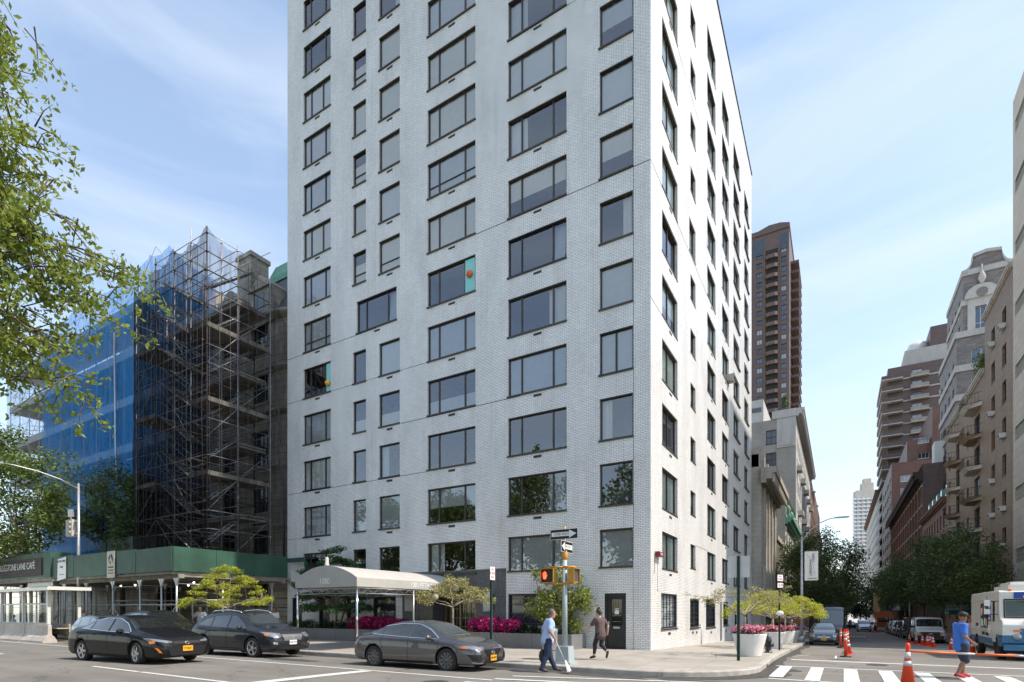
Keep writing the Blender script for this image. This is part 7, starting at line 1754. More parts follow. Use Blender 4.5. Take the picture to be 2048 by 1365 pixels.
# kerb/passenger side seen from the avenue (vehicle right, y = -TW)
YR = -TW-.006
def sideq(nm, x0, x1, z0, z1, mat, d=.012, par=ic): m = MB(); m.box(x0, x1, YR-d, YR+.004, z0, z1); return m.build(nm, mat, par)
sw = sideq('serving_window', -.9, .75, 1.25, 2.3, 'black_plastic'); 
for i, (x0, x1, z0, z1) in enumerate(((-.84, -.12, 1.82, 2.24), (-.04, .69, 1.82, 2.24), (-.84, -.12, 1.30, 1.76), (-.04, .69, 1.30, 1.76))): sideq('pane', x0, x1, z0, z1, 'auto_glass_pale', .02, sw)
for i, (x, z, mt) in enumerate(((-.6, 1.95, 'sign_white'), (-.3, 2.05, 'red_paint'), (.1, 1.98, 'blind_cream'), (.45, 2.05, 'truck_blue'), (-.55, 1.5, 'sign_white'), (-.3, 1.45, 'turquoise'), (.15, 1.52, 'sign_white'), (.5, 1.48, 'yellow_duct'))): sideq('menu_picture', x-.09, x+.09, z-.15, z+.15, mt, .024, sw)
mp_ = sideq('menu_board', .9, 1.35, 1.55, 2.45, 'sign_blue', .014)
for i in range(5): sideq('menu_picture', 1.0, 1.25, 1.62+.16*i, 1.72+.16*i, ('sign_white', 'red_paint', 'blind_cream')[i % 3], .018, mp_)
dr_ = sideq('side_door', 1.75, 2.35, .75, 2.45, 'truck_white', .01); sideq('door_window', 1.85, 2.27, 1.55, 2.35, 'auto_glass', .016, dr_)
sideq('price_panel', .8, 1.3, 1.05, 1.35, 'blind_grey', .012)
m = MB(); m.box(-TL, 1.7, YR-.03, YR, 2.42, 2.46); m.box(-TL, 1.7, YR-.03, YR, 1.16, 1.2); m.build('side_moulding', 'truck_white', ic)
text('lettering', 'CONES', .20, 'ink_black', ic, (-1.9, YR-.005, 1.35), (PI/2, 0, 0)); text('lettering', 'SHAKES   SUNDAE', .20, 'ink_black', ic, (.15, YR-.005, 1.0), (PI/2, 0, 0))
for s_ in (-1,):
    m = MB(); m.box(-.05, .05, -.09, .09, .12, .36); m.box(-.05, .05, -.09, .09, -.2, .0); o = m.build('mirror', 'white_metal', ic); o.location = (2.75, s_*(TW+.32), 2.05)
    m = MB(); m.tube([(.0, 0, .5), (0, 0, -.35)], .02, 5); m.tube([(0, 0, .3), (.1, .3, .3)], .015, 5); m.tube([(0, 0, -.2), (.1, .3, -.2)], .015, 5); m.build('mirror_arm', 'black_plastic', o)
m = MB(); m.box(-.5, 2.2, -.75, .75, TH, TH+.2); m.box(-.2, 1.7, -.6, .6, TH+.2, TH+.34); m.xf(Matrix.Translation((.6, 0, 0))); m.build('roof_unit', 'truck_white', ic)
m = MB(); m.tube([(-1.0, -.6, TH), (-1.0, -.6, TH+.35), (-.7, -.5, TH+.42), (-.6, -.4, TH)], .02, 5); m.tube([(-1.6, -.6, TH), (-1.5, -.6, TH+.4)], .015, 5); m.box(-2.6, -1.8, -.7, .5, TH+.02, TH+.08); m.build('roof_fitting', 'black_plastic', ic)
for y in (-.7, 0, .7): m = MB(); m.ball((TL-.72, y, TH+.02), .06, 8, (1, 1.4, .7)); m.build('clearance_light', 'lens_amber', ic)
for x in (-2., 2.35):
    for s_ in (-1, 1): wheel(ic, x, s_*(TW-.14), .42, 'steel', s_, width=.26)
m = MB(); m.box(-3.4, 3.2, -.85, .85, .35, .6); m.build('chassis', 'black_plastic', ic)
# ================================================================== street furniture
BX, BY = -.64, -6.62
sg = thing('signal_pole', 'gray pole with yellow top carrying the walk signals at the corner', 'signal pole', (BX, BY, .15))
m = MB(); m.prism([(-.23, 0), (.23, 0), (.20, .52), (-.20, .52)], -.20, .20, 'y'); m.box(-.3, .3, -.28, .28, 0, .05); m.build('base', 'pole_grey', sg)
m = MB(); m.tube([(0, 0, .5), (0, 0, 3.2)], [.085, .068], 14); m.build('pole', 'pole_grey', sg)
m = MB(); m.lathe([(.07, 3.12), (.095, 3.16), (.095, 3.30), (.075, 3.34), (.07, 3.40), (.035, 3.44), (.033, 4.12), (.0, 4.14)], n=12); m.build('sign_mast', 'signal_yellow', sg)
m = MB()
for z in (2.90, 2.40): m.tube([(-.62, -.12, z), (-.3, -.14, z), (0, -.13, z)], .028, 6); m.tube([(0, -.12, z), (.28, -.02, z), (.30, .12, z)], .028, 6)
m.box(-.1, .1, -.12, .1, 2.87, 2.93); m.box(-.1, .1, -.12, .1, 2.37, 2.43); m.build('bracket', 'signal_yellow', sg)
sh1 = thing('walk_signal', 'yellow framed pedestrian signal showing a lit red hand', 'signal', (BX-.50, BY-.16, 2.80))
def sigbox(parent, lit=True):
    m = MB(); m.box(-.21, .21, 0, .14, -.20, .20); m.box(-.225, -.205, -.07, .0, -.215, .215); m.box(.205, .225, -.07, 0, -.215, .215); m.box(-.205, .205, -.07, 0, .20, .22); m.box(-.205, .205, -.03, 0, -.22, -.20); m.build('housing', 'signal_yellow', parent)
    m = MB(); m.box(-.2, .2, -.012, -.001, -.195, .195); m.build('display', 'signal_black' if lit else 'sign_back', parent)
sigbox(sh1)
m = MB()       # raised hand
m.prism([(-.045, -.11), (.035, -.11), (.05, -.02), (.035, .0), (-.055, .0), (-.06, -.05)], -.02, -.014, 'y')
for x, a, h in ((-.05, -.08, .08), (-.02, -.02, .115), (.008, .02, .11), (.034, .08, .085)): m.prism([(x-.011, -.01), (x+.011, -.01), (x+.011+a*h, h), (x-.011+a*h, h)], -.02, -.014, 'y')
m.prism([(.04, -.06), (.078, .0), (.065, .015), (.035, -.02)], -.02, -.014, 'y'); m.xf(Matrix.Translation((-.085, 0, .01))); m.build('hand_symbol', 'hand_red', sh1)
sh2 = thing('walk_signal', 'second pedestrian signal turned sideways on the right of the pole', 'signal', (BX+.30, BY+.08, 2.80), PI/2)
sigbox(sh2, False)
m = MB(); [m.box(-.19+.063*q-.004, -.19+.063*q+.004, -.03, -.014, -.19, .19) for q in range(7)]; m.build('louver', 'dark_metal', sh2)
def oneway(label, loc, rz, w_, h_, right):
    t = thing('one_way_sign', label, 'sign', loc, rz); s_ = 1 if right else -1
    m = MB(); m.box(-w_/2, w_/2, -.006, .0, -h_/2, h_/2); m.build('border', 'sign_white', t)
    m = MB(); m.box(-w_/2+.012, w_/2-.012, -.009, -.006, -h_/2+.012, h_/2-.012); m.build('plate', 'sign_black', t)
    m = MB(); a = w_/2*.90; b = h_*.20
    m.prism([(-a*s_, -b), (a*.42*s_, -b), (a*.42*s_, -h_*.40), (a*s_, 0), (a*.42*s_, h_*.40), (a*.42*s_, b), (-a*s_, b)], -.012, -.009, 'y'); m.build('arrow', 'sign_white', t)
    text('lettering', 'ONE WAY', h_*.36, 'sign_black', t, (-a*.18*s_, -.013, 0), (PI/2, 0, 0), sx=.95 if w_ > .8 else .8, depth=.001)
    return t
oneway('black and white one way sign with its arrow pointing right, above the other', (BX-.0, BY-.055, 4.04), 0, .91, .31, True)
oneway('smaller one way sign with its arrow pointing left, below the other', (BX+.05, BY+.04, 3.66), PI/2, .80, .34, False)
# waste bin
tb_ = thing('litter_bin', 'tall gray metal litter bin behind the man in the light blue shirt', 'bin', (-1.62, -5.7, .15))
m = MB(); m.lathe([(.25, 0), (.26, .03), (.255, .88), (.27, .90), (.27, .98), (.2, 1.02), (.0, 1.02)], n=20); m.build('drum', 'galv', tb_)
m = MB(); [m.box(-.272*math.cos(.6)-.01, -.272*math.cos(.6)+.01, -.272*math.sin(.6)-.01, -.272*math.sin(.6)+.01, z, z+.04) for z in (.6, .7, .8)]; [m.lathe([(.262, z), (.268, z+.01), (.262, z+.02)], n=20) for z in (.3, .55)]; m.build('band', 'dark_metal', tb_)
def signpost(label, x, y, h, plates, post='sign_green_post', w_=.035):
    t = thing('sign_post', label, 'sign post', (x, y, RZ(max(0, y))+.15)); m = MB()
    m.prism([(-w_, -.03), (-w_*.4, -.03), (-w_*.4, .02), (w_*.4, .02), (w_*.4, -.03), (w_, -.03), (w_, .03), (-w_, .03)], 0, h, 'z'); m.build('post', post, t)
    for (zz, ww, hh, rz, mat, txt, tm) in plates:
        m = MB(); m.box(-ww/2, ww/2, -.05, -.042, -hh/2, hh/2); o = m.build('plate', mat, t); o.location = (0, 0, zz); o.rotation_euler = (0, 0, rz)
        if txt:
            n = len(txt)
            for i, s_ in enumerate(txt): text('lettering', s_, hh*.8/n, tm, o, (0, -.053, hh*(.5-(i+.5)/n)*.85), (PI/2, 0, 0), sx=.9, depth=.001)
    return t
signpost('thin dark green sign post with parking signs in front of the entrance planter', -3.1, -6.9, 3.0, [(2.78, .30, .42, PI/2+.05, 'sign_white', ['NO', 'STAND', 'ING'], 'red_paint')])
signpost('dark green post with the blank back of a large square sign, nearest the crosswalk', 3.72, -3.03, 3.32, [(2.98, .64, .68, PI, 'sign_back', None, None)], w_=.045)
p2 = signpost('thin green post with small red and white parking signs beside the hydrant', 4.25, 4.6, 3.35, [(3.12, .30, .27, .9, 'sign_white', ['NO', 'PARK'], 'red_paint'), (2.8, .30, .2, .9, 'sign_white', ['8-9'], 'red_paint')])
m = MB(); m.ball((0, 0, 0), .14, 10, (1.1, .6, .8)); o = m.build('plastic_bag', 'white_bag'); o.location = (4.27, 4.55, 1.62); tag(o, 'crumpled white plastic tied around the thin green parking sign post', 'plastic wrap')
# hydrant
hy = thing('fire_hydrant', 'squat dark gray fire hydrant on the curb between white planters', 'hydrant', (4.1, 1.75, RZ(1.75)+.15))
m = MB(); m.lathe([(.15, 0), (.15, .04), (.11, .05), (.105, .42), (.13, .44), (.13, .48), (.12, .52), (.10, .62), (.05, .68), (.03, .70), (.03, .74), (.0, .75)], n=18); m.build('barrel', 'hydrant', hy)
for s_, a in ((.075, 0), (.06, PI/2), (.06, -PI/2)):
    m = MB(); m.lathe([(s_, .08), (s_, .16), (s_*1.25, .165), (s_*1.25, .20), (s_*.4, .205), (s_*.4, .235), (0, .24)], cx=0, cy=.32, axis='x', n=14); m.xf(Matrix.Rotation(a-.7, 4, 'Z')); m.build('outlet', 'hydrant', hy)
# white planters with trees
def planter(label, x, y, kind, seed):
    z = RZ(max(0, y))+.15; t = thing('planter', label, 'planter', (x, y, z), group='white planters along the curb')
    m = MB(); m.lathe([(.39, .0), (.39, .03), (.56, .74), (.56, .78), (.52, .78), (.50, .74), (.0, .74)], n=36); m.build('tub', 'planter_white', t)
    m = MB(); m.lathe([(.51, .72), (.0, .76)], n=24); m.build('soil', 'soil', t)
    f = thing('flowers', ['pink and white flowers filling the nearest white planter', 'pink flowers filling the second white planter', 'pink flowers in the third white planter', 'pink flowers in the fourth white planter', 'pink flowers in the farthest white planter'][kind], 'flowers', (x, y, z), group='flowers in the white planters')
    g = random.Random(seed); cl = [(.46*math.cos(a)*q, .46*math.sin(a)*q, .84+g.uniform(-.03, .05), .17) for a, q in [(g.uniform(0, 2*PI), g.random()**.5) for _ in range(26)]]
    leaves('foliage', 'leaf_hedge', cl, 900, .09, seed, f, asp=.6); leaves('blossom', 'petal_pink', [(a*1.05, b*1.05, c+.05, d) for a, b, c, d in cl], 900, .075, seed+1, f, asp=.95, shell=.3)
PL = [(3.76, -.85), (3.8, 6.6), (3.76, 13.6), (3.66, 20.8), (3.66, 28)]
pl_l = ['white tapered planter nearest the crosswalk with a sparse pale tree', 'second white planter just behind the hydrant with a lime green tree', 'third white planter along the curb', 'fourth white planter along the curb beside the gray hatchback', 'farthest white planter along the curb in building shade']
for i, (x, y) in enumerate(PL): planter(pl_l[i], x, y, i, 200+i*3)
def zt(y): return RZ(max(0, y))+.15
tree('sparse twisting tree with pale thin leaves in the nearest white planter', (3.6, -.75, zt(-.75)+.7), .75, .045, umbrella(1.5, 1.4, 1.2, 1.75, 34, .25, 301) + [(-1.6, -.4, 1.35, .2), (-1.9, -.6, 1.45, .18), (1.3, .2, 1.7, .22)], 1500, .07, 'leaf_pale', 'bark_pale', 301, flat=.6, up=.8, asp=.5, limb=.6)
tree('lime green flat topped tree in the second white planter', (3.8, 6.6, zt(6.6)+.7), .7, .06, umbrella(2.1, 2.0, .95, 1.95, 60, .32, 302), 7500, .085, 'leaf_yellow', 'bark_pale', 302, flat=.5, up=1.1, asp=.42, limb=.5)
tree('lime green tree in the third white planter', (3.8, 13.6, zt(13.6)+.7), .8, .05, umbrella(1.9, 1.9, 1.0, 1.9, 40, .32, 303), 4200, .09, 'leaf_yellow', 'bark_pale', 303, flat=.5, up=1.1, asp=.42)
tree('small rust orange leaved tree in the fourth white planter', (3.7, 20.8, zt(20.8)+.7), .5, .04, umbrella(1.3, 1.3, .55, 1.2, 26, .3, 304), 1800, .10, 'leaf_orange', 'bark_pale', 304, flat=.5, up=1.1, asp=.45)
tree('small yellow green tree in the farthest white planter', (3.6, 28, zt(28)+.7), .8, .05, umbrella(1.6, 1.6, 1.0, 1.9, 30, .34, 305), 2600, .10, 'leaf_yellow', 'bark_pale', 305, flat=.5, up=1.1, asp=.45)
# lamp posts
def lamp(label, loc, h, arm, rz, rise, mat='galv'):
    t = thing('street_lamp', label, 'street lamp', loc, rz); m = MB(); m.tube([(0, 0, 0), (0, 0, h)], [.10, .065], 12); m.lathe([(.16, 0), (.16, .35), (.10, .42)], n=12); m.ball((0, 0, h+.03), .07, 8); m.build('pole', mat, t)
    pts = [(0, 0, h-.25), (arm*.25, 0, h-.25+rise*.5), (arm*.55, 0, h-.25+rise*.82), (arm*.85, 0, h-.25+rise*.98), (arm, 0, h-.25+rise)]
    m = MB(); m.tube(pts, [.045, .04, .035, .03, .03], 8); m.build('arm', mat, t)
    m = MB(); z = h-.25+rise; m.prism([(0, -.05), (.25, -.10), (.75, -.10), (.85, 0), (.75, .10), (.25, .10), (0, .05)], z-.04, z+.05, 'z'); m.xf(Matrix.Translation((arm-.05, 0, 0))); hd = m.build('lamp_head', 'pole_grey', t)
    m = MB(); m.box(arm+.25, arm+.65, -.07, .07, z-.055, z-.04); m.build('lens', 'sign_white', hd)
    return t
la = lamp('tall gray street lamp with a long arm over the avenue beside the cafe shed', (-32.6, -6.85, .15), 9.1, 3.4, -PI/2-.12, .85)
bx = thing('signal_box', 'boxy pale signal head with small panel on top fixed to the tall gray lamp', 'signal', (-33.15, -6.95, 6.2))
bx.scale = (1.25, 1.25, 1.05)
m = MB(); m.box(-.42, .22, -.12, .12, 0, .95); m.build('housing', 'stone_trim', bx); m = MB()
for q in range(3): m.lathe([(.09, -.2), (.09, -.12)], cx=.1, cy=.2+.28*q, axis='y', n=12)
m.box(.22, .5, -.03, .03, .1, .14); m.box(.22, .5, -.03, .03, .8, .84); m.build('visor', 'stone_trim', bx)
m = MB(); m.tube([(-.15, 0, .95), (-.15, 0, 1.15)], .03, 6); m.prism([(-.42, 1.15), (.12, 1.12), (.05, 1.55), (-.45, 1.58)], -.03, .03, 'y'); m.build('panel', 'blind_cream', bx)
lb = lamp('gray street lamp with curved arm carrying the hanging banner', (4.35, 19.4, zt(19.4)), 6.9, 1.9, .0, 1.45)
bn2 = thing('street_banner', 'white vertical banner with sideways black lettering hanging from the lamp post', 'banner', (4.5, 19.35, 3.7))
m = MB(); rows = [[(x, .015*math.sin(z*3+x*4), z) for x in np.linspace(.02, .80, 7)] for z in np.linspace(0, 1.95, 9)]; m.grid(rows); m.build('cloth', 'canvas_white', bn2)
m = MB(); m.tube([(-.15, 0, 0), (.82, 0, 0)], .015, 5); m.tube([(-.15, 0, 1.95), (.82, 0, 1.95)], .015, 5); m.build('rod', 'dark_metal', bn2)
text('lettering', 'VASILY', .19, 'ink_black', bn2, (.52, -.03, 1.5), (PI/2, PI/2, 0), depth=.002); text('lettering', 'KANDINSKY', .19, 'ink_black', bn2, (.36, -.03, .85), (PI/2, PI/2, 0), depth=.002)
m = MB(); m.box(.2, .72, -.03, -.026, .14, .17); m.tube([(.1, -.03, 1.85), (.5, -.03, 1.2), (.6, -.03, .4)], .004, 3); m.tube([(.7, -.03, 1.8), (.3, -.03, 1.5)], .004, 3); m.build('drawing', 'ink_black', bn2)
lamp('street lamp leaning over the right side trees', (14.4, 66, zt(66)), 6.2, 2.2, PI-.2, 1.2)
# cones and delineators
def cone_thing(label, x, y, s=1., group='orange traffic cones in the side street', rz=0.):
    z = RZ(y)+.004; t = thing('traffic_cone', label, 'traffic cone', (x, y, z), rz, group)
    if 'c' not in wheel_cache:
        m = MB(); m.box(-.18, .18, -.18, .18, 0, .03); b = m.mesh('base', 'cone_orange'); m = MB(); m.lathe([(.135, .03), (.03, .70), (.028, .72), (0, .72)], n=18); c = m.mesh('cone', 'cone_orange')
        def r_(z): return .135-(z-.03)*.105/.67+.003
        m = MB(); m.lathe([(r_(.34), .34), (r_(.44), .44)], n=18); m2 = MB(); m2.lathe([(r_(.52), .52), (r_(.60), .60)], n=18); wheel_cache['c'] = (b, c, m.mesh('reflective_band', 'reflective'), m2.mesh('reflective_band', 'reflective'))
    for n_, me in zip(('base', 'cone', 'reflective_band', 'reflective_band'), wheel_cache['c']): link(n_, me, t)
    t.scale = (s, s, s); return t
cones = [(11.46, 20.8, 'orange cone in front of the white van, nearest the van wheel row end'), (11.87, 17.3, 'orange cone just left of the walking man in blue'), (11.3, 32.2, 'farthest orange cone of the cluster beside the white van'), (11.40, 28.7, 'second farthest orange cone of the cluster beside the white van'), (11.55, 26.6, 'middle orange cone of the cluster by the white van'), (11.53, 24.0, 'orange cone of the cluster closest to the single front cone'), (12.0, 27.0, 'orange cone set back on the right of the cluster'), (11.93, 12.07, 'orange cone at the ice cream truck wheel behind the walking man'), (6.80, 6.4, 'orange cone between the orange delineator posts'), (10.6, 69.8, 'tiny distant orange cone beside the pale blue van, left one'), (11.2, 71.0, 'tiny distant orange cone beside the pale blue van, right one')]
for i, (x, y, lb_) in enumerate(cones): cone_thing(lb_, x, y, .98+.02*(i % 3), rz=i*.7)
big = thing('traffic_cone', 'tall bright orange cone in the foreground crosswalk holding one end of the striped bar', 'traffic cone', (7.66, -7.77, .012))
m = MB(); m.prism([(-.2, -.2), (.2, -.2), (.2, .2), (-.2, .2)], 0, .04, 'z'); m.build('base', 'black_plastic', big)
m = MB(); m.lathe([(.15, .04), (.036, .94), (.04, .96), (.045, .99), (.038, 1.04), (.025, 1.065), (.0, 1.07)], n=24); m.build('cone', 'cone_orange', big)
def rb_(z): return .15-(z-.04)*.114/.90+.004
for a, b in ((.60, .70), (.75, .88)): m = MB(); m.lathe([(rb_(a), a), (rb_(b), b)], n=24); m.build('reflective_band', 'reflective', big)
br_ = thing('cone_bar', 'orange and white striped bar stretched from the foreground cone to the right', 'barrier bar', (7.70, -7.77, .0))
segs = [(0, .75, 'bar_orange'), (.75, 1.02, 'reflective'), (1.02, 1.6, 'bar_orange'), (1.6, 1.72, 'reflective'), (1.72, 2.35, 'bar_orange'), (2.35, 2.6, 'reflective'), (2.6, 3.3, 'bar_orange')]
for a, b, mt in segs:
    m = MB(); m.tube([(a, -.1*a/3*1.5, .905-.008*a), (b, -.1*b/3*1.5, .905-.008*b)], .021, 10); m.build('stripe', mt, br_)
def tube_post(label, x, y, up=0., s=1.):
    t = thing('delineator_post', label, 'delineator post', (x, y, (zt(y) if up else RZ(y))+.004), 0, 'orange delineator posts')
    m = MB(); m.lathe([(.20, 0), (.20, .04), (.06, .06)], n=16); m.build('base', 'black_plastic', t); m = MB(); m.lathe([(.055, .05), (.052, .98), (.03, 1.0), (.0, 1.0)], n=14); m.build('tube', 'red_paint' if up else 'cone_orange', t)
    m = MB(); n = 10; m.tube([(.045*math.cos(PI*i/n), 0, 1.0+.09*math.sin(PI*i/n)) for i in range(n+1)], .012, 5); m.build('handle', 'cone_orange', t)
    for a in (.66, .82): m = MB(); m.lathe([(.056, a), (.056, a+.08)], n=14); m.build('reflective_band', 'reflective', t)
tube_post('orange delineator post nearest the crosswalk', 6.68, 3.7); tube_post('orange delineator post just behind the nearest one', 6.80, 8.4); tube_post('orange delineator post by the gray hatchback headlight', 6.55, 14.5); tube_post('farthest orange delineator post beside the gray hatchback', 6.75, 17.6); tube_post('red delineator post standing on the curb beside the gray hatchback', 4.1, 22.5, 1)
gr_ = thing('weeds', 'tufts of dry grass growing along the curb at the corner', 'grass', (0, 0, 0)); gr_['kind'] = 'stuff'
cl = [(2.4, -7.15, .03, .16), (2.1, -7.25, .03, .12), (2.9, -6.95, .03, .14), (3.5, -6.6, .02, .08), (4.55, -3.2, .02, .12), (4.62, -1.8, .02, .1), (4.6, -2.4, .02, .08), (1.2, -7.4, .02, .06)]
leaves('blades', 'grass', cl, 500, .09, 400, gr_, asp=.12, up=0., droop=-.6)
# ================================================================== people
def person(label, loc, rz, H, J, cloth, hair='hair_dark', skin_='skin_tan', long_sleeve=False, bun=False, cap=None, girth=1., grip=(.6, .6), hands=False):
    """J: joint targets (m for a 1.75 m figure, facing +x, y to the left)"""
    k = H/1.75; t = thing('person', label, 'person', loc, rz); t.scale = (k, k, k); G_ = girth
    ch = J.get('chest', (0, 0, 1.30)); nk = J.get('neck', (.0, 0, 1.48)); hd = J.get('head', (.03, 0, 1.62)); pv = J.get('pelvis', (0, 0, .94))
    N_ = {'pelvis': (*pv, (.108*G_, .128*G_)), 'waist': ((pv[0]+ch[0])/2, (pv[1]+ch[1])/2, 1.10, (.10*G_, .125*G_)), 'chest': (*ch, (.118*G_, .155*G_)), 'neck': (*nk, .058), 'jaw': (hd[0]+.022, hd[1], hd[2]-.055, .058), 'head': (hd[0]-.002, hd[1], hd[2]+.015, (.092, .078)), 'crown': (hd[0]-.012, hd[1], hd[2]+.055, (.095, .078))}
    E_ = [('pelvis', 'waist'), ('waist', 'chest'), ('chest', 'neck'), ('neck', 'jaw'), ('jaw', 'head'), ('head', 'crown')]
    N_['nose'] = (hd[0]+.095, hd[1], hd[2]-.015, .014); E_.append(('head', 'nose'))
    for s_, S in ((1, 'L'), (-1, 'R')):
        sh_ = J.get('sh'+S, (ch[0], s_*.185, 1.41)); el = J['el'+S]; wr_ = J['wr'+S]; ha = J['ha'+S]
        N_['sh'+S] = (*sh_, .062*G_**.5); N_['el'+S] = (*el, .045*G_**.5); N_['wr'+S] = (*wr_, .030); v = (Vector(ha)-Vector(wr_)).normalized()
        pl = Vector(wr_)+v*.055; N_['pl'+S] = (*pl, (.038, .020)); E_ += [('chest', 'sh'+S), ('sh'+S, 'el'+S), ('el'+S, 'wr'+S), ('wr'+S, 'pl'+S)]
        side = v.cross(Vector((0, 1, 0))); side = side.normalized() if side.length > .1 else Vector((1, 0, 0)); cu = v.cross(side).normalized()*(-s_)
        gc = grip[0 if S == 'L' else 1]
        for i, (o_, ln) in enumerate(((-.027, .062), (-.009, .075), (.009, .070), (.026, .055))):
            a = pl+side*o_+v*.030; b = a+v*ln*.5+cu*ln*.12; c = b+v*ln*.45*(1-gc)+cu*ln*.5*gc
            for q, pnt, r_ in ((0, a, .0095), (1, b, .0085), (2, c, .0072)): N_[f'f{i}{q}{S}'] = (*pnt, r_)
            E_ += [('pl'+S, f'f{i}0{S}'), (f'f{i}0{S}', f'f{i}1{S}'), (f'f{i}1{S}', f'f{i}2{S}')]
        a = pl-side*.040+v*.002; b = a-side*.012+v*.032+cu*.012; N_['t0'+S] = (*a, .011); N_['t1'+S] = (*b, .009); E_ += [('pl'+S, 't0'+S), ('t0'+S, 't1'+S)]
        hp = (pv[0], s_*.095*G_, pv[2]-.06); kn = J['kn'+S]; an_ = J['an'+S]; to = J['to'+S]
        N_['hp'+S] = (*hp, .083*G_); N_['kn'+S] = (*kn, .060*G_**.5); cf = Vector(kn).lerp(Vector(an_), .35)+Vector((-.02, 0, 0)); N_['cf'+S] = (*cf, .057); N_['an'+S] = (*an_, .038); N_['to'+S] = (*to, .033)
        E_ += [('pelvis', 'hp'+S), ('hp'+S, 'kn'+S), ('kn'+S, 'cf'+S), ('cf'+S, 'an'+S), ('an'+S, 'to'+S)]
    if not hands:
        for q in [q for q in N_ if q[0] == 'f' and q[1].isdigit()]: N_.pop(q)
        E_ = [e for e in E_ if e[0] in N_ and e[1] in N_]
    body = fuse('body', N_, E_, skin_, t, .0075 if hands else .016, 2)
    for s_ in (-1, 1):
        m = MB(); m.ball((hd[0]+.078, hd[1]+s_*.03, hd[2]+.012), .011, 6); m.build('eye', 'hair_dark', t); m = MB(); m.ball((hd[0]-.005, hd[1]+s_*.083, hd[2]), .024, 8, (.7, .4, 1.2)); m.build('ear', skin_, t)
    m = MB(); m.box(hd[0]+.082, hd[0]+.088, hd[1]-.022, hd[1]+.022, hd[2]-.053, hd[2]-.047); m.build('mouth', 'maroon', t)
    def sub_(keys, grow, extra={}, ed=()):
        n2 = {}
        for q in keys:
            p = N_[q]; r = p[3]; gsz = grow.get(q, .015); n2[q] = (*p[:3], (r[0]+gsz, r[1]+gsz) if isinstance(r, tuple) else r+gsz)
        n2.update(extra); return n2, [e for e in E_ if e[0] in n2 and e[1] in n2]+list(ed)
    # top
    mid = {S: Vector(N_['sh'+S][:3]).lerp(Vector(N_['el'+S][:3]), .80) for S in 'LR'}
    ks = ['pelvis', 'waist', 'chest', 'shL', 'shR']; ex = {}; ed = []
    ex['collar'] = (nk[0]-.005, nk[1], nk[2]-.045, .070); ed.append(('chest', 'collar'))
    for S in 'LR':
        if long_sleeve: ks += ['el'+S, 'wr'+S]
        else: ex['sl'+S] = (*mid[S], .066*G_**.5); ed.append(('sh'+S, 'sl'+S))
    n2, e2 = sub_(ks, {'pelvis': .052, 'waist': .042, 'chest': .024, 'shL': .014, 'shR': .014, 'elL': .014, 'elR': .014}, ex, ed)
    n2['hem'] = (pv[0], pv[1], pv[2]-(.12 if cloth.get('tail') else .075), (.162*G_, .182*G_)); e2.append(('pelvis', 'hem'))
    fuse('shirt', n2, e2, cloth['top'], t, .013, 4)
    # trousers / shorts
    ks = ['pelvis', 'hpL', 'hpR', 'knL', 'knR']; ex = {}; ed = []
    if not cloth.get('shorts'):
        ks += ['cfL', 'cfR']
        for S in 'LR':
            q = Vector(N_['cf'+S][:3]).lerp(Vector(N_['an'+S][:3]), cloth.get('cuff', .92)); ex['cu'+S] = (*q, cloth.get('hem', .062)); ed.append(('cf'+S, 'cu'+S))
    gg = cloth.get('pg', .020); n2, e2 = sub_(ks, {q: gg for q in ks}, ex, ed)
    n2['pelvis'] = (pv[0], pv[1], pv[2], (.135*G_, .155*G_))
    if cloth.get('shorts'):
        for S in 'LR': p = n2['kn'+S]; n2['kn'+S] = (p[0], p[1], p[2]-.01, .100)
    fuse('trousers', n2, e2, cloth['bottom'], t, .013, 4)
    for S in 'LR':
        a, b = Vector(J['an'+S]), Vector(J['to'+S]); d = (b-a); dn = Vector((d.x, d.y, 0)); dn = dn.normalized() if dn.length > .02 else Vector((1, 0, 0))
        heel = a+(a-b)*.28+Vector((0, 0, -.02)); n_ = {'an': (*(a+Vector((0, 0, .0))), .046), 'he': (*heel, .042), 'mi': (*(a.lerp(b, .55)+Vector((0, 0, -.005))), .047), 'to': (*(b+d*.12), .038)}
        fuse('shoe', n_, [('an', 'he'), ('an', 'mi'), ('mi', 'to'), ('he', 'mi')], cloth['shoe'], t, .010, 3)
    # hair
    m = MB(); rows = []
    for i in range(9):
        th = PI*.60*i/8
        rows.append([(hd[0]-.014+.104*math.sin(th)*math.cos(2*PI*j/18)*(1 if math.cos(2*PI*j/18) < 0 else (1 if th < .9 else .62)), hd[1]+.096*math.sin(th)*math.sin(2*PI*j/18), hd[2]+.045+.115*math.cos(th)-(.03 if math.cos(2*PI*j/18) < -.3 and th > 1.2 else 0)) for j in range(18)])
    m.grid(rows, True, True)
    if not cap: m.build('hair', hair, t)
    if bun: m = MB(); m.ball((hd[0]-.03, 0, hd[2]+.175), .045, 10); m.ball((hd[0]-.09, 0, hd[2]+.0), .07, 10); m.build('bun', hair, t)
    if cap:
        m = MB(); m.lathe([(.106, hd[2]+.045), (.108, hd[2]+.10), (.09, hd[2]+.15), (.03, hd[2]+.175), (0, hd[2]+.176)], cx=hd[0]-.008, cy=hd[1], n=20); cp = m.build('cap', 'cap_black', t)
        m = MB(); m.prism([(hd[0]+.08, -.075), (hd[0]+.20, -.06), (hd[0]+.235, 0), (hd[0]+.20, .06), (hd[0]+.08, .075)], hd[2]+.045, hd[2]+.06, 'z'); m.build('brim', 'red_paint', cp)
        m = MB(); m.box(hd[0]+.085, hd[0]+.102, -.03, .03, hd[2]+.085, hd[2]+.12); m.build('cap_patch', 'sign_white', cp)
    return t
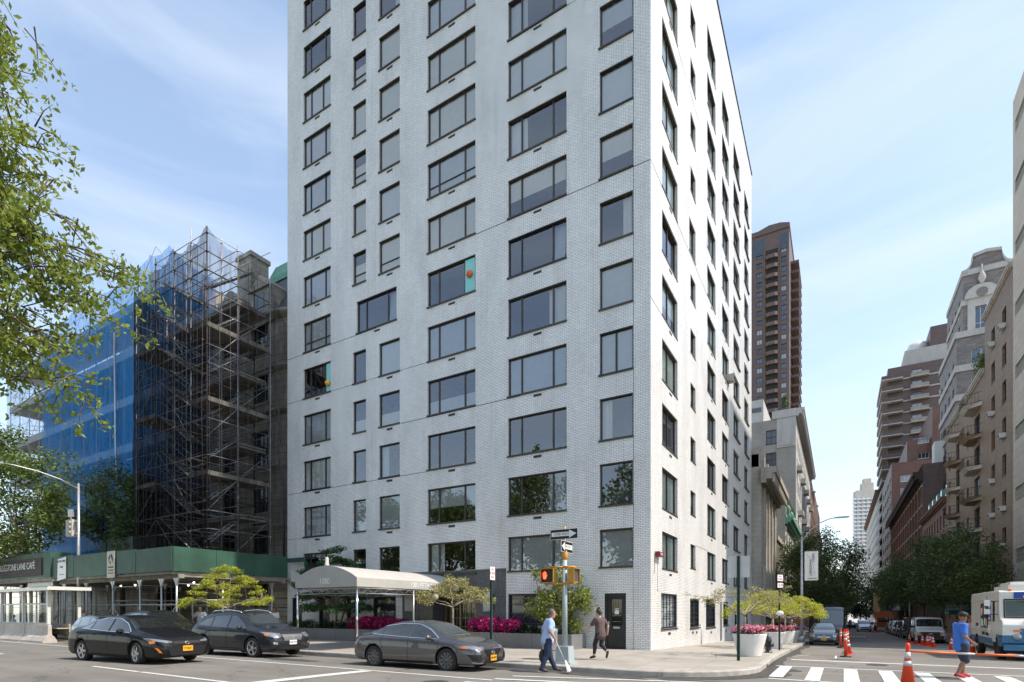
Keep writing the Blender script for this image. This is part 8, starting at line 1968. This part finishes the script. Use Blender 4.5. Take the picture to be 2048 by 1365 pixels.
# man in light blue shirt, walking to the right with a long handled dust pan
P1_ = person('man in light blue short sleeved shirt and navy trousers walking along the curb', (-.42, -8.15, RZ(-8.15)+.02), math.radians(38), 1.74,
  dict(chest=(.03, 0, 1.30), neck=(.06, 0, 1.47), head=(.12, 0, 1.60), pelvis=(-.02, 0, .93), elR=(.0, -.27, 1.14), wrR=(.14, -.24, .93), haR=(.17, -.23, .85), elL=(-.10, .25, 1.14), wrL=(-.10, .25, .90), haL=(-.10, .25, .82), knL=(.06, .10, .50), anL=(.22, .10, .09), toL=(.36, .11, .045), knR=(-.04, -.09, .48), anR=(-.20, -.09, .09), toR=(-.06, -.10, .045)),
  dict(top='shirt_lightblue', bottom='trousers_navy', shoe='shoe_dark', loose=1, pg=.020, hem=.062, cuff=1.0), 'hair_grey', 'skin_tan', girth=1.2, grip=(1., 1.), hands=True)
pan = thing('dust_pan', 'long gray handle with flared white end held by the man in blue shirt', 'dust pan', (-.42, -8.15, RZ(-8.15)+.02), math.radians(38))
m = MB(); m.tube([(.155, -.235, .90), (.42, -.28, .28)], .014, 8); m.build('handle', 'pan_grey', pan)
m = MB(); m.add([(.40, -.31, .32), (.44, -.25, .32), (.56, -.15, .04), (.44, -.42, .04), (.40, -.30, .34), (.45, -.26, .34), (.62, -.14, .05), (.50, -.44, .05)], [(0,1,2,3), (4,7,6,5), (0,3,7,4), (1,5,6,2), (2,6,7,3), (0,4,5,1)]); m.build('scoop', 'canvas_white', pan)
bg_ = thing('shoulder_bag', 'black crumpled bag hanging from the left hand of the man in blue', 'bag', (-.42, -8.15, RZ(-8.15)+.02), math.radians(38))
m = MB(); m.ball((-.10, .25, .42), .16, 12, (.75, .5, 1.25)); m.build('sack', 'bag_black', bg_); m = MB(); m.tube([(-.14, .25, .58), (-.10, .25, .82), (-.06, .25, .58)], .01, 5); m.build('strap', 'bag_black', bg_)
# woman walking left
person('woman in brown t-shirt and black cropped leggings walking left past the corner door', (-.16, -5.0, .165), math.radians(180-20), 1.62,
  dict(chest=(.02, 0, 1.29), neck=(.03, 0, 1.47), head=(.08, .0, 1.62), pelvis=(-.02, 0, .94), elR=(-.12, -.27, 1.16), wrR=(-.06, -.33, .95), haR=(-.02, -.34, .87), elL=(.20, .24, 1.17), wrL=(.42, .20, 1.02), haL=(.49, .19, .98), knL=(.16, .09, .52), anL=(.20, .09, .10), toL=(.34, .09, .05), knR=(.02, -.09, .50), anR=(-.26, -.10, .26), toR=(-.22, -.10, .10)),
  dict(top='tee_brown', bottom='leggings_black', shoe='shoe_dark', loose=1, tail=1, pg=.014, hem=.052, cuff=.6), 'hair_dark', 'skin_light', bun=True, girth=1.14, grip=(.8, .3), hands=True)
# man in blue t-shirt crossing
person('man in blue t-shirt, dark shorts, black cap and red sneakers crossing the street', (9.14, -3.6, .012), math.radians(22), 1.68,
  dict(chest=(-.02, 0, 1.31), neck=(.0, 0, 1.48), head=(.05, 0, 1.60), pelvis=(.0, 0, .94), elR=(-.08, -.26, 1.14), wrR=(.10, -.27, .97), haR=(.17, -.27, .93), elL=(.12, .25, 1.14), wrL=(.28, .26, .98), haL=(.33, .26, .91), knL=(.14, .10, .50), anL=(.10, .10, .10), toL=(.25, .11, .05), knR=(.06, -.08, .49), anR=(-.14, -.09, .10), toR=(.0, -.10, .05)),
  dict(top='tee_blue', bottom='shorts_slate', shoe='shoe_red', shorts=True, loose=1, tail=1, pg=.03), 'hair_dark', 'skin_brown', cap=True, girth=1.08, grip=(.4, .5), hands=True)
stand = dict(elR=(.0, -.25, 1.14), wrR=(.06, -.26, .90), haR=(.07, -.26, .82), elL=(.0, .25, 1.14), wrL=(.06, .26, .90), haL=(.07, .26, .82), knL=(.02, .10, .50), anL=(.0, .10, .09), toL=(.14, .12, .04), knR=(.02, -.10, .50), anR=(.0, -.10, .09), toR=(.14, -.12, .04))
s2_ = dict(stand); s2_.update(elR=(.18, -.24, 1.22), wrR=(.24, -.08, 1.42), haR=(.22, -.04, 1.49))
person('person with dark glasses in pale shirt under the shed above the navy vehicle', (-20.9, -6.15, .155), math.radians(-60), 1.80, s2_, dict(top='shirt_pale', bottom='trousers_navy', shoe='shoe_dark'), 'hair_dark', 'skin_tan')
person('person in pale flowered top standing in the shade beside the lamp post', (-33.3, -6.3, .155), math.radians(-100), 1.66, stand, dict(top='canvas_white', bottom='leggings_black', shoe='shoe_dark'), 'straw', 'skin_tan')
person('worker in pale shirt leaning near the shed end by the awning', (-20.6, -2.2, .155), math.radians(-70), 1.74, stand, dict(top='blind_grey', bottom='leggings_black', shoe='shoe_dark'), 'hair_dark', 'skin_brown')
person('person in lilac shirt standing at the serving side of the ice cream truck', (12.1, 13.6, RZ(13.6)), math.radians(200), 1.72, s2_, dict(top='shirt_lilac', bottom='trousers_navy', shoe='shoe_dark'), 'hair_dark', 'skin_brown', long_sleeve=True)
for i, (x, y, tp) in enumerate(((7.4, 92, 'sign_black'), (8.2, 95, 'tee_brown'), (7.0, 98, 'shirt_pale'))): person(['distant pedestrian in black crossing far down the street', 'distant pedestrian in brown crossing far down the street', 'distant pedestrian in a pale top far down the street'][i], (x, y, RZ(y)), i*1.3, 1.72, stand, dict(top=tp, bottom='leggings_black', shoe='shoe_dark'))
for i, x in enumerate((-32.0, -33.9, -38.1)): person(['diner in straw hat seated inside the outdoor cabin, middle', 'diner seated inside the outdoor cabin on the left', 'diner seated at the far left of the outdoor cabin'][i], (x, -8.2, -.25), math.radians(-90), 1.7, stand, dict(top=('shirt_pale', 'tee_brown', 'canvas_white')[i], bottom='trousers_navy', shoe='shoe_dark'), 'straw' if i == 0 else 'hair_dark', 'skin_tan')
bpy.data.scenes.remove(SCR)
